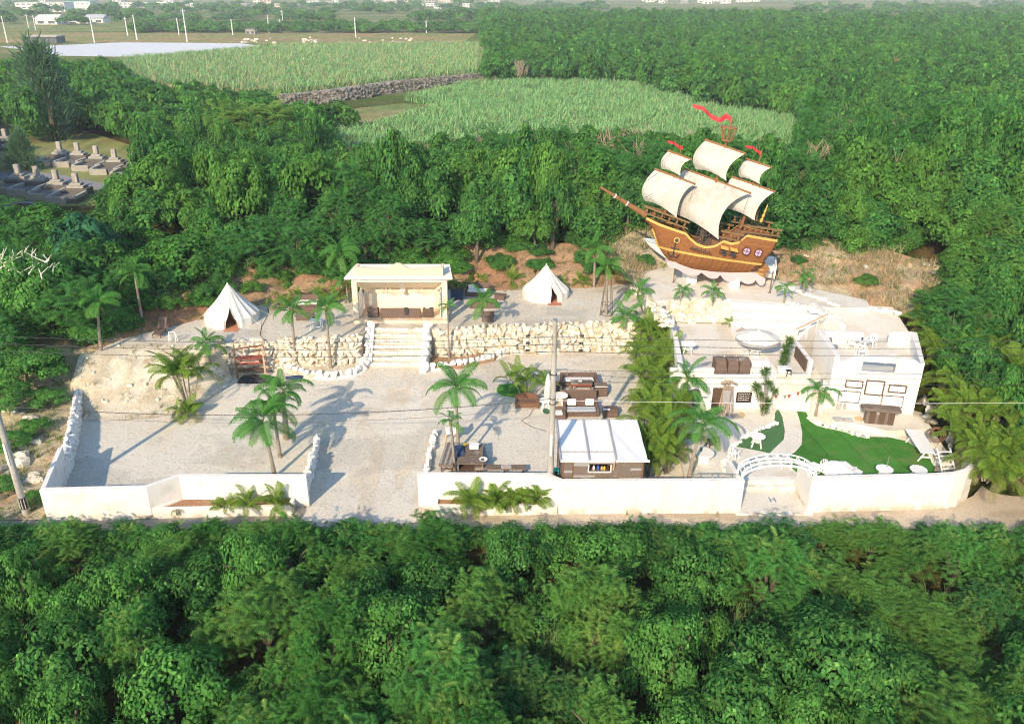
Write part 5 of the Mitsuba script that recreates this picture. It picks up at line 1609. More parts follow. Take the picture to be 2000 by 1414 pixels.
for nm, TL, TR, LM, BL, RM, BR, archh in SAILS:
    tl, tr, lm, bl, rm, br = (np.array(q, float) for q in (TL, TR, LM, BL, RM, BR))
    wspan = np.linalg.norm(S(*TR) - S(*TL))
    n, m = 15, 15
    Gs = np.zeros((n, m, 3))
    for j, v in enumerate(np.linspace(0, 1, m)):
        L_ = tl * (1 - v) ** 2 + (2 * lm - .5 * (tl + bl)) * 2 * v * (1 - v) + bl * v ** 2
        R_ = tr * (1 - v) ** 2 + (2 * rm - .5 * (tr + br)) * 2 * v * (1 - v) + br * v ** 2
        for i, u in enumerate(np.linspace(0, 1, n)):
            q = L_ * (1 - u) + R_ * u
            q = q - np.array([0, archh * v ** 3 * math.sin(u * math.pi)]) - np.array([24 * math.sin(v * math.pi * .8) * math.sin(u * math.pi), 0])
            yv = (0.28 * wspan) * (1 - 2 * u) - .16 * wspan * math.sin(u * math.pi) * math.sin(v * math.pi * .75)
            Gs[i, j] = [*S(*q)[:1], yv, S(*q)[1]]
    sk = sp('sail', thick(Gs, .025), 'sail_cloth', smooth=35)
    # seams of the sail cloths
    for i in (3, 6, 9, 12):
        part(sk, 'seam', LSH(tube(Gs[i] + [0, -.03, 0], .012, 3)), 'cushion')
    e = .06
    yl, yr = .28 * wspan, -.28 * wspan
    A3, B3 = np.array([S(*TL)[0], yl, S(*TL)[1]]), np.array([S(*TR)[0], yr, S(*TR)[1]])
    sp('yard', tube([A3 - (B3 - A3) * e, B3 + (B3 - A3) * e * .3] if False else [A3 - (B3 - A3) * .03, B3 + (B3 - A3) * .01], [.085, .075], 7), 'ship_mid')
    cor = Gs[-1, -1]
    sp('sheet_rope', tube([cor, cor + [.1, .1, -.5 * wspan * .4]], .012, 4), 'cable')
    sp('sheet_rope', tube([B3, B3 + np.array([.12, .3, -wspan * .35]), B3 + np.array([.25, .5, -wspan * .75])], .012, 4), 'cable')
for pts, wd in (([(1020, 190), (985, 168), (935, 196), (880, 170), (820, 112), (755, 98)], 40), ([(683, 386), (660, 384), (625, 352), (580, 345)], 24), ([(1230, 422), (1205, 417), (1165, 380), (1120, 380)], 24)):
    c = resample(np.array(pts, float), 22)
    Gf = []
    for i, q in enumerate(c):
        w_ = wd * (1 - .35 * i / 21) / 2
        yv = .18 * math.sin(i * .7)
        Gf.append([np.r_[s3(q[0], q[1] - w_)] + [0, yv, 0], np.r_[s3(q[0], q[1] + w_)] + [0, yv - .05, 0]])
    Gf = np.array(Gf)
    Gf[-1] = Gf[-1].mean(0) * .4 + Gf[-1] * .6
    sp('pennant', thick(Gf, .015), 'red_flag', smooth=40)
# crow's nest
c0, c1 = s3(1004, 245), s3(986, 333)
for c, r in ((c0, .62), (c1, .40)):
    d = (c0 - c1) / np.linalg.norm(c0 - c1)
    sp('nest_ring', tube([c - d * .05, c + d * .05], [r, r], 14), 'ship_mid')
for i in range(11):
    t = i * 2 * math.pi / 11
    sp('nest_slat', bar(c1 + [math.cos(t) * .38, math.sin(t) * .38, 0], c0 + [math.cos(t) * .6, math.sin(t) * .6, 0], .07, .05), 'ship_mid')


def hull_pt(X, Y, off=.05):
    q = S(X, Y)
    return HP(np.array([q[0]]), np.array([q[1]]), -1, off)[0]


# anchor, cannons, round windows on the near side
r0 = hull_pt(626, 1000, .07)
sp('anchor_plate', tube([r0 + [0, .03, 0], r0 - [0, .05, 0]], [.23, .23], 14), 'ship_gold')
sp('anchor_hole', tube([r0 - [0, .04, 0], r0 - [0, .07, 0]], [.15, .15], 12), 'dark_metal')
p0, p1 = hull_pt(618, 1015, .14), hull_pt(602, 1112, .16)
sp('anchor', cat(tube([p0, p1], .045, 6), tube([hull_pt(588, 1052, .16), hull_pt(638, 1060, .16)], .04, 6), tube([hull_pt(570, 1092, .17), hull_pt(580, 1118, .18), p1, hull_pt(625, 1124, .18), hull_pt(638, 1100, .17)], .045, 6)), 'dark_metal')
for X, Y in ((932, 1067), (994, 1079)):
    q = hull_pt(X, Y, .03)
    sp('gun_port', bx(q[0] - .27, q[0] + .27, q[1] - .05, q[1] + .05, q[2] - .22, q[2] + .22), 'ship_dark')
    sp('cannon', lathe([(.0, -.3), (.13, -.3), (.15, .16), (.2, .18), (.2, .3), (.11, .3), (.11, .1), (0, .1)], 12), 'dark_metal') if False else sp('cannon', tf(lathe([(.13, -.2), (.15, .22), (.19, .24), (.19, .36), (.10, .36), (.10, .2), (0, .2)], 12), q, rx=math.pi / 2), 'dark_metal')
    l = hull_pt(X + 8, Y - 38, .05)
    sp('port_lid', tf(cbx(-.3, .3, -.42, .0, -.02, .03, .01), l, rx=.35), 'ship_gold')
for X, Y in ((1090, 1063), (1173, 1078)):
    q = hull_pt(X, Y, .06)
    R9 = lambda m: tf(m, q, rx=math.pi / 2)
    sp('window_ring', R9(lathe([(.26, -.02), (.36, -.02), (.36, .06), (.26, .06), (.26, -.02)], 22)), 'ship_dark', smooth=40)
    sp('window_pane', R9(lathe([(0, -.01), (.262, -.01), (.262, .02), (0, .02)], 22)), 'window_lilac')
    sp('window_bar', cat(bx(q[0] - .26, q[0] + .26, q[1] - .045, q[1] - .022, q[2] - .025, q[2] + .025), bx(q[0] - .025, q[0] + .025, q[1] - .05, q[1] - .046, q[2] - .26, q[2] + .26)), 'ship_dark')
# shrouds with ratlines
tops = [hull_pt(X, Y, .1) for X, Y in ((722, 1058), (758, 1066), (785, 1070), (812, 1076), (838, 1082))]
ups = [s3(X, 905, -.55) for X in (790, 806, 822, 838, 856)]
sp('channel', bar(hull_pt(710, 1052, .08), hull_pt(850, 1084, .08), .2, .1), 'ship_dark')
for a, b in zip(tops, ups):
    sp('shroud', tube([a, b], .035, 4), 'cable')
    sp('deadeye', tf(lathe([(0, -.06), (.07, 0), (0, .06)], 8), a), 'dark_metal')
for i in range(7):
    t = (i + .5) / 7
    sp('ratline', tube([a * (1 - t) + b * t for a, b in zip(tops, ups)], .026, 4), 'cable')
for X0_, Y0_, X1_, Y1_ in ((235, 730, 510, 545), (305, 770, 470, 690), (235, 730, 595, 415), (740, 460, 700, 570), (1098, 412, 1045, 600), (1285, 514, 1250, 760), (990, 790, 1030, 960), (1040, 800, 1055, 880)):
    sp('rigging_line', tube([s3(X0_, Y0_, -.3), s3((X0_ + X1_) / 2, (Y0_ + Y1_) / 2 + 12, -.3), s3(X1_, Y1_, -.5)], .012, 4), 'cable')
# rudder, stern lantern posts, scalloped pink base
v, f = prism([S(1215, 1120), S(1250, 1170), S(1284, 1220), S(1262, 1245), S(1245, 1292), S(1190, 1276), S(1170, 1240)], -.12, .12)
sp('rudder', (np.stack([v[:, 0], v[:, 2], v[:, 1]], 1), f[:, ::-1]), 'ship_mid')
for Y_ in (1218, 1248):
    sp('rudder_strap', bx(*(S(1180, Y_)[0], S(1240, Y_)[0]), -.14, .14, S(1200, Y_)[1] - .04, S(1200, Y_)[1] + .04), 'ship_gold')
sp('stern_post', tube([s3(1195, 895, .2), s3(1210, 800, .2)], [.12, .06], 6), 'ship_rail')
sp('stern_post', tf(lathe([(.08, 0), (.12, .2), (.06, .35), (.11, .5), (.05, .7), (.09, .85), (.04, 1.1), (.06, 1.25), (.0, 1.5)], 10), s3(1217, 895, -.2)), 'ship_gold')
low = [(570, 1165), (590, 1195), (630, 1215)]
sc = [(640, 1212, 805, 1250), (805, 1235, 935, 1268), (935, 1262, 1055, 1285), (1055, 1278, 1180, 1300), (1180, 1292, 1245, 1310)]
poly = [(568, 1160), (572, 1185), (600, 1205), (640, 1212)]
for xa, ya, xb, yb in sc:
    for t in np.linspace(0, 1, 9)[1:]:
        poly.append((xa + (xb - xa) * t, ya + (yb - ya) * t + 26 * math.sin(t * math.pi) - (0 if t < 1 else 14)))
poly += [(1245, 1280), (1180, 1240), (1000, 1215), (760, 1190), (640, 1165)]
v, f = prism([S(*p) for p in poly], -.36, .36)
sp('wave_base', (np.stack([v[:, 0], v[:, 2], v[:, 1]], 1), f[:, ::-1]), 'foam_pink')

# ================================================================ THE WHITE MOTOR BOAT BEHIND, ON BLOCKS AND PROPS
boat = thing('motor_boat', 'white motor boat on blocks behind the sailing ship, bow and stern showing', 'boat')
bw, stn = np.array([12.15, 65.6]), np.array([22.4, 62.6])
bd = (stn - bw) / np.linalg.norm(stn - bw)
BLn = np.linalg.norm(stn - bw)
bang = math.atan2(bd[1], bd[0])
Gb = []
for s in np.linspace(0, 1, 22):
    x = BLn * s
    wb = 1.25 * min(1, (s / .42) ** .6 + .02)
    zt = 2.15 - .75 * min(1, s * 1.6) ** .8
    zk = .95 * max(0, 1 - s * 2.6) ** 1.6 + .02
    xk = x + 1.6 * (1 - s) ** 2 * 0
    row = []
    for t in np.linspace(-1, 1, 15):
        a = abs(t)
        row.append([x + 1.7 * (1 - a) * max(0, 1 - s * 2.4) ** 1.3, wb * np.sign(t) * (a ** .55) * (.72 + .28 * a), zk + (zt - zk) * a ** 1.7])
    Gb.append(row)
Gb = np.array(Gb)
PB = lambda m: tf(m, (bw[0], bw[1], BZ + .55), bang, ry=.03)
part(boat, 'hull', PB(thick(Gb, .05)), 'boat_white', smooth=40)
part(boat, 'deck', PB(thick(np.array([[[BLn * s + .3, y * 1.2 * min(1, (s / .42) ** .6 + .02), 2.1 - .75 * min(1, s * 1.6) ** .8] for y in (-.97, -.5, 0, .5, .97)] for s in np.linspace(.02, .75, 12)]), .05, (0, 0, -1))), 'boat_white')
part(boat, 'cockpit_floor', PB(bx(BLn * .75, BLn - .08, -1.12, 1.12, .75, .8)), 'boat_glass')
part(boat, 'transom', PB(bx(BLn - .06, BLn + .06, -1.22, 1.22, .3, 1.42)), 'boat_white')
part(boat, 'gunwale_stripe', PB(cat(tube(Gb[:, 0] + [0, -.02, .0], .04, 5), tube(Gb[:, -1] + [0, .02, .0], .04, 5))), 'boat_glass')
part(boat, 'windscreen', PB(thick(np.array([[[BLn * .22, y, 2.0], [BLn * .27, y * .85, 2.35]] for y in np.linspace(-.7, .7, 6)]), .03)), 'boat_glass')
part(boat, 'cabin', PB(cbx(BLn * .3, BLn * .7, -.85, .85, 1.38, 2.0, .1)), 'boat_white')
part(boat, 'rail', PB(tube([[.25, 0, 2.4], [BLn * .12, -.75, 2.35], [BLn * .2, -.95, 2.25], [BLn * .2, -.95, 1.9]], .02, 5)), 'grey_metal')
for i, (px, py) in enumerate(((1349, 553), (1432, 562))):
    k = thing('support_block', f'white concrete block propping the ship on the terrace, the {"left" if i == 0 else "right"} of two', 'block', 'concrete blocks under the ship')
    q = at(px, py, BZ)
    part(k, 'block', cbx(q[0] - .40, q[0] + .40, q[1] - .35, q[1] + 1.6, BZ, BZ + 1.15 - i * .2, .04), 'white_paint')
for i, (px, py, h) in enumerate(((1315, 552, 1.9), (1401, 557, 1.3), (1503, 572, 1.7))):
    k = thing('prop', f'thin rusty prop standing under the {("bow", "middle", "stern")[i]} of the ship', 'prop', 'props under the ship')
    q = at(px, py, BZ)
    part(k, 'post', tube([q, q + [.12, .25, h]], .045, 6), 'brown_wood')
    part(k, 'foot', lathe([(0, 0.002), (.12, .002), (.12, .02), (0, .03)], 8, q), 'brown_wood')
# ================================================================ PLANTS
def leaf_mesh(base, d, nrm, L, W, col):
    """Folded rhombic leaves: base, direction d, normal nrm (n, 3); length L, half width W (n); colours (n, 3)."""
    s = np.cross(d, nrm)
    s /= np.linalg.norm(s, axis=1, keepdims=True) + 1e-9
    L, W = L[:, None], W[:, None]
    mid = base + d * L * .45
    v = np.stack([base, mid + s * W - nrm * W * .3, base + d * L - nrm * L * .12, mid - s * W - nrm * W * .3], 1).reshape(-1, 3)
    i = np.arange(len(base)) * 4
    f = np.concatenate([np.stack([i, i + 1, i + 2], 1), np.stack([i, i + 2, i + 3], 1)])
    return v, f, np.repeat(col, 4, 0)


def merge3(ms):
    vs, fs, cs, o = [], [], [], 0
    for v, f, c in ms:
        vs.append(v); fs.append(f + o); cs.append(c); o += len(v)
    return np.vstack(vs), np.vstack(fs), np.vstack(cs)


def unit(a):
    return a / (np.linalg.norm(a, axis=-1, keepdims=True) + 1e-9)


def clump_centres(g, n, Rx, Hz, low=.05):
    """Clump centres over an uneven dome of radius Rx and height Hz, standing from z = 0."""
    out = []
    while len(out) < n:
        q = unit(g.normal(size=3))
        if q[2] < -.35:
            continue
        r = g.uniform(.62, 1.0)
        lob = 1 + .18 * math.sin(3 * math.atan2(q[1], q[0]) + n)
        out.append([q[0] * Rx * r * lob, q[1] * Rx * r * lob, Hz * (.48 + .52 * q[2] * r)])
    return np.array(out)


def crown_broad(seed, Rx, Hz, nc, nl, L, W, col, tip, cr=.34):
    g = np.random.default_rng(seed)
    C0 = clump_centres(g, nc, Rx, Hz)
    ms = []
    for c in C0:
        r = Rx * cr * g.uniform(.75, 1.25)
        q = unit(g.normal(size=(nl, 3)) + [0, 0, .55])
        p = c + q * r * np.array([1, 1, .75]) * g.uniform(.55, 1.05, (nl, 1))
        out = unit(q + unit(c - [0, 0, Hz * .35]) * .5)
        d = unit(np.cross(out, g.normal(size=(nl, 3))) + out * .35 - [0, 0, .35])
        k = g.uniform(.72, 1.28, (nl, 1)) * g.uniform(.75, 1.25)
        t = np.clip(g.normal(.12, .22, (nl, 1)) + g.uniform(0, .3), 0, 1)
        cc = (np.array(col) * (1 - t) + np.array(tip) * t) * k
        ms.append(leaf_mesh(p, d, out, L * g.uniform(.7, 1.25, nl), W * g.uniform(.7, 1.2, nl), cc))
    return merge3(ms)


def crown_feather(seed, Rx, Hz, nc, ns, L, npair, col, tip, cr=.36):
    """Crowns of pinnate sprays in drooping tiers."""
    g = np.random.default_rng(seed)
    C0 = clump_centres(g, nc, Rx, Hz)
    ms = []
    for c in C0:
        tint = g.uniform(.75, 1.25)
        yel = g.uniform(0, .5) if g.random() < .35 else g.uniform(0, .12)
        for _ in range(ns):
            a = g.uniform(0, 2 * math.pi)
            el = g.uniform(-.1, .9)
            d0 = np.array([math.cos(a) * math.cos(el), math.sin(a) * math.cos(el), math.sin(el)])
            o = c + g.normal(size=3) * Rx * cr * .42 * np.array([1, 1, .7])
            t = (np.arange(npair) + .6) / npair
            l = L * g.uniform(.7, 1.2)
            rach = o + d0 * (t[:, None] * l) - np.array([0, 0, 1]) * (l * .42 * t[:, None] ** 2)
            tan = unit(np.gradient(rach, axis=0))
            side = unit(np.cross(tan, [0, 0, 1.0]))
            nrm = unit(np.cross(side, tan))
            w = l * .30 * np.sin(np.clip(t * .85 + .12, 0, 1) * math.pi) ** .7
            col_ = (np.array(col) * (1 - yel) + np.array(tip) * yel) * tint * g.uniform(.8, 1.2)
            for s in (-1, 1):
                b = rach
                e = rach + side * s * w[:, None] + tan * (w * .45)[:, None] - np.array([0, 0, 1]) * (w * .35)[:, None]
                wd = l / npair * .36
                v = np.stack([b - tan * wd, e, b + tan * wd], 1).reshape(-1, 3)
                i = np.arange(npair) * 3
                ms.append((v, np.stack([i, i + 1, i + 2], 1), np.tile(col_, (npair * 3, 1)) * np.repeat(g.uniform(.85, 1.15, npair), 3)[:, None]))
    return merge3(ms)


def trunk_mesh(seed, h, r, spread, nb=5):
    g = np.random.default_rng(seed)
    ms = [tube([[0, 0, -.6], [.05, 0, h * .3], [g.uniform(-.2, .2), g.uniform(-.2, .2), h * .62]], [r * 1.25, r, r * .7], 7)]
    top = np.array([0, 0, h * .5])
    for i in range(nb):
        a = i * 2 * math.pi / nb + g.uniform(-.4, .4)
        e = np.array([math.cos(a) * spread * g.uniform(.5, .8), math.sin(a) * spread * g.uniform(.5, .8), h * g.uniform(.75, .95)])
        ms.append(tube([top, top * .5 + e * .5 + [0, 0, .1 * h], e], [r * .55, r * .35, r * .12], 5))
    return cat(*ms)


LEAFK = np.array([1.30, 1.80, 1.75])


def group_of(key, mesh, bsdf, color=None, smooth=False):
    color = color * LEAFK if color is not None else None
    scene[key] = {'type': 'shapegroup', 'leaves': mikit.ply((mesh[0], mesh[1]), bsdf, smooth=smooth, color=color) if color is not None else mikit.ply(mesh, bsdf, smooth=smooth)}
    return key


def inst(key, grp, tw):
    scene[key] = {'type': 'instance', 'to_world': tw, 'group': {'type': 'ref', 'id': grp}}


G1, G2, G3 = (.042, .112, .024), (.056, .135, .030), (.034, .088, .026)
TIP, YEL = (.14, .22, .045), (.26, .24, .06)
# forest crowns, about 3 m across at scale 1 and 1 m tall per unit
FOREST = []
for i in range(7):
    c = [G1, G2, (.028, .078, .024), (.05, .12, .034), (.085, .15, .032), (.036, .10, .03), (.062, .125, .026)][i]
    FOREST.append(group_of(f'crown_forest_{i}', *(lambda m: ((m[0], m[1]), 'leaf', m[2]))(crown_broad(300 + i, 1.7, 2.9, 34, 95, .255, .09, c, TIP, .36))))
FORF = []
for i in range(3):
    FORF.append(group_of(f'crown_forest_feather_{i}', *(lambda m: ((m[0], m[1]), 'leaf', m[2]))(crown_feather(330 + i, 1.7, 2.9, 32, 16, .75, 8, (.055, .13, .036), TIP, .42))))
FAR = []
for i in range(4):
    c = [G1, (.05, .115, .034), (.072, .138, .03), (.032, .088, .028)][i]
    FAR.append(group_of(f'crown_far_{i}', *(lambda m: ((m[0], m[1]), 'leaf', m[2]))(crown_broad(350 + i, 1.7, 2.6, 28, 48, .34, .14, c, TIP, .36))))
FEATH = []
for i in range(4):
    c = [(.062, .145, .034), (.044, .115, .034), (.085, .155, .034), (.05, .13, .028)][i]
    FEATH.append(group_of(f'crown_feather_{i}', *(lambda m: ((m[0], m[1]), 'leaf', m[2]))(crown_feather(370 + i, 1.7, 2.7, 36, 42, .46, 10, c, YEL, .36))))
BROAD = []
for i in range(3):
    c = [(.05, .13, .028), (.07, .15, .034), (.038, .10, .026)][i]
    BROAD.append(group_of(f'crown_broadleaf_{i}', *(lambda m: ((m[0], m[1]), 'leaf', m[2]))(crown_broad(390 + i, 1.6, 2.6, 36, 165, .175, .055, c, (.16, .25, .06), .32))))
TRUNK = [group_of(f'trunk_shape_{i}', trunk_mesh(400 + i, 1.0, .035, .28), 'bark') for i in range(3)]


def tree(key, crown, trunk, p, rad, h, s0=1.7, h0=2.8, lift=.30):
    """Crown scaled to radius rad and height h * (1 - lift), on a trunk of height h."""
    a = R.uniform(0, 360)
    ch = h * (1 - lift)
    inst(key + '__crown', crown, T().translate([p[0], p[1], p[2] + h * lift]).rotate([0, 0, 1], a).scale([rad / s0, rad / s0, ch / h0]))
    inst(key + '__trunk', trunk, T().translate(list(map(float, p))).rotate([0, 0, 1], a).scale([h * .85, h * .85, h * .9]))


def pxy(x, y, z):
    d = y * math.cos(PITCH) - (z - H_CAM) * math.sin(PITCH)
    return CX + F_PX * x / d, CY - F_PX * (y * math.sin(PITCH) + (z - H_CAM) * math.cos(PITCH)) / d


# ---------------------------------------------------------------- thicket in front of the road
cells = []


def far_enough(x, y, r, store, k):
    for (a, b, c) in store:
        if (a - x) ** 2 + (b - y) ** 2 < ((r + c) * k) ** 2:
            return False
    return True


kinds = {'f': ('feathery light green tree in the thicket below the road', 'feathery trees of the front thicket'), 'b': ('broad-leaved dark green tree in the thicket below the road', 'broad-leaved trees of the front thicket')}
g = np.random.default_rng(77)
tries = 0
GRASS_PX = [(860, 1225, 1010, 1330), (1010, 1222, 1330, 1300), (1400, 1222, 1600, 1290), (1690, 1222, 1900, 1270)]
while tries < 6000 and len(cells) < 215:
    tries += 1
    y = g.uniform(14, 35.0)
    hw = 3 + 0.72 * (y + 6)
    x = g.uniform(-hw, hw)
    if abs(y - 35) < 1.2 and g.random() < .3:
        continue
    zg = gz(x, y)
    r = g.uniform(1.2, 2.6)
    zl = 26 * (1 - y / 35.55)
    hmax = zl - zg - .05
    h = min(g.uniform(3.4, 6.8), hmax)
    if h < 1.0:
        continue
    r = min(r, (35.75 - y) + .25, h * .62)
    if r < .55 or not far_enough(x, y, r, cells, .66):
        continue
    px, py = pxy(x, y, zg + h * .6)
    px2, py2 = pxy(x, y - r, zg + .8)
    if any(a < px < c and (b < py < d or b < py2 < d) for a, b, c, d in GRASS_PX) and g.random() < .9:
        continue
    if meshkit.noise(np.array([[x * .33 + 5, y * .33, 7.7]]))[0] < .22:
        continue
    cells.append((x, y, r))
    kd = 'b' if (meshkit.noise(np.array([[x * .22, y * .3, 3.3]]))[0] > .56 or g.random() < .08) else 'f'
    key = thing('thicket_tree', kinds[kd][0], 'tree', kinds[kd][1])
    tree(key, (BROAD if kd == 'b' else FEATH)[g.integers(3 if kd == 'b' else 4)], TRUNK[g.integers(3)], (x, y, zg), r, h, lift=.2)

# reed grass among the thicket
def blade_tufts(P, h, nb, w, cols, seed, lean=.5, segs=3):
    g = np.random.default_rng(seed)
    n = len(P) * nb
    b = np.repeat(P, nb, 0) + np.c_[g.normal(size=(n, 2)) * .12 * h.mean(), np.zeros(n)]
    hh = np.repeat(h, nb) * g.uniform(.6, 1.15, n)
    a = g.uniform(0, 2 * math.pi, n)
    o = np.stack([np.cos(a), np.sin(a), np.zeros(n)], 1)
    s = np.stack([-np.sin(a), np.cos(a), np.zeros(n)], 1)
    ln = g.uniform(.25, 1.0, n) * lean
    c = np.array(cols)[g.integers(len(cols), size=n)] * g.uniform(.75, 1.25, (n, 1))
    V, Fc = [], []
    for k in range(segs + 1):
        t = k / segs
        ctr = b + o * (hh * ln * t ** 1.7)[:, None] + np.array([0, 0, 1]) * (hh * (t - .28 * ln * t ** 2.4))[:, None]
        ww = w * (1 - t * .92) * hh
        V += [ctr - s * ww[:, None], ctr + s * ww[:, None]]
    V = np.stack(V, 1).reshape(-1, 3)
    i = np.arange(n) * (2 * segs + 2)
    for k in range(segs):
        q = i + 2 * k
        Fc += [np.stack([q, q + 1, q + 3], 1), np.stack([q, q + 3, q + 2], 1)]
    return V, np.vstack(Fc), np.repeat(c, 2 * segs + 2, 0)


pts = []
for a, b, c, d in GRASS_PX:
    for _ in range(int((c - a) * (d - b) / 26)):
        p = at(g.uniform(a, c), g.uniform(b, d), -1.3)
        pts.append([p[0], p[1], gz(p[0], p[1])])
pts = np.array(pts)
m = blade_tufts(pts, g.uniform(1.7, 3.0, len(pts)), 9, .014, [(.11, .24, .075), (.16, .29, .11), (.24, .29, .12), (.08, .19, .06)], 5, .75, 4)
put('reed_grass', mikit.ply((m[0], m[1]), 'blade', color=m[2]))
stuff('reed_grass', 'tall reed grass growing in gaps of the front thicket', 'grass')

# ---------------------------------------------------------------- palms
def frond(seed, L, e0, curl, npair, wid, col, tip, droop=.5, vee=.25):
    g = np.random.default_rng(seed)
    n = 12
    t = np.linspace(0, 1, n)
    el = e0 - curl * t ** 1.15
    ds = L / (n - 1)
    x = np.r_[0, np.cumsum(np.cos(el[:-1]) * ds)]
    z = np.r_[0, np.cumsum(np.sin(el[:-1]) * ds)]
    rach = np.stack([x, 0 * x, z], 1)
    rv, rf = tube(rach, np.linspace(.022, .006, n) * L / 2, 3)
    ms = [(rv, rf, np.tile(np.array(tip) * .9, (len(rv), 1)))]
    tt = np.linspace(.16, .99, npair)
    P0 = np.stack([np.interp(tt, t, x), 0 * tt, np.interp(tt, t, z)], 1)
    tan = unit(np.stack([np.interp(tt, t, np.cos(el)), 0 * tt, np.interp(tt, t, np.sin(el))], 1))
    nrm = np.stack([-tan[:, 2], 0 * tt, tan[:, 0]], 1)
    ll = wid * L * (np.sin(np.clip(tt * .9 + .08, 0, 1) * math.pi) ** .55) * g.uniform(.85, 1.1, npair)
    for s in (-1, 1):
        side = np.array([0, s, 0.0])
        d = unit(side + tan * (.55 + .5 * tt[:, None]) + nrm * vee)
        w = L * .0105 * np.ones(npair)
        mid = P0 + d * (ll * .55)[:, None]
        end = P0 + d * ll[:, None] - np.array([0, 0, 1]) * (ll * droop * g.uniform(.6, 1.3, npair))[:, None]
        q = tan * w[:, None]
        V = np.stack([P0 - q * .6, P0 + q * .6, mid + q, mid - q, end], 1).reshape(-1, 3)
        i = np.arange(npair) * 5
        F_ = np.vstack([np.stack([i, i + 1, i + 2], 1), np.stack([i, i + 2, i + 3], 1), np.stack([i + 3, i + 2, i + 4], 1)])
        k = g.uniform(0, 1, (npair, 1)) * .5 + .3 * tt[:, None]
        cc = (np.array(col) * (1 - k) + np.array(tip) * k) * g.uniform(.8, 1.2, (npair, 1))
        ms.append((V, F_, np.repeat(cc, 5, 0)))
    return merge3(ms)


def fgroup(name, *a, **k):
    m = frond(*a, **k)
    return group_of(name, (m[0], m[1]), 'leaf', m[2])


PC, PT = (.05, .125, .026), (.11, .205, .045)
AC, AT = (.084, .140, .020), (.225, .228, .038)
PF = [fgroup('frond_upright', 501, 1.0, 1.25, .95, 40, .26, PC, PT), fgroup('frond_arching', 502, 1.0, .95, 1.8, 44, .28, PC, PT), fgroup('frond_spreading', 503, 1.0, .6, 1.95, 44, .28, PC, PT), fgroup('frond_drooping', 504, 1.0, .2, 1.7, 40, .27, (.058, .13, .03), (.15, .21, .05))]
AF = [fgroup('areca_frond_upright', 511, 1.0, 1.35, .9, 38, .25, AC, AT, droop=.35), fgroup('areca_frond_arching', 512, 1.0, 1.05, 1.7, 40, .27, AC, AT, droop=.4), fgroup('areca_frond_spreading', 513, 1.0, .7, 1.9, 40, .27, (.075, .108, .018), (.19, .175, .03), droop=.45),
      fgroup('areca_frond_dry', 514, 1.0, .3, 1.9, 24, .24, (.20, .15, .06), (.33, .24, .11), droop=.6)]
DF = [fgroup('dracaena_leaf_rosette', 521, 1.0, 1.2, .9, 14, .18, (.05, .14, .03), (.13, .22, .05))]


def fan_of(key, base, top, n, L, groups, seed, up=.5, dry=0, tilt=0.0):
    g = np.random.default_rng(seed)
    a0 = g.uniform(0, 6.28)
    for i in range(n):
        t = (i + .5) / n
        gi = groups[min(len(groups) - 1 - (1 if dry == 0 and len(groups) > 3 and groups is AF else 0), int(t * len(groups)))]
        if groups is AF:
            gi = groups[3] if g.random() < dry else groups[int(min(2, t * 3))]
        a = a0 + i * 2.39996 + g.uniform(-.25, .25)
        s = L * g.uniform(.82, 1.12) * (.8 + .2 * math.sin(t * math.pi))
        tw = T().translate([float(top[0]), float(top[1]), float(top[2]) - .12 * t * L]).rotate([0, 0, 1], math.degrees(a)).rotate([0, 1, 0], float(g.uniform(-10, 10))).rotate([1, 0, 0], float(g.uniform(-25, 25))).scale([s, s, s])
        inst(numbered(key + '__frond'), gi, tw)


def palm(label, base, crown_px, L, n, r=.10, lean=0.0, group=None, r0=None, crownshaft=True, groups=PF, name='palm_tree', dead=1):
    k = thing(name, label, 'palm', group)
    top = atY(crown_px[0], crown_px[1], base[1] + lean)
    d = top - base
    bend = np.array([d[0] * .12, 0, 0])
    pts = [base - [0, 0, .25], base + [0, 0, .05], base + d * .35 - bend, base + d * .7 - bend * .6, top - [0, 0, .45 * min(1, L / 2)], top - [0, 0, .05]]
    rr = np.array([1.5, 1.35, 1.0, .9, .82, .7]) * r
    if r0:
        rr[:3] = [r0 * 1.1, r0, (r0 + r) / 2]
    part(k, 'trunk', tube(pts[:5], rr[:5], 9), 'palm_bark', smooth=40)
    if crownshaft:
        v, f = tube([pts[4], pts[4] * .5 + pts[5] * .5, pts[5] + [0, 0, .1]], [r * .85, r * .95, r * .4], 8)
        part(k, 'crownshaft', mikit.ply((v, f), 'blade', smooth=True, color=np.tile((.22, .25, .06), (len(v), 1))))
    fan_of(k, base, top, n, L, groups, abs(hash((round(crown_px[0]), round(crown_px[1])))) % 99991)
    if dead:
        g = np.random.default_rng(int(crown_px[0] * 7 + crown_px[1]))
        for i in range(dead):
            s = L * .55
            inst(numbered(k + '__dry_frond'), AF[3], T().translate((top - [0, 0, .35]).tolist()).rotate([0, 0, 1], float(g.uniform(0, 360))).rotate([0, 1, 0], 55.0).scale([s, s, s]))
    return k


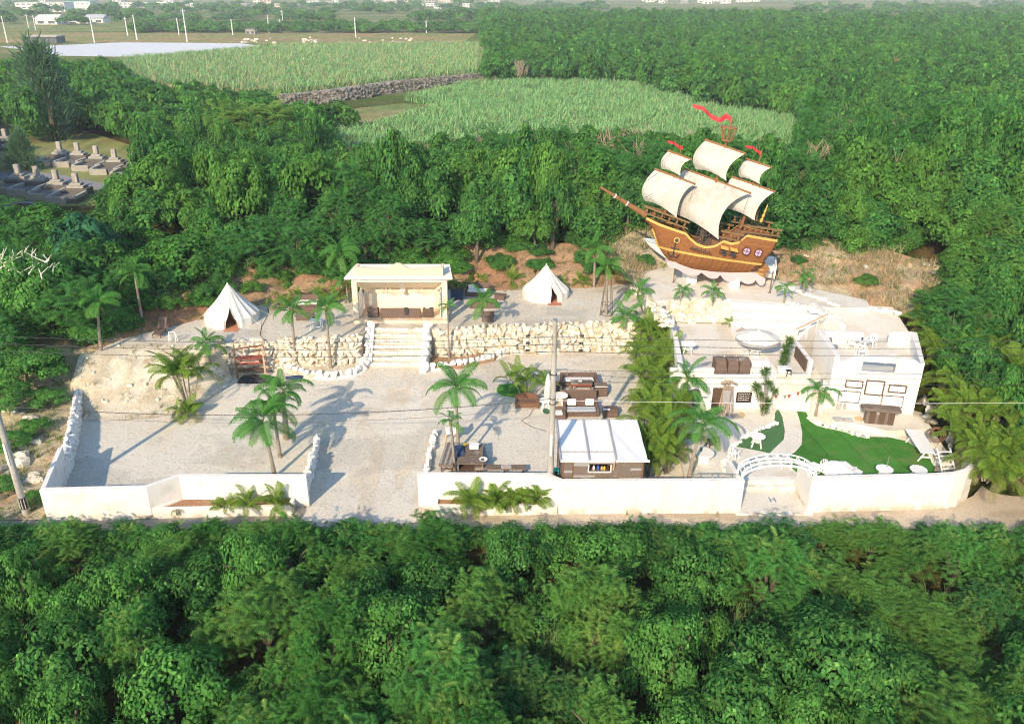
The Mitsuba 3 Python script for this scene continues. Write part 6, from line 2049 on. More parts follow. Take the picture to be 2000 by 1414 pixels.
TB = lambda px, py: at(px, py, TZ)
palm('tall slim palm nearest the boundary wall left of the driveway', on(537, 932), (512, 822), 2.3, 13)
palm('slim palm behind the front palm left of the driveway', on(547, 893), (533, 792), 2.0, 11)
palm('thick-trunked palm, rearmost of the three left of the driveway', on(560, 857), (553, 762), 2.0, 13, .11, r0=.24)
palm('slim palm left of the pair before the left retaining wall', at(578, 712, .85), (569, 605), 1.75, 12)
palm('slim palm right of the pair before the left retaining wall', at(646, 718, .85), (636, 600), 1.7, 12)
palm('dark-trunked palm beside the yellow palm clump at the left slope', on(417, 742), (404, 672), 1.7, 12, .09)
palm('palm at the right side of the driveway whose trunk stands by the wall', on(888, 922), (880, 822), 1.15, 8, .09, dead=0)
palm('taller palm behind the driveway palm, above the blue sink table', on(895, 880), (890, 755), 2.2, 13, .09)
palm('short-crowned slim palm in front of the right pavilion column', at(877, 698, .85), (874, 598), .95, 8, .07, dead=0)
palm('slim palm in the right planted bed, in front of the rattan sofa', at(952, 686, .85), (941, 588), 1.7, 10, .075)
palm('palm with a wire frame round its trunk, right of the closed white tent', TB(1184, 614), (1186, 520), 1.8, 12, .1)
palm('palm at the foot of the soil bank behind the closed white tent', TB(1160, 562), (1162, 488), 1.9, 12, .1)
palm('palm at the left edge of the terrace under the forest', at(198, 686, TZ), (190, 588), 1.9, 13, .1)
palm('palm beside the brown sun lounger under the forest', at(281, 642, TZ), (262, 530), 2.0, 13, .1)
palm('leaning palm rising beside the round white pedestal table', at(1346, 932, GZ), (1374, 825), 2.2, 13, .1, lean=.5)
palm('palm in front of the facade left of the framed panels', at(1593, 812, GZ), (1602, 764), 1.45, 10, .08)
palm('palm whose crown covers the corner of the left roof terrace', at(1338, 800, GZ), (1342, 738), 2.0, 11, .09)
palm('small palm left of a pair in the rocky strip behind the left roof terrace', at(1326, 600, BZ - .6), (1332, 568), 1.05, 11, .07, dead=0, crownshaft=False)
palm('small palm right of a pair in the rocky strip behind the left roof terrace', at(1391, 603, BZ - .6), (1393, 570), 1.15, 12, .07, dead=0, crownshaft=False)
palm('small browning palm at the right end of the boat terrace', at(1531, 592, BZ), (1533, 562), .9, 10, .05, dead=2, crownshaft=False)
palm('round-headed palm on the dry grass bank right of the boat', at(1571, 563, BZ + .6), (1572, 540), 1.15, 13, .08, dead=0, crownshaft=False)
palm('drooping palm rising above the hedge beside the rock slope', at(1260, 650, 1.2), (1246, 570), 1.9, 9, .07, dead=0)
palm('drooping palm at the top of the hedge beside the terrace edge', at(1226, 668, 1.0), (1222, 618), 1.7, 11, .07, dead=0)
palm('palm at the right end of the hill planting behind the pavilion, left of it', at(680, 592, TZ), (676, 548), 2.0, 13, .08, dead=0)
palm('feathery palm behind the pavilion, against the forest edge', at(668, 560, TZ + 1.0), (664, 492), 2.2, 14, .08, dead=0)
k = thing('trunk_guard', 'dark wire frame standing round the palm right of the closed tent', 'frame')
q = TB(1184, 614)
for i in range(4):
    a, b = i * math.pi / 2 + .5, (i + 1) * math.pi / 2 + .5
    o = lambda t, r, z: q + [math.cos(t) * r, math.sin(t) * r, z]
    part(k, 'stake', bar(o(a, .62, 0), o(a, .28, 3.0), .06), 'weathered_wood')
    part(k, 'crossbar', cat(bar(o(a, .52, .9), o(b, .52, .9), .04), bar(o(a, .62, .06), o(b, .62, .06), .05)), 'weathered_wood')


def areca(label, p, h, n, L, group=None, dry=.1, name='areca_palm', stems=4, spread=.35, kind='areca palm'):
    k = thing(name, label, kind, group)
    g = np.random.default_rng(int(abs(p[0]) * 971 + abs(p[1]) * 131) % 100000)
    per = max(3, n // stems)
    for s in range(stems):
        a = g.uniform(0, 6.28)
        o = np.array([math.cos(a), math.sin(a), 0]) * g.uniform(.1, 1) * spread
        hh = max(.12, h * g.uniform(.55, 1.0))
        b = np.asarray(p, float) + o * .4
        t = np.asarray(p, float) + o * 1.6 + [0, 0, hh]
        part(k, 'stem', tube([b - [0, 0, .2], (b + t) / 2 - o * .1, t], [.055, .045, .035], 6), 'palm_bark')
        fan_of(k, b, t, per, L * g.uniform(.85, 1.15), AF, int(g.integers(1e6)), dry=dry)
    return k


# the yellow-green clump left, and the tall clump before the timber bench
areca('tall many-stemmed palm clump with yellowing base on the left slope', on(372, 800), 3.3, 42, 2.1, spread=.75, stems=7, dry=.05)
areca('short yellow palm tuft at the foot of the left palm clump', on(367, 812), .5, 30, 1.35, dry=.3, stems=4, spread=.45)
areca('dense green palm clump between the bench and the closed parasol', on(1030, 775), 1.7, 30, 1.7, spread=.9, stems=6, dry=.04)
# the hedge between the yard and the garden
hedge = 'palms of the hedge between yard and garden'
gg = np.random.default_rng(31)
for i, (px, py) in enumerate([(1283, 930), (1262, 930), (1302, 925), (1270, 890), (1295, 880), (1258, 850), (1282, 845), (1310, 840), (1250, 812), (1275, 800), (1300, 800), (1262, 765), (1285, 760), (1250, 735), (1300, 730), (1270, 715), (1292, 700), (1262, 690), (1282, 672), (1300, 668), (1268, 650), (1312, 900), (1325, 790), (1318, 855)]):
    areca('yellow-green palm in the tall hedge between the gravel yard and the white garden', on(px, py), gg.uniform(1.3, 2.5), 24, gg.uniform(1.45, 2.0), hedge, dry=.17, stems=4, spread=.5)
# the right hedge on its rocky bank
for i in range(80):
    t, u = gg.uniform(0, 1), gg.uniform(0, 1)
    px, py = np.interp(t, [0, .3, .7, 1], [1800, 1838, 1850, 1905]) + u * np.interp(t, [0, .3, 1], [60, 150, 75]), 596 + 344 * t ** 1.15
    p = at(px, py, RZ - 2.4 * t + .6 * u)
    areca('bushy olive green palm on the rocky bank at the right end of the garden', p, gg.uniform(.5, 1.5), 18, gg.uniform(1.4, 2.1), 'palms on the right bank', dry=.2, stems=3, spread=.5)
for i in range(30):
    y = gg.uniform(43, 58.5)
    x = 28.6 + np.interp(y, [43, 47, 52, 58], [-.6, .2, 1.9, 3.4]) + gg.uniform(0, 3.6)
    areca('bushy olive green palm on the rocky bank at the right end of the garden', np.array([x, y, np.interp(y, [43, 50, 58], [1.2, 2.8, 3.8])]), gg.uniform(.5, 1.3), 18, gg.uniform(1.4, 2.0), 'palms on the right bank', dry=.2, stems=3, spread=.5)
# shrubs along the soil banks
for i, (px, py, L) in enumerate([(880, 562, 1.2), (912, 566, 1.0), (940, 553, 1.1), (997, 556, 1.5), (1040, 566, 1.1), (1090, 560, 1.0), (1140, 556, 1.1), (560, 592, 1.0), (586, 590, 1.2), (530, 603, .8), (640, 592, 1.1), (662, 586, 1.2), (620, 578, .9), (690, 570, 1.1)]):
    areca('bushy young palm in a row at the foot of the red soil bank', at(px, py, TZ + .15), .35, 16, L, 'young palms along the soil bank', dry=.06, stems=3, spread=.3, name='palm_shrub')
# planter palms
for px, py, L, n, lab in ((485, 990, 1.45, 12, 'middle'), (540, 992, 1.4, 11, 'rightmost'), (445, 992, .85, 9, 'second from the left'), (427, 993, .6, 8, 'small second')):
    areca(f'young palm in the left planter trough, the {lab} one' if lab != 'small second' else 'smallest green seedling palm in the left planter trough', at(px, py, .5), .25, n, L, None, dry=0, stems=1, spread=.05, name='planter_palm')
areca('dry brown tuft at the left end of the left planter trough', at(345, 1000, .5), .08, 7, .5, None, dry=.9, stems=1, spread=.03, name='planter_palm')
for i, (px, py, L) in enumerate(((920, 988, 1.65), (968, 985, 1.35), (1003, 982, 1.1), (1025, 982, 1.2), (1050, 980, 1.35))):
    areca(f'young palm in the right planter trough, number {("one", "two", "three", "four", "five")[i]} counted from the driveway', at(px, py, .5), .3, 18, L, None, dry=.03, stems=2, spread=.15, name='planter_palm')
# roadside dry weeds
w_ = np.array([[*at(px, py, .0)[:2], 0.0] for px, py in [(282, 1012), (290, 1013), (340, 1012), (352, 1010), (335, 1006), (300, 1010), (60, 1012), (30, 1000), (20, 985), (66, 990), (1400, 1003), (1225, 1006)]])
m = blade_tufts(w_, np.full(len(w_), .45), 12, .02, [(.3, .24, .1), (.2, .22, .07)], 8, 1.0)
put('roadside_weeds', mikit.ply((m[0], m[1]), 'blade', color=m[2]))
stuff('roadside_weeds', 'dry weeds along the foot of the boundary wall', 'weeds')


# spiky plants (rosettes of stiff leaves on bare stems) in the white garden
def rosette(k, c, r, n, seed):
    g = np.random.default_rng(seed)
    q = unit(g.normal(size=(n, 3)) + [0, 0, .45])
    col = np.array([[.055, .15, .03]]) * g.uniform(.7, 1.3, (n, 1)) + np.array([[.07, .07, .01]]) * g.uniform(0, 1, (n, 1))
    nr = unit(np.cross(q, g.normal(size=(n, 3))))
    m = leaf_mesh(np.tile(c, (n, 1)), q, nr, r * g.uniform(.75, 1.1, n), np.full(n, r * .055), col)
    part(k, 'rosette', mikit.ply((m[0], m[1]), 'leaf', color=m[2]))


k = thing('spiky_plant', 'tall spiky-leaved plant with several bare stems in front of the left white building', 'plant')
b = at(1490, 815, GZ)
for (px, py, r) in ((1478, 757, .55), (1500, 750, .5), (1494, 726, .48), (1512, 762, .45), (1486, 775, .5)):
    t = atY(px, py, b[1] + .1)
    part(k, 'stem', tube([b + [0, 0, .1], (b + t) / 2 + [.05, 0, 0], t], [.05, .045, .04], 6), 'palm_bark')
    rosette(k, t, r, 70, px)
for i in range(3):
    rosette(k, b + [R.uniform(-.2, .2), .0, .55 + i * .3], .5, 60, 900 + i)
k = thing('spiky_plant', 'columnar spiky plant standing in the court beside the dark doorway', 'plant')
b = at(1528, 718, LZ)
part(k, 'stem', tube([b, b + [.1, 0, .8], b + [.2, 0, 1.9]], [.06, .05, .04], 6), 'palm_bark')
for i in range(7):
    rosette(k, b + [.03 * i + R.uniform(-.1, .1), R.uniform(-.1, .1), .4 + .26 * i], .48, 60, 930 + i)
k = thing('spiky_plant', 'small bright palm sprout at the wall between the roof terrace and the white steps', 'plant')
b = at(1424, 640, LZ)
part(k, 'stem', tube([b, b + [0, 0, .3]], [.04, .03], 6), 'palm_bark')
fan_of(k, b, b + [0, 0, .35], 8, .75, AF, 4242)

# dry grass and weeds on the banks
pp_ = []
for _ in range(2500):
    t, s = gg.uniform(0, 1), gg.uniform(0, 1)
    a = resample(np.array(DRY_A), 40)[int(t * 39)]
    b = resample(np.array(DRY_B), 40)[int(t * 39)]
    q = a * (1 - s) + b * s + [gg.normal() * .4, gg.normal() * .4, .05]
    if meshkit.noise(np.array([[q[0] * .5, q[1] * .5, 2.0]]))[0] > .30:
        pp_.append(q)
pp_ = np.array(pp_)
m = blade_tufts(pp_, gg.uniform(.3, .9, len(pp_)), 11, .02, [(.46, .37, .24), (.52, .42, .28), (.36, .27, .17), (.17, .22, .08), (.14, .2, .07)], 12, 1.3)
put('dry_grass', mikit.ply((m[0], m[1]), 'blade', color=m[2]))
stuff('dry_grass', 'dry straw-coloured grass on the bank behind the boat', 'grass')
pp_ = []
for _ in range(1800):
    t, s = gg.uniform(0, 1), gg.uniform(0, 1) ** .8
    a, b = SOIL_A[int(t * 59)], SOIL_B[int(t * 59)]
    q = a * (1 - s) + b * s + [gg.normal() * .4, gg.normal() * .3, .05]
    if meshkit.noise(np.array([[q[0] * .6, q[1] * .6, 8.0]]))[0] > .5:
        pp_.append(q)
pp_ = np.array(pp_)
m = blade_tufts(pp_, gg.uniform(.3, .8, len(pp_)), 8, .016, [(.10, .17, .05), (.2, .2, .08), (.33, .24, .12), (.07, .14, .035)], 13, 1.1)
put('bank_weeds', mikit.ply((m[0], m[1]), 'blade', color=m[2]))
stuff('bank_weeds', 'weeds and small plants on the red soil bank', 'weeds')

# stones and weeds scattered on the sandy slope
k = thing('rock_pile', 'scattered pale stones on the sandy slope above the left side of the yard', 'rocks')
ll, hh2 = resample(lo_slope, 50), resample(hi_slope, 50)
sw = []
for i in range(70):
    t, u = gg.uniform(.02, .98), gg.uniform(0, 1)
    e = u * u * (3 - 2 * u)
    A_, B_ = ll[int(t * 49)], hh2[int(t * 49)]
    q = A_ * (1 - u) + B_ * u
    q[2] = A_[2] * (1 - e) + B_[2] * e + .02
    if i < 34:
        stone_part(k, q, np.array([gg.uniform(.2, .5), gg.uniform(.2, .4), gg.uniform(.15, .35)]), 'limestone', rz=gg.uniform(0, 6), name='rock')
    else:
        for _ in range(5):
            sw.append(q + [gg.normal() * .3, gg.normal() * .2, 0])
sw = np.array(sw)
m = blade_tufts(sw, gg.uniform(.2, .5, len(sw)), 7, .03, [(.33, .29, .16), (.22, .24, .09), (.45, .37, .22)], 19, 1.1)
put('slope_weeds', mikit.ply((m[0], m[1]), 'blade', color=m[2]))
stuff('slope_weeds', 'sparse dry weeds on the sandy slope', 'weeds')
# weeds on the rough ground outside the left wall
sw = []
for _ in range(900):
    x, y = gg.uniform(-34, -25.5), gg.uniform(36.3, 52)
    if x > np.interp(y, [36, 41, 47, 52], [-25.2, -26.0, -28.3, -29]) or meshkit.noise(np.array([[x * .5, y * .5, 5.0]]))[0] < .45:
        continue
    sw.append([x, y, gz(x, y) + .1])
sw = np.array(sw)
m = blade_tufts(sw, gg.uniform(.25, .7, len(sw)), 9, .025, [(.11, .19, .05), (.17, .22, .07), (.30, .27, .13), (.08, .15, .04)], 20, 1.0)
put('verge_weeds', mikit.ply((m[0], m[1]), 'blade', color=m[2]))
stuff('verge_weeds', 'green weeds on the rough ground outside the left boundary wall', 'weeds')
# ================================================================ FOREST, FIELDS, GRAVES, TOWN
OPEN = [Polygon(p) for p in (
    [(590, 286), (640, 258), (720, 245), (790, 222), (680, 232), (700, 215), (850, 205), (790, 190), (900, 168), (1000, 160), (1230, 164), (1325, 190), (1400, 212), (1545, 228), (1592, 262), (1565, 292), (1480, 290), (1400, 282), (1250, 270), (1150, 266), (1010, 268), (900, 280), (760, 292), (640, 300)],
    [(80, 290), (60, 262), (130, 250), (210, 268), (290, 300), (300, 325), (270, 345), (225, 352), (205, 385), (110, 400), (60, 395), (-40, 400), (-60, 240), (40, 240), (60, 285)],
    [(545, 208), (545, 182), (240, 152), (240, 60), (950, 60), (945, 150), (800, 185), (640, 205)],
    [(-300, -40), (-300, 118), (240, 118), (250, 60), (240, -40)],
)]
YEDGE = [(-60, 470), (0, 560), (60, 640), (150, 690), (230, 655), (300, 625), (380, 592), (560, 568), (700, 545), (870, 530), (1000, 500), (1180, 500), (1260, 470), (1400, 470), (1560, 500), (1700, 520), (1790, 500), (1850, 560), (1900, 640), (1950, 760), (2050, 800)]
ye_x, ye_y = zip(*YEDGE)


def free(x, y, h, z):
    if PROP.contains(Point(x, y)):
        return False
    bx_, by_ = pxy(x, y, z)
    tx_, ty_ = pxy(x, y, z + h * .92)
    if y < 62 and -25.6 < x < 30:
        return False
    if by_ > np.interp(bx_, ye_x, ye_y) and 70 < bx_ < 1830:
        return False
    if bx_ < 118 and 770 < by_ < 1030:
        return False
    pts = [Point(tx_, ty_), Point(bx_, by_ - 6), Point(tx_, ty_ * .5 + by_ * .5), Point(tx_ - 14, ty_ + 6), Point(tx_ + 14, ty_ + 6)]
    for o in OPEN:
        if any(o.contains(q) for q in pts):
            return False
    # nothing may rise in front of the rear wall or the graves
    return True


class Grid:
    def __init__(s, c):
        s.c, s.d = c, {}

    def ok(s, x, y, r):
        i, j = int(x // s.c), int(y // s.c)
        for a in range(i - 1, i + 2):
            for b in range(j - 1, j + 2):
                for (u, v, q) in s.d.get((a, b), ()):
                    if (u - x) ** 2 + (v - y) ** 2 < (.55 * (r + q)) ** 2:
                        return False
        s.d.setdefault((i, j), []).append((x, y, r))
        return True


g = np.random.default_rng(909)
found = []
gr = Grid(6.0)
for _ in range(26000):
    y = 36 + (g.random() ** 1.15) * 130
    x = g.uniform(-1, 1) * (10 + .74 * y)
    r = g.uniform(1.3, 2.7) * (1 + max(0, y - 100) / 250)
    h = g.uniform(4.0, 7.4) * (.75 if y < 72 else 1) * (1.3 if g.random() < .1 else 1)
    z = gz(x, y)
    if y < 60 and abs(x) < 34 and x < 0 and x > -26:
        continue
    if free(x, y, h, z) and gr.ok(x, y, r):
        found.append((y, x, r, h, z))
found.sort()
lab = {'n': ('green broad-leaved tree of the dense forest behind the terraces', 'trees of the forest behind the terraces'), 'f': ('feathery pale green tree of the dense forest behind the terraces', 'feathery trees of the forest behind the terraces')}
count = {'n': 0, 'f': 0}
for i, (y, x, r, h, z) in enumerate(found):
    kd = 'f' if meshkit.noise(np.array([[x * .07, y * .09, 4.0]]))[0] > .58 else 'n'
    cr = FORF[g.integers(3)] if kd == 'f' else FOREST[int(min(6, max(0, meshkit.noise(np.array([[x * .12, y * .12, 9.0]]))[0] * 5 + g.uniform(0, 2.2))))]
    if y > 125:
        cr = FAR[g.integers(4)]
    if count[kd] < 150 and y < 125:
        count[kd] += 1
        key = thing('forest_tree', lab[kd][0], 'tree', lab[kd][1])
        tree(key, cr, TRUNK[g.integers(3)], (x, y, z), r, h, lift=.22)
    else:
        inst(numbered('forest__crown'), cr, T().translate([x, y, z + .18 * h]).rotate([0, 0, 1], float(g.uniform(0, 360))).scale([r / 1.7, r / 1.7, .85 * h / 2.7]))
gr = Grid(12.0)
nf = 0
for _ in range(16000):
    y = 150 + (g.random() ** 1.3) * 520
    x = g.uniform(-1, 1) * (10 + .72 * y)
    r = g.uniform(2.0, 3.6) * (1 + (y - 150) / 500)
    h = g.uniform(5.5, 8.5) * (1 + (y - 150) / 900)
    bx_, by_ = pxy(x, y, 1)
    if bx_ < 940 and by_ < 150:
        # hedgerows and scattered bushes between the far fields
        if not (abs(by_ - 62) < 5 and g.random() < .55 or abs(by_ - 46) < 4 and g.random() < .8 or abs(by_ - 33) < 5 or (bx_ < 70 and 40 < by_ < 92)):
            continue
        h *= .55
    elif bx_ > 1560 and by_ < 62:
        if abs(by_ - 30) > 3 and abs(by_ - 50) > 3:
            continue
        h *= .5
    elif by_ < 16 and bx_ > 1200:
        continue
    if free(x, y, h, 1.0) and gr.ok(x, y, r):
        nf += 1
        inst(numbered('forest__crown'), FAR[g.integers(4)], T().translate([x, y, 1.0]).rotate([0, 0, 1], float(g.uniform(0, 360))).scale([r / 1.7, r / 1.7, h / 2.7]))
for _ in range(900):
    y = g.uniform(680, 1500)
    x = g.uniform(-1, 1) * (10 + .72 * y)
    r = g.uniform(5, 12)
    if g.random() < .5 and not 1180 < pxy(x, y, 1)[0] < 1560:
        inst(numbered('forest__crown'), FAR[g.integers(4)], T().translate([x, y, 1.0]).rotate([0, 0, 1], float(g.uniform(0, 360))).scale([r / 1.7, r / 1.7, float(g.uniform(6, 11)) / 2.7]))
stuff('forest', 'dense green forest stretching away behind the terraces', 'forest')

# shrubs closing the forest edge above the banks
ge = np.random.default_rng(404)
bank_rocks = thing('rock_pile', 'pale rocks strewn over the dry grass bank right of the boat', 'rocks')
for i in range(120):
    px = ge.uniform(120, 1800)
    py = np.interp(px, ye_x, ye_y) + ge.uniform(-22, 10) - (8 if 880 < px < 1800 else 0)
    q = ong(px, py)
    if PROP.contains(Point(q[0], q[1])):
        continue
    q = q + [0, .6, 0]
    tree(thing('shrub', 'green shrub at the foot of the forest edge above the bare bank', 'shrub', 'shrubs along the forest edge'), FOREST[i % 7], TRUNK[i % 3], q, ge.uniform(.8, 1.7), ge.uniform(1.0, 2.3), lift=0.0)
for i in range(46):
    t, s_ = ge.uniform(0.1, 1), ge.uniform(.15, .95)
    q = resample(np.array(DRY_A), 40)[int(t * 39)] * (1 - s_) + resample(np.array(DRY_B), 40)[int(t * 39)] * s_
    if i < 18:
        sc_ = ge.uniform(.35, .8)
        tree(thing('shrub', 'low green bush growing on the dry grass bank right of the boat', 'shrub', 'bushes on the dry bank'), FOREST[i % 7], TRUNK[i % 3], q, sc_ * 1.1, sc_, lift=0.0)
    else:
        stone_part(bank_rocks, q + [0, 0, .05], np.array([ge.uniform(.3, .9), ge.uniform(.3, .7), ge.uniform(.2, .5)]), ('limestone', 'whitewashed_stone', 'grey_stone')[i % 3], rz=ge.uniform(0, 6), name='rock')
for i in range(64):
    t, s_ = ge.uniform(0, 1), ge.uniform(.3, .95)
    q = SOIL_A[int(t * 59)] * (1 - s_) + SOIL_B[int(t * 59)] * s_
    tree(thing('shrub', 'low leafy bush growing on the red soil bank behind the terrace', 'shrub', 'bushes on the red soil bank'), FOREST[i % 7], TRUNK[i % 3], q - [0, 0, .1], ge.uniform(.5, 1.1), ge.uniform(.6, 1.3), lift=0.0)
# outstanding trees
m = crown_broad(601, 1.7, 2.8, 40, 70, .34, .12, (.03, .085, .04), (.07, .15, .08), .34)
group_of('crown_dark', (m[0], m[1]), 'leaf', m[2])
q = ong(188, 585)
tree(thing('dark_tree', 'dark bluish-green tree at the forest edge above the left palms', 'tree'), 'crown_dark', TRUNK[0], q, 2.3, 6.8, lift=.15)
m = crown_feather(602, 1.7, 2.8, 36, 14, .9, 8, (.12, .17, .035), (.24, .25, .06), .38)
group_of('crown_yellowish', (m[0], m[1]), 'leaf', m[2])
for px, py, y, r, h in ((478, 262, 128, 5.5, 10.0), (520, 250, 134, 4.5, 8.5)):
    q = atY(px, py, y); q[2] = gz(q[0], y)
    tree(thing('vine_tree', 'yellow-green vine-covered tree, the ' + ('larger' if r > 5 else 'smaller') + ' of two rising from the forest', 'tree'), 'crown_yellowish', TRUNK[1], q, r, h, lift=.1)
# casuarinas: drooping grey-green needles on upright boughs
def casuarina(seed):
    g = np.random.default_rng(seed)
    ms = []
    for i in range(90):
        t = g.uniform(.05, 1)
        a = g.uniform(0, 6.28)
        rr = (1 - t) ** .8 * g.uniform(.3, 1.0) + .08
        c = np.array([math.cos(a) * rr, math.sin(a) * rr, t * 3.0])
        n = 34
        d = unit(np.array([math.cos(a) * .6, math.sin(a) * .6, .9]) + g.normal(size=(n, 3)) * .45)
        base = c + g.normal(size=(n, 3)) * .16
        ms.append(leaf_mesh(base, d, unit(np.cross(d, g.normal(size=(n, 3)))), g.uniform(.25, .5, n), np.full(n, .022), np.array([[.11, .15, .08]]) * g.uniform(.6, 1.3, (n, 1))))
    return merge3(ms)


m = casuarina(610)
group_of('crown_casuarina', (m[0], m[1]), 'leaf', m[2])
for px, py, pt, y, w, l in ((105, 268, 84, 150, 5.2, 'tall grey-green casuarina tree rising behind the graves on the left'), (52, 345, 256, 122, 2.2, 'small bushy casuarina beside the grave plots on the left')):
    b = atY(px, py, y); t = atY(px, pt, y)
    b[2] = gz(b[0], y)
    h = t[2] - b[2]
    tree(thing('casuarina_tree', l, 'tree'), 'crown_casuarina', TRUNK[2], b, w, h, s0=1.0, h0=3.2, lift=.02)
# tree with bare pale branches over its crown, left
k = thing('bare_topped_tree', 'broad tree with bare pale branches sticking out of its crown at the left edge', 'tree')
q = ong(80, 655)
for dx, dy, r, h in ((0, 0, 2.5, 5.2), (-2.6, .6, 2.2, 4.6), (1.6, .8, 1.7, 4.2)):
    inst(numbered(k + '__crown'), BROAD[1], T().translate([q[0] + dx, q[1] + dy, q[2] + 1.0]).rotate([0, 0, 1], 40.0 * dx).scale([r / 1.6, r / 1.6, h / 2.7]))
inst(k + '__trunk', TRUNK[1], T().translate(q.tolist()).scale([5, 5, 5]))
gb = np.random.default_rng(66)
bm = []
for i in range(44):
    p = q + [gb.uniform(-3.6, 2.2), gb.uniform(-1.6, .5), gb.uniform(4.6, 6.0)]
    d = np.array([gb.normal() * .6, gb.normal() * .4, .6])
    bm.append(tube([p, p + d * .5, p + d + [gb.normal() * .3, 0, .1]], [.055, .04, .015], 5))
    bm.append(tube([p + d * .5, p + d * .7 + [gb.normal() * .4, gb.normal() * .2, .35]], [.03, .012], 4))
part(k, 'bare_branches', cat(*bm), 'plaster_cream')
for px, py, r, h, l in ((60, 770, 2.0, 3.4, 'bright green rounded tree beside the left end of the yard'), (14, 700, 1.8, 3.0, 'bright green bush at the left edge above the utility pole'), (100, 742, 1.2, 2.0, 'small green bush behind the rounded tree at the left end of the yard'), (30, 880, 1.0, 1.2, 'low bush on the rough ground beside the left utility pole'), (70, 850, .9, 1.1, 'low bush outside the left stone wall, nearest the wall'), (96, 800, 1.1, 1.5, 'round bush outside the far end of the left stone wall'), (12, 960, .8, .8, 'small low bush at the left edge beside the foot of the pole'), (20, 810, 1.5, 2.2, 'spreading green bush at the left edge above the low bushes'), (72, 985, .7, .7, 'small bush at the left corner of the boundary wall')):
    q = ong(px, py)
    q[2] = gz(q[0], q[1])
    tree(thing('yard_side_tree', l, 'tree'), BROAD[1], TRUNK[0], q, r, h, s0=1.6, h0=2.7, lift=.15)
# right-hand trees beside the palms
gg2 = np.random.default_rng(15)
for i in range(60):
    y = gg2.uniform(22, 66)
    x = gg2.uniform(34.5, 54) - (5.0 if y < 38 else 0) + (2.0 if y > 44 else 0)
    z = gz(x, y)
    r, h = gg2.uniform(1.6, 2.6), gg2.uniform(4.2, 7.0)
    if y < 42:
        h *= .7
    if gr.ok(x, y + 1000, r):
        kd = i % 2
        tree(thing('border_tree', ('dark broad-leaved' if kd else 'light feathery') + ' tree in the dense growth at the right edge beyond the palms', 'tree', ('broad-leaved' if kd else 'feathery') + ' trees beyond the right palms'), (FOREST[i % 7] if kd else FEATH[i % 4]), TRUNK[i % 3], (x, y, z), r, h, lift=.15)

# dead pale twigs sticking out of the canopy
gd = np.random.default_rng(71)
tw = []
for i in range(16):
    a = gd.uniform(0, 6.28)
    d = np.array([math.cos(a) * gd.uniform(.2, .7), math.sin(a) * gd.uniform(.2, .7), 1.0])
    o = gd.normal(size=3) * [.5, .5, .2]
    tw.append(tube([o, o + d * .7, o + d * 1.3 + gd.normal(size=3) * .2], [.045, .03, .012], 4))
    tw.append(tube([o + d * .7, o + d * .9 + gd.normal(size=3) * .35], [.028, .01], 4))
group_of('twig_shape', cat(*tw), 'driftwood')
for i in range(150):
    px, py = gd.uniform(900, 2000), gd.uniform(60, 500)
    if i < 25:
        px, py = gd.uniform(560, 1100), gd.uniform(290, 420)
    q = atY(px, py, np.interp(py, [60, 140, 280, 500], [430, 270, 120, 76]))
    q[2] = gz(q[0], q[1]) + gd.uniform(4.2, 5.6)
    if any(o.contains(Point(*pxy(*q))) for o in OPEN) or PROP.contains(Point(q[0], q[1])):
        continue
    if 225 < py < 310 and px < 1620:
        continue
    s = gd.uniform(.7, 1.3) * (1 + q[1] / 500)
    inst(numbered('dead_branches__twig'), 'twig_shape', T().translate(q.tolist()).rotate([0, 0, 1], float(gd.uniform(0, 360))).scale([s, s, s]))
stuff('dead_branches', 'pale dead twigs sticking out of the forest canopy', 'branches')

# ---------------------------------------------------------------- cane fields
def in_px_poly(poly, z, n, seed):
    g = np.random.default_rng(seed)
    P_ = Polygon([tuple(at(x, y, z)[:2]) for x, y in poly])
    if not P_.is_valid:
        P_ = P_.buffer(0)
    a, b, c, d = P_.bounds
    q = np.stack([g.uniform(a, c, n * 4), g.uniform(b, d, n * 4)], 1)
    q = q[shapely.contains_xy(P_, q[:, 0], q[:, 1])]
    return P_, q


CN = [(.18, .40, .155), (.21, .43, .175), (.15, .35, .12), (.25, .44, .19), (.32, .42, .19)]
fld = [(540, 320), (640, 262), (730, 246), (800, 226), (860, 208), (790, 192), (900, 168), (1000, 160), (1230, 164), (1325, 190), (1400, 212), (1545, 228), (1600, 262), (1600, 330), (1100, 330)]
P_, q = in_px_poly(fld, 1.6, 9000, 3)
q = q[:30000]
m = blade_tufts(np.c_[q, np.full(len(q), 1.0)], np.random.default_rng(4).uniform(1.5, 2.7, len(q)) * (1 + .25 * (meshkit.noise(np.c_[q * .15, np.zeros(len(q))]) - .5)), 6, .055, CN, 14, .9, 2)
put('cane_field', mikit.ply((m[0], m[1]), 'blade', color=m[2]))
stuff('cane_field', 'pale green sugar cane field in a clearing behind the forest', 'cane')
P2_, q = in_px_poly([(235, 158), (545, 186), (800, 158), (950, 141), (950, 88), (560, 92), (240, 118)], 2.0, 8000, 5)
q = q[:26000]
m = blade_tufts(np.c_[q, np.full(len(q), 1.2)], np.random.default_rng(6).uniform(2.4, 3.4, len(q)), 6, .06, CN + [(.5, .4, .24)], 15, .8, 2)
put('cane_field_001', mikit.ply((m[0], m[1]), 'blade', color=m[2]))
stuff('cane_field_001', 'tall sugar cane with straw-coloured stalks above the grey stone wall', 'cane')
_taken['cane_field'] = 2
dry = in_px_poly([(240, 162), (300, 178), (470, 192), (545, 190), (640, 183), (800, 160), (940, 144), (940, 139), (800, 152), (545, 181), (300, 160)], 1.2, 1500, 7)[1][:4200]
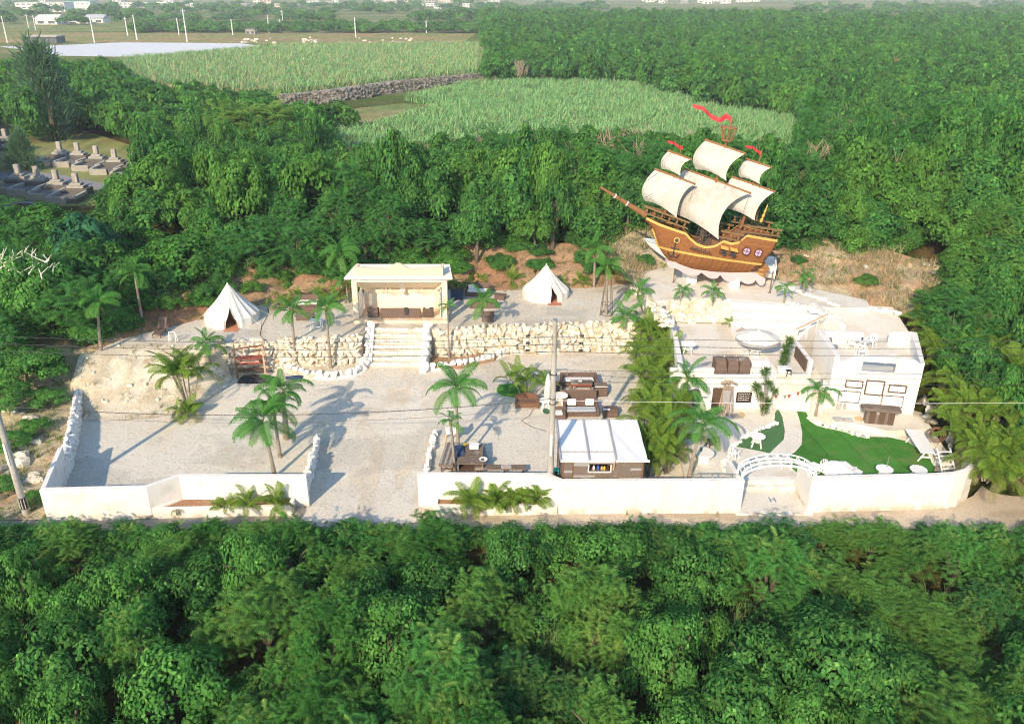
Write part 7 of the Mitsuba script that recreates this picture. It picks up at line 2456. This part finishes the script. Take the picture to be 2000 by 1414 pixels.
m = blade_tufts(np.c_[dry, np.full(len(dry), 1.0)], np.full(len(dry), 1.9), 6, .05, [(.55, .43, .26), (.46, .36, .19), (.26, .30, .12)], 16, .5, 2)
put('cane_stalks', mikit.ply((m[0], m[1]), 'blade', color=m[2]))
stuff('cane_stalks', 'dry cane stalks along the top of the grey stone wall', 'cane')
# open ground patches
for poly, z, mt, nm in (([(640, 236), (690, 214), (780, 204), (862, 206), (800, 224), (720, 242)], 1.1, 'mown_grass', 'meadow'),
                        ([(-60, 235), (60, 240), (160, 255), (300, 300), (310, 340), (230, 360), (190, 400), (-60, 420)], 1.3, 'dry_meadow', 'meadow'),
                        ([(0, 92), (120, 110), (560, 116), (620, 104), (470, 86), (240, 84), (60, 92)], 1.0, 'net_grey', 'net_field'),
                        ([(-200, 60), (900, 60), (920, 44), (-200, 44)], 1.05, 'mown_grass', 'meadow'), ([(-200, 82), (560, 86), (900, 90), (930, 66), (-200, 64)], 1.0, 'dry_meadow', 'meadow'),
                        ([(1540, 66), (2100, 70), (2100, 6), (1560, 6)], 1.0, 'mown_grass', 'meadow')):
    if mt not in scene:
        def f_meadow(p, n, uv):
            a = FB(p.x * .05, p.y * .05, 0.0, octaves=4)
            b = FB(p.x * .6, p.y * .25, 3.0, octaves=3)
            return MX((.25, .27, .11), (.34, .27, .14), SS(.4, .62, a)) * (.7 + .6 * b)

        def f_mown(p, n, uv):
            a = FB(p.x * .08, p.y * .08, 5.0, octaves=4)
            b = FB(p.x * .7, p.y * .4, 3.0, octaves=3)
            return MX((.18, .24, .09), (.29, .27, .13), SS(.45, .66, a)) * (.75 + .5 * b)

        dmat('dry_meadow', f_meadow)
        dmat('mown_grass', f_mown)
    struct(nm, prism(P2(poly, z), z - .3, z + .15), mt)
lane = Polygon(P2([(-60, 345), (30, 334), (110, 340), (215, 362), (205, 372), (100, 356), (20, 348), (-60, 362)], 1.5))
struct('lane', prism(lane, 1.3, 1.52), 'lane_asphalt')
struct('lane', prism(P2([(-40, 410), (60, 392), (75, 402), (0, 420)], 1.5), 1.3, 1.52), 'lane_asphalt')

# ---------------------------------------------------------------- graves
for i, (px, py) in enumerate([(115, 316), (150, 318), (187, 325), (222, 332), (262, 338), (33, 366), (70, 370), (108, 378), (147, 385), (8, 288)]):
    p = at(px, py, 1.5)
    s = p[1] / 120.0
    k = thing('tomb', 'grey stone tomb with a pale pillar on the grave plots at the left edge', 'tomb', 'tombs on the grave plots')
    part(k, 'forecourt', tf(bx(-1.9, 1.9, -3.4, 0, -.3, .5), p), 'tomb_grey')
    part(k, 'side_kerb', tf(bx(-1.9, -1.5, -3.4, -.4, .503, .9), p), 'tomb_pale')
    part(k, 'side_kerb', tf(bx(1.5, 1.9, -3.4, -.4, .503, .9), p), 'tomb_pale')
    part(k, 'front_kerb', tf(bx(-1.9, .6, -3.7, -3.403, -.3, .8), p), 'tomb_pale')
    part(k, 'base', tf(cbx(-1.6, 1.6, 0.003, 2.0, -.3, 1.0, .05), p), 'tomb_grey')
    part(k, 'plinth', tf(cbx(-1.1, 1.1, .3, 1.8, 1.003, 1.35, .05), p), 'tomb_pale')
    part(k, 'upper_plinth', tf(cbx(-.7, .7, .5, 1.6, 1.353, 1.65, .05), p), 'tomb_pale')
    part(k, 'pillar', tf(cbx(-.34, .34, .7, 1.3, 1.653, 2.9, .06), p), 'concrete')
# ---------------------------------------------------------------- grey stone wall below the upper cane
k = thing('field_wall', 'grey dry-stone retaining wall below the upper cane field', 'stone wall')
w0 = [at(px, py, 1.0) for px, py in [(548, 212), (600, 206), (660, 200), (760, 184), (860, 168), (940, 153)]]
w1 = [np.array([p[0], p[1] + 1.5, 0]) for p in w0]
for p, (px, py) in zip(w1, [(548, 186), (600, 183), (660, 175), (760, 161), (860, 152), (940, 145)]):
    p[2] = atY(px, py, p[1])[2]
a, b = resample(w0, 40), resample(w1, 40)
part(k, 'core', thick(np.stack([a - [0, -.3, .5], b - [0, -.3, 0]], 0), .8, (0, 1, 0)), 'grey_stone')
part(k, 'coping', cat(*[bar(p + [0, .6, .05], q_ + [0, .6, .05], 1.0, .25) for p, q_ in zip(b[:-1], b[1:])]), 'concrete')
sm = []
for i in range(39):
    for j in range(5):
        for e in range(3):
            t = (j + g.uniform(.2, .8)) / 5
            u = (e + g.uniform(.2, .8)) / 3
            p = (a[i] * (1 - u) + a[i + 1] * u) * (1 - t) + (b[i] * (1 - u) + b[i + 1] * u) * t
            v, f = _STONES[g.integers(10)]
            sm.append((v * np.array([.75, .55, .5]) * g.uniform(.7, 1.2) + p, f))
kk = part(k, 'stones', cat(*sm), 'grey_stone')
labels[kk] = {'kind': 'stuff'}

# ---------------------------------------------------------------- utility poles and lines
def pole(label, x, y, h, r0=.19, r1=.12, band=True, group=None):
    k = thing('utility_pole', label, 'utility pole', group)
    n = 5
    for i in range(n):
        z0, z1 = h * i / n - (.3 if i == 0 else 0), h * (i + 1) / n - .012
        part(k, 'shaft', tube([[x, y, z0], [x, y, z1]], [r0 + (r1 - r0) * i / n, r0 + (r1 - r0) * (i + 1) / n], 14), 'concrete', smooth=40)
    if band:
        part(k, 'warning_band', cyl(x, y, .45, 1.15, r0 + .012, 16), 'black_rubber')
        for i in range(9):
            a = i * 2 * math.pi / 9
            part(k, 'band_stripe', bar((x + (r0 + .012) * math.cos(a), y + (r0 + .012) * math.sin(a), .5), (x + (r0 + .012) * math.cos(a), y + (r0 + .012) * math.sin(a), 1.1), .05, .03), 'concrete')
        part(k, 'number_plate', tf(cbx(-.06, .06, -.02, .0, -.65, .65, .005), (x - .02, y - r0 + .01, 3.9)), 'boat_white')
        part(k, 'strap', cat(*[cyl(x, y, z, z + .05, r0 - .01, 14) for z in (6.3, 6.6, 8.0)]), 'dark_metal')
    return k


px_, py_ = 2.93, 37.68
up = pole('grey concrete utility pole with a striped band, between the planter and the plank hut', px_, py_, 11.0)
part(up, 'cap', cyl(px_, py_, 10.99, 11.05, .125, 12), 'grey_metal')
for z in (10.15, 9.75, 9.35):
    for s in (-1, 1):
        part(up, 'insulator', tf(lathe([(.03, -.12), (.075, -.05), (.05, 0), (.075, .05), (.03, .12)], 8), (px_ + s * 1.35, py_, z), ry=math.pi / 2), 'dark_metal')
    part(up, 'crossarm', bar((px_ - 1.0, py_ - .15, z), (px_ + 1.0, py_ - .15, z), .03), 'grey_metal')
for s in (-1, 1):
    part(up, 'jumper', tube([(px_, py_, 10.6), (px_ + s * .6, py_, 10.85), (px_ + s * 1.2, py_, 10.6), (px_ + s * 1.35, py_, 10.2)], .015, 4), 'cable')
part(up, 'transformer_box', cbx(px_ + .13, px_ + .3, py_ - .1, py_ + .1, 9.5, 9.9, .02), 'grey_metal')
part(up, 'bracket', cat(bar((px_ + .1, py_, 8.3), (px_ + .7, py_, 8.3), .03), bar((px_ + .7, py_, 8.3), (px_ + .7, py_, 7.9), .03)), 'grey_metal')
pole('grey concrete utility pole with a striped band at the left edge beside the rough ground', -25.62, 36.7, 11.5)
rp = (62.0, 40.0)
pole('grey concrete utility pole far out at the right end of the road', *rp, 11.0)


def wire(label, a, b, sag, r=.014, m='cable', n=40):
    t = np.linspace(0, 1, n)[:, None]
    p = np.array(a) * (1 - t) + np.array(b) * t - np.array([0, 0, 1]) * sag * 4 * t * (1 - t)
    solo('overhead_line', tube(p, r, 4), m, label, 'cable')


for i, z in enumerate((10.15, 9.75, 9.35)):
    wire(f'{("topmost", "middle", "lowest")[i]} of three thin power lines running left from the central utility pole', (px_, py_ - .15, z), (-25.62, 36.6, z + .5), .35)
    wire(f'{("topmost", "middle", "lowest")[i]} of three thin power lines running right from the central utility pole', (px_, py_ - .15, z), (rp[0], rp[1], z + .1), .7)
for i, z in enumerate((8.25, 7.95, 7.6)):
    wire(f'{("upper", "middle", "lower")[i]} telephone line running right from the central utility pole above the court', (px_, py_, z), (rp[0], rp[1], z - .4), .5, .011)
wire('pale cable running right from the utility pole across the palm hedge', (px_, py_, 6.5), (rp[0], rp[1], 6.2), .55, .014, 'cable_white')
wire('dark telephone cable hanging across the gravel yard left of the central pole', (px_, py_, 6.6), (-25.62, 36.7, 6.7), .75, .02)
wire('thin lower cable hanging across the gravel yard left of the central pole', (px_, py_, 6.1), (-25.62, 36.7, 6.3), .75, .009)
gl = [on(*p) for p in [(500, 640), (509, 610), (530, 590)]]
solo('ground_cable', tube([at(*p, TZ + .02) for p in [(522, 668), (508, 655), (511, 638), (525, 612), (522, 596)]], .025, 4), 'cable', 'dark cable lying on the terrace gravel between the open tent and the palms', 'cable')
solo('ground_cable', tube([on(*p) + [0, 0, .02] for p in [(1042, 798), (1035, 812), (1018, 822), (1040, 835), (1066, 842)]], .018, 4), 'cable', 'thin dark cable lying on the gravel below the slatted bench', 'cable')
for i, (px, pt, pb, y) in enumerate([(15, 32, 85, 430), (57, 28, 58, 600), (70, 30, 60, 620), (185, 32, 85, 430), (250, 34, 72, 480), (268, 30, 80, 440), (350, 36, 70, 480), (366, 18, 84, 430), (455, 38, 70, 500), (526, 30, 66, 500), (554, 20, 58, 560), (548, 38, 62, 560), (695, 34, 75, 470), (670, 38, 55, 640), (833, 40, 66, 520)]):
    b = at(px, pb, 1.0)
    t = atY(px - 4, pt, b[1])
    k = thing('far_pole', 'white utility pole standing in the far fields', 'utility pole', 'utility poles in the far fields')
    part(k, 'shaft', tube([b, [b[0], b[1], t[2]]], [.34, .22], 7), 'far_white')
    if i % 3 == 1:
        part(k, 'crossarm', bar((b[0] - 1.2, b[1], t[2] - 1), (b[0] + 1.2, b[1], t[2] - 1), .2), 'far_white')

# ---------------------------------------------------------------- far buildings
def block(label, px0, px1, pt, pb, m='far_white', storeys=2, group=None, depth=14.0, roof='far_grey', pitched=False, cat_='building'):
    b0_, b1_ = at(px0, pb, 1.0), at(px1, pb, 1.0)
    y = b0_[1]
    zt = atY(px0, pt, y)[2]
    k = thing('far_building', label, cat_, group)
    x0, x1 = b0_[0], b1_[0]
    part(k, 'wall', bx(x0, x1, y, y + depth, 0, zt), m)
    if pitched:
        part(k, 'roof', (np.array([[x0 - .5, y - .5, zt + .003], [x1 + .5, y - .5, zt + .003], [x1 + .5, y + depth, zt + .003], [x0 - .5, y + depth, zt + .003], [x0 - .5, y + depth / 2, zt + 3], [x1 + .5, y + depth / 2, zt + 3]], float), np.array([[0, 1, 5], [0, 5, 4], [2, 3, 4], [2, 4, 5], [0, 4, 3], [1, 2, 5], [0, 2, 1], [0, 3, 2]])), roof)
    else:
        part(k, 'roof', bx(x0 - .4, x1 + .4, y - .4, y + depth, zt + .003, zt + .6), roof)
    w = x1 - x0
    n = max(2, int(w / 6))
    for s in range(storeys):
        z = zt * (s + .35) / storeys
        for i in range(n):
            a = x0 + w * (i + .2) / n
            part(k + '__wall', 'window', bx(a, a + w * .6 / n, y - .12, y - .003, z, z + zt * .38 / storeys), 'far_dark' if roof != 'far_blue' else 'far_grey')
    return k


block('long white school-like building with window rows at the far left of the plain', 33, 128, 6, 24, storeys=3, depth=25)
block('white hall beside the school-like building on the far plain', 130, 178, 4, 20, 'far_white', 2, depth=25, roof='far_blue')
block('long low white building between trees on the far plain', 218, 290, 6, 16, storeys=2, depth=20)
block('white farm shed with a pale roof in the far fields', 70, 112, 38, 49, storeys=1, depth=16, pitched=True, roof='far_white')
block('grey-roofed farm shed in the far fields', 166, 202, 37, 46, storeys=1, depth=14, pitched=True)
block('low white store wall beside the grey-roofed farm shed', 134, 172, 42, 47, storeys=1, depth=8)
block('brown shack with a flat roof beside the dark bushes at the far left', 46, 112, 73, 86, 'far_dark', 1, depth=9, roof='tomb_pale')
block('ruined white concrete hut among rubble in the far field', 480, 498, 58, 68, 'tomb_pale', 1, depth=6, roof='tomb_grey')
gt = np.random.default_rng(50)
for i in range(64):
    px = gt.uniform(-20, 960) if i < 50 else gt.uniform(1240, 1480)
    w = gt.uniform(8, 26)
    pb = gt.uniform(6, 19) if i < 50 else gt.uniform(2, 9)
    hpx = gt.uniform(5, 12)
    mt = ['far_white', 'far_white', 'tomb_pale', 'far_pink'][gt.integers(4)]
    block('pale town building on the skyline of the far plain', px, px + w, pb - hpx, pb, mt, 2, 'town buildings on the skyline', depth=18, roof=['far_grey', 'tomb_pale', 'far_white'][gt.integers(3)])
# rubble and scrap in the far field
k = thing('rubble_heap', 'heap of pale rubble among grass at the edge of the far field', 'rubble')
for i in range(40):
    p = at(gt.choice([gt.uniform(470, 545), gt.uniform(700, 810), gt.uniform(590, 620)]), gt.uniform(74, 86), 1.2)
    stone_part(k, p, np.array([gt.uniform(1, 3.5), gt.uniform(1, 2.5), gt.uniform(.8, 2.2)]), 'limestone', rz=gt.uniform(0, 6), name='lump')
# low blue hill on the horizon
hx = np.linspace(-3300, 3300, 120)
hh_ = 40 + 50 * meshkit.fbm(np.stack([hx * .0012, hx * 0, hx * 0 + 5], -1), 4, 8) + 60 * np.exp(-((hx + 1500) / 500) ** 2)
hp_ = np.stack([np.stack([hx, np.full(120, 3000.0), np.zeros(120) - 5], 1), np.stack([hx, np.full(120, 3250.0), hh_ * .7], 1), np.stack([hx, np.full(120, 3500.0), hh_], 1), np.stack([hx, np.full(120, 3900.0), hh_ * 0 - 5], 1)], 0)
struct('hills', grid(hp_), 'ground_cover', smooth=True)

# ================================================================ AIR
scene['air'] = {'type': 'homogeneous', 'albedo': C((.95, .95, .95)), 'sigma_t': C((.00024, .00026, .00029))}
scene['camera']['medium'] = {'type': 'ref', 'id': 'air'}
scene['haze'] = {'type': 'cube', 'to_world': T().translate([0, 1930, 62]).scale([3600, 2090, 68]), 'bsdf': {'type': 'null'}, 'interior': {'type': 'ref', 'id': 'air'}}
stuff('haze', 'thin pale haze over the far fields and town', 'haze')
# scene entries must come before what refers to them
scene = {'air': scene.pop('air'), **scene}
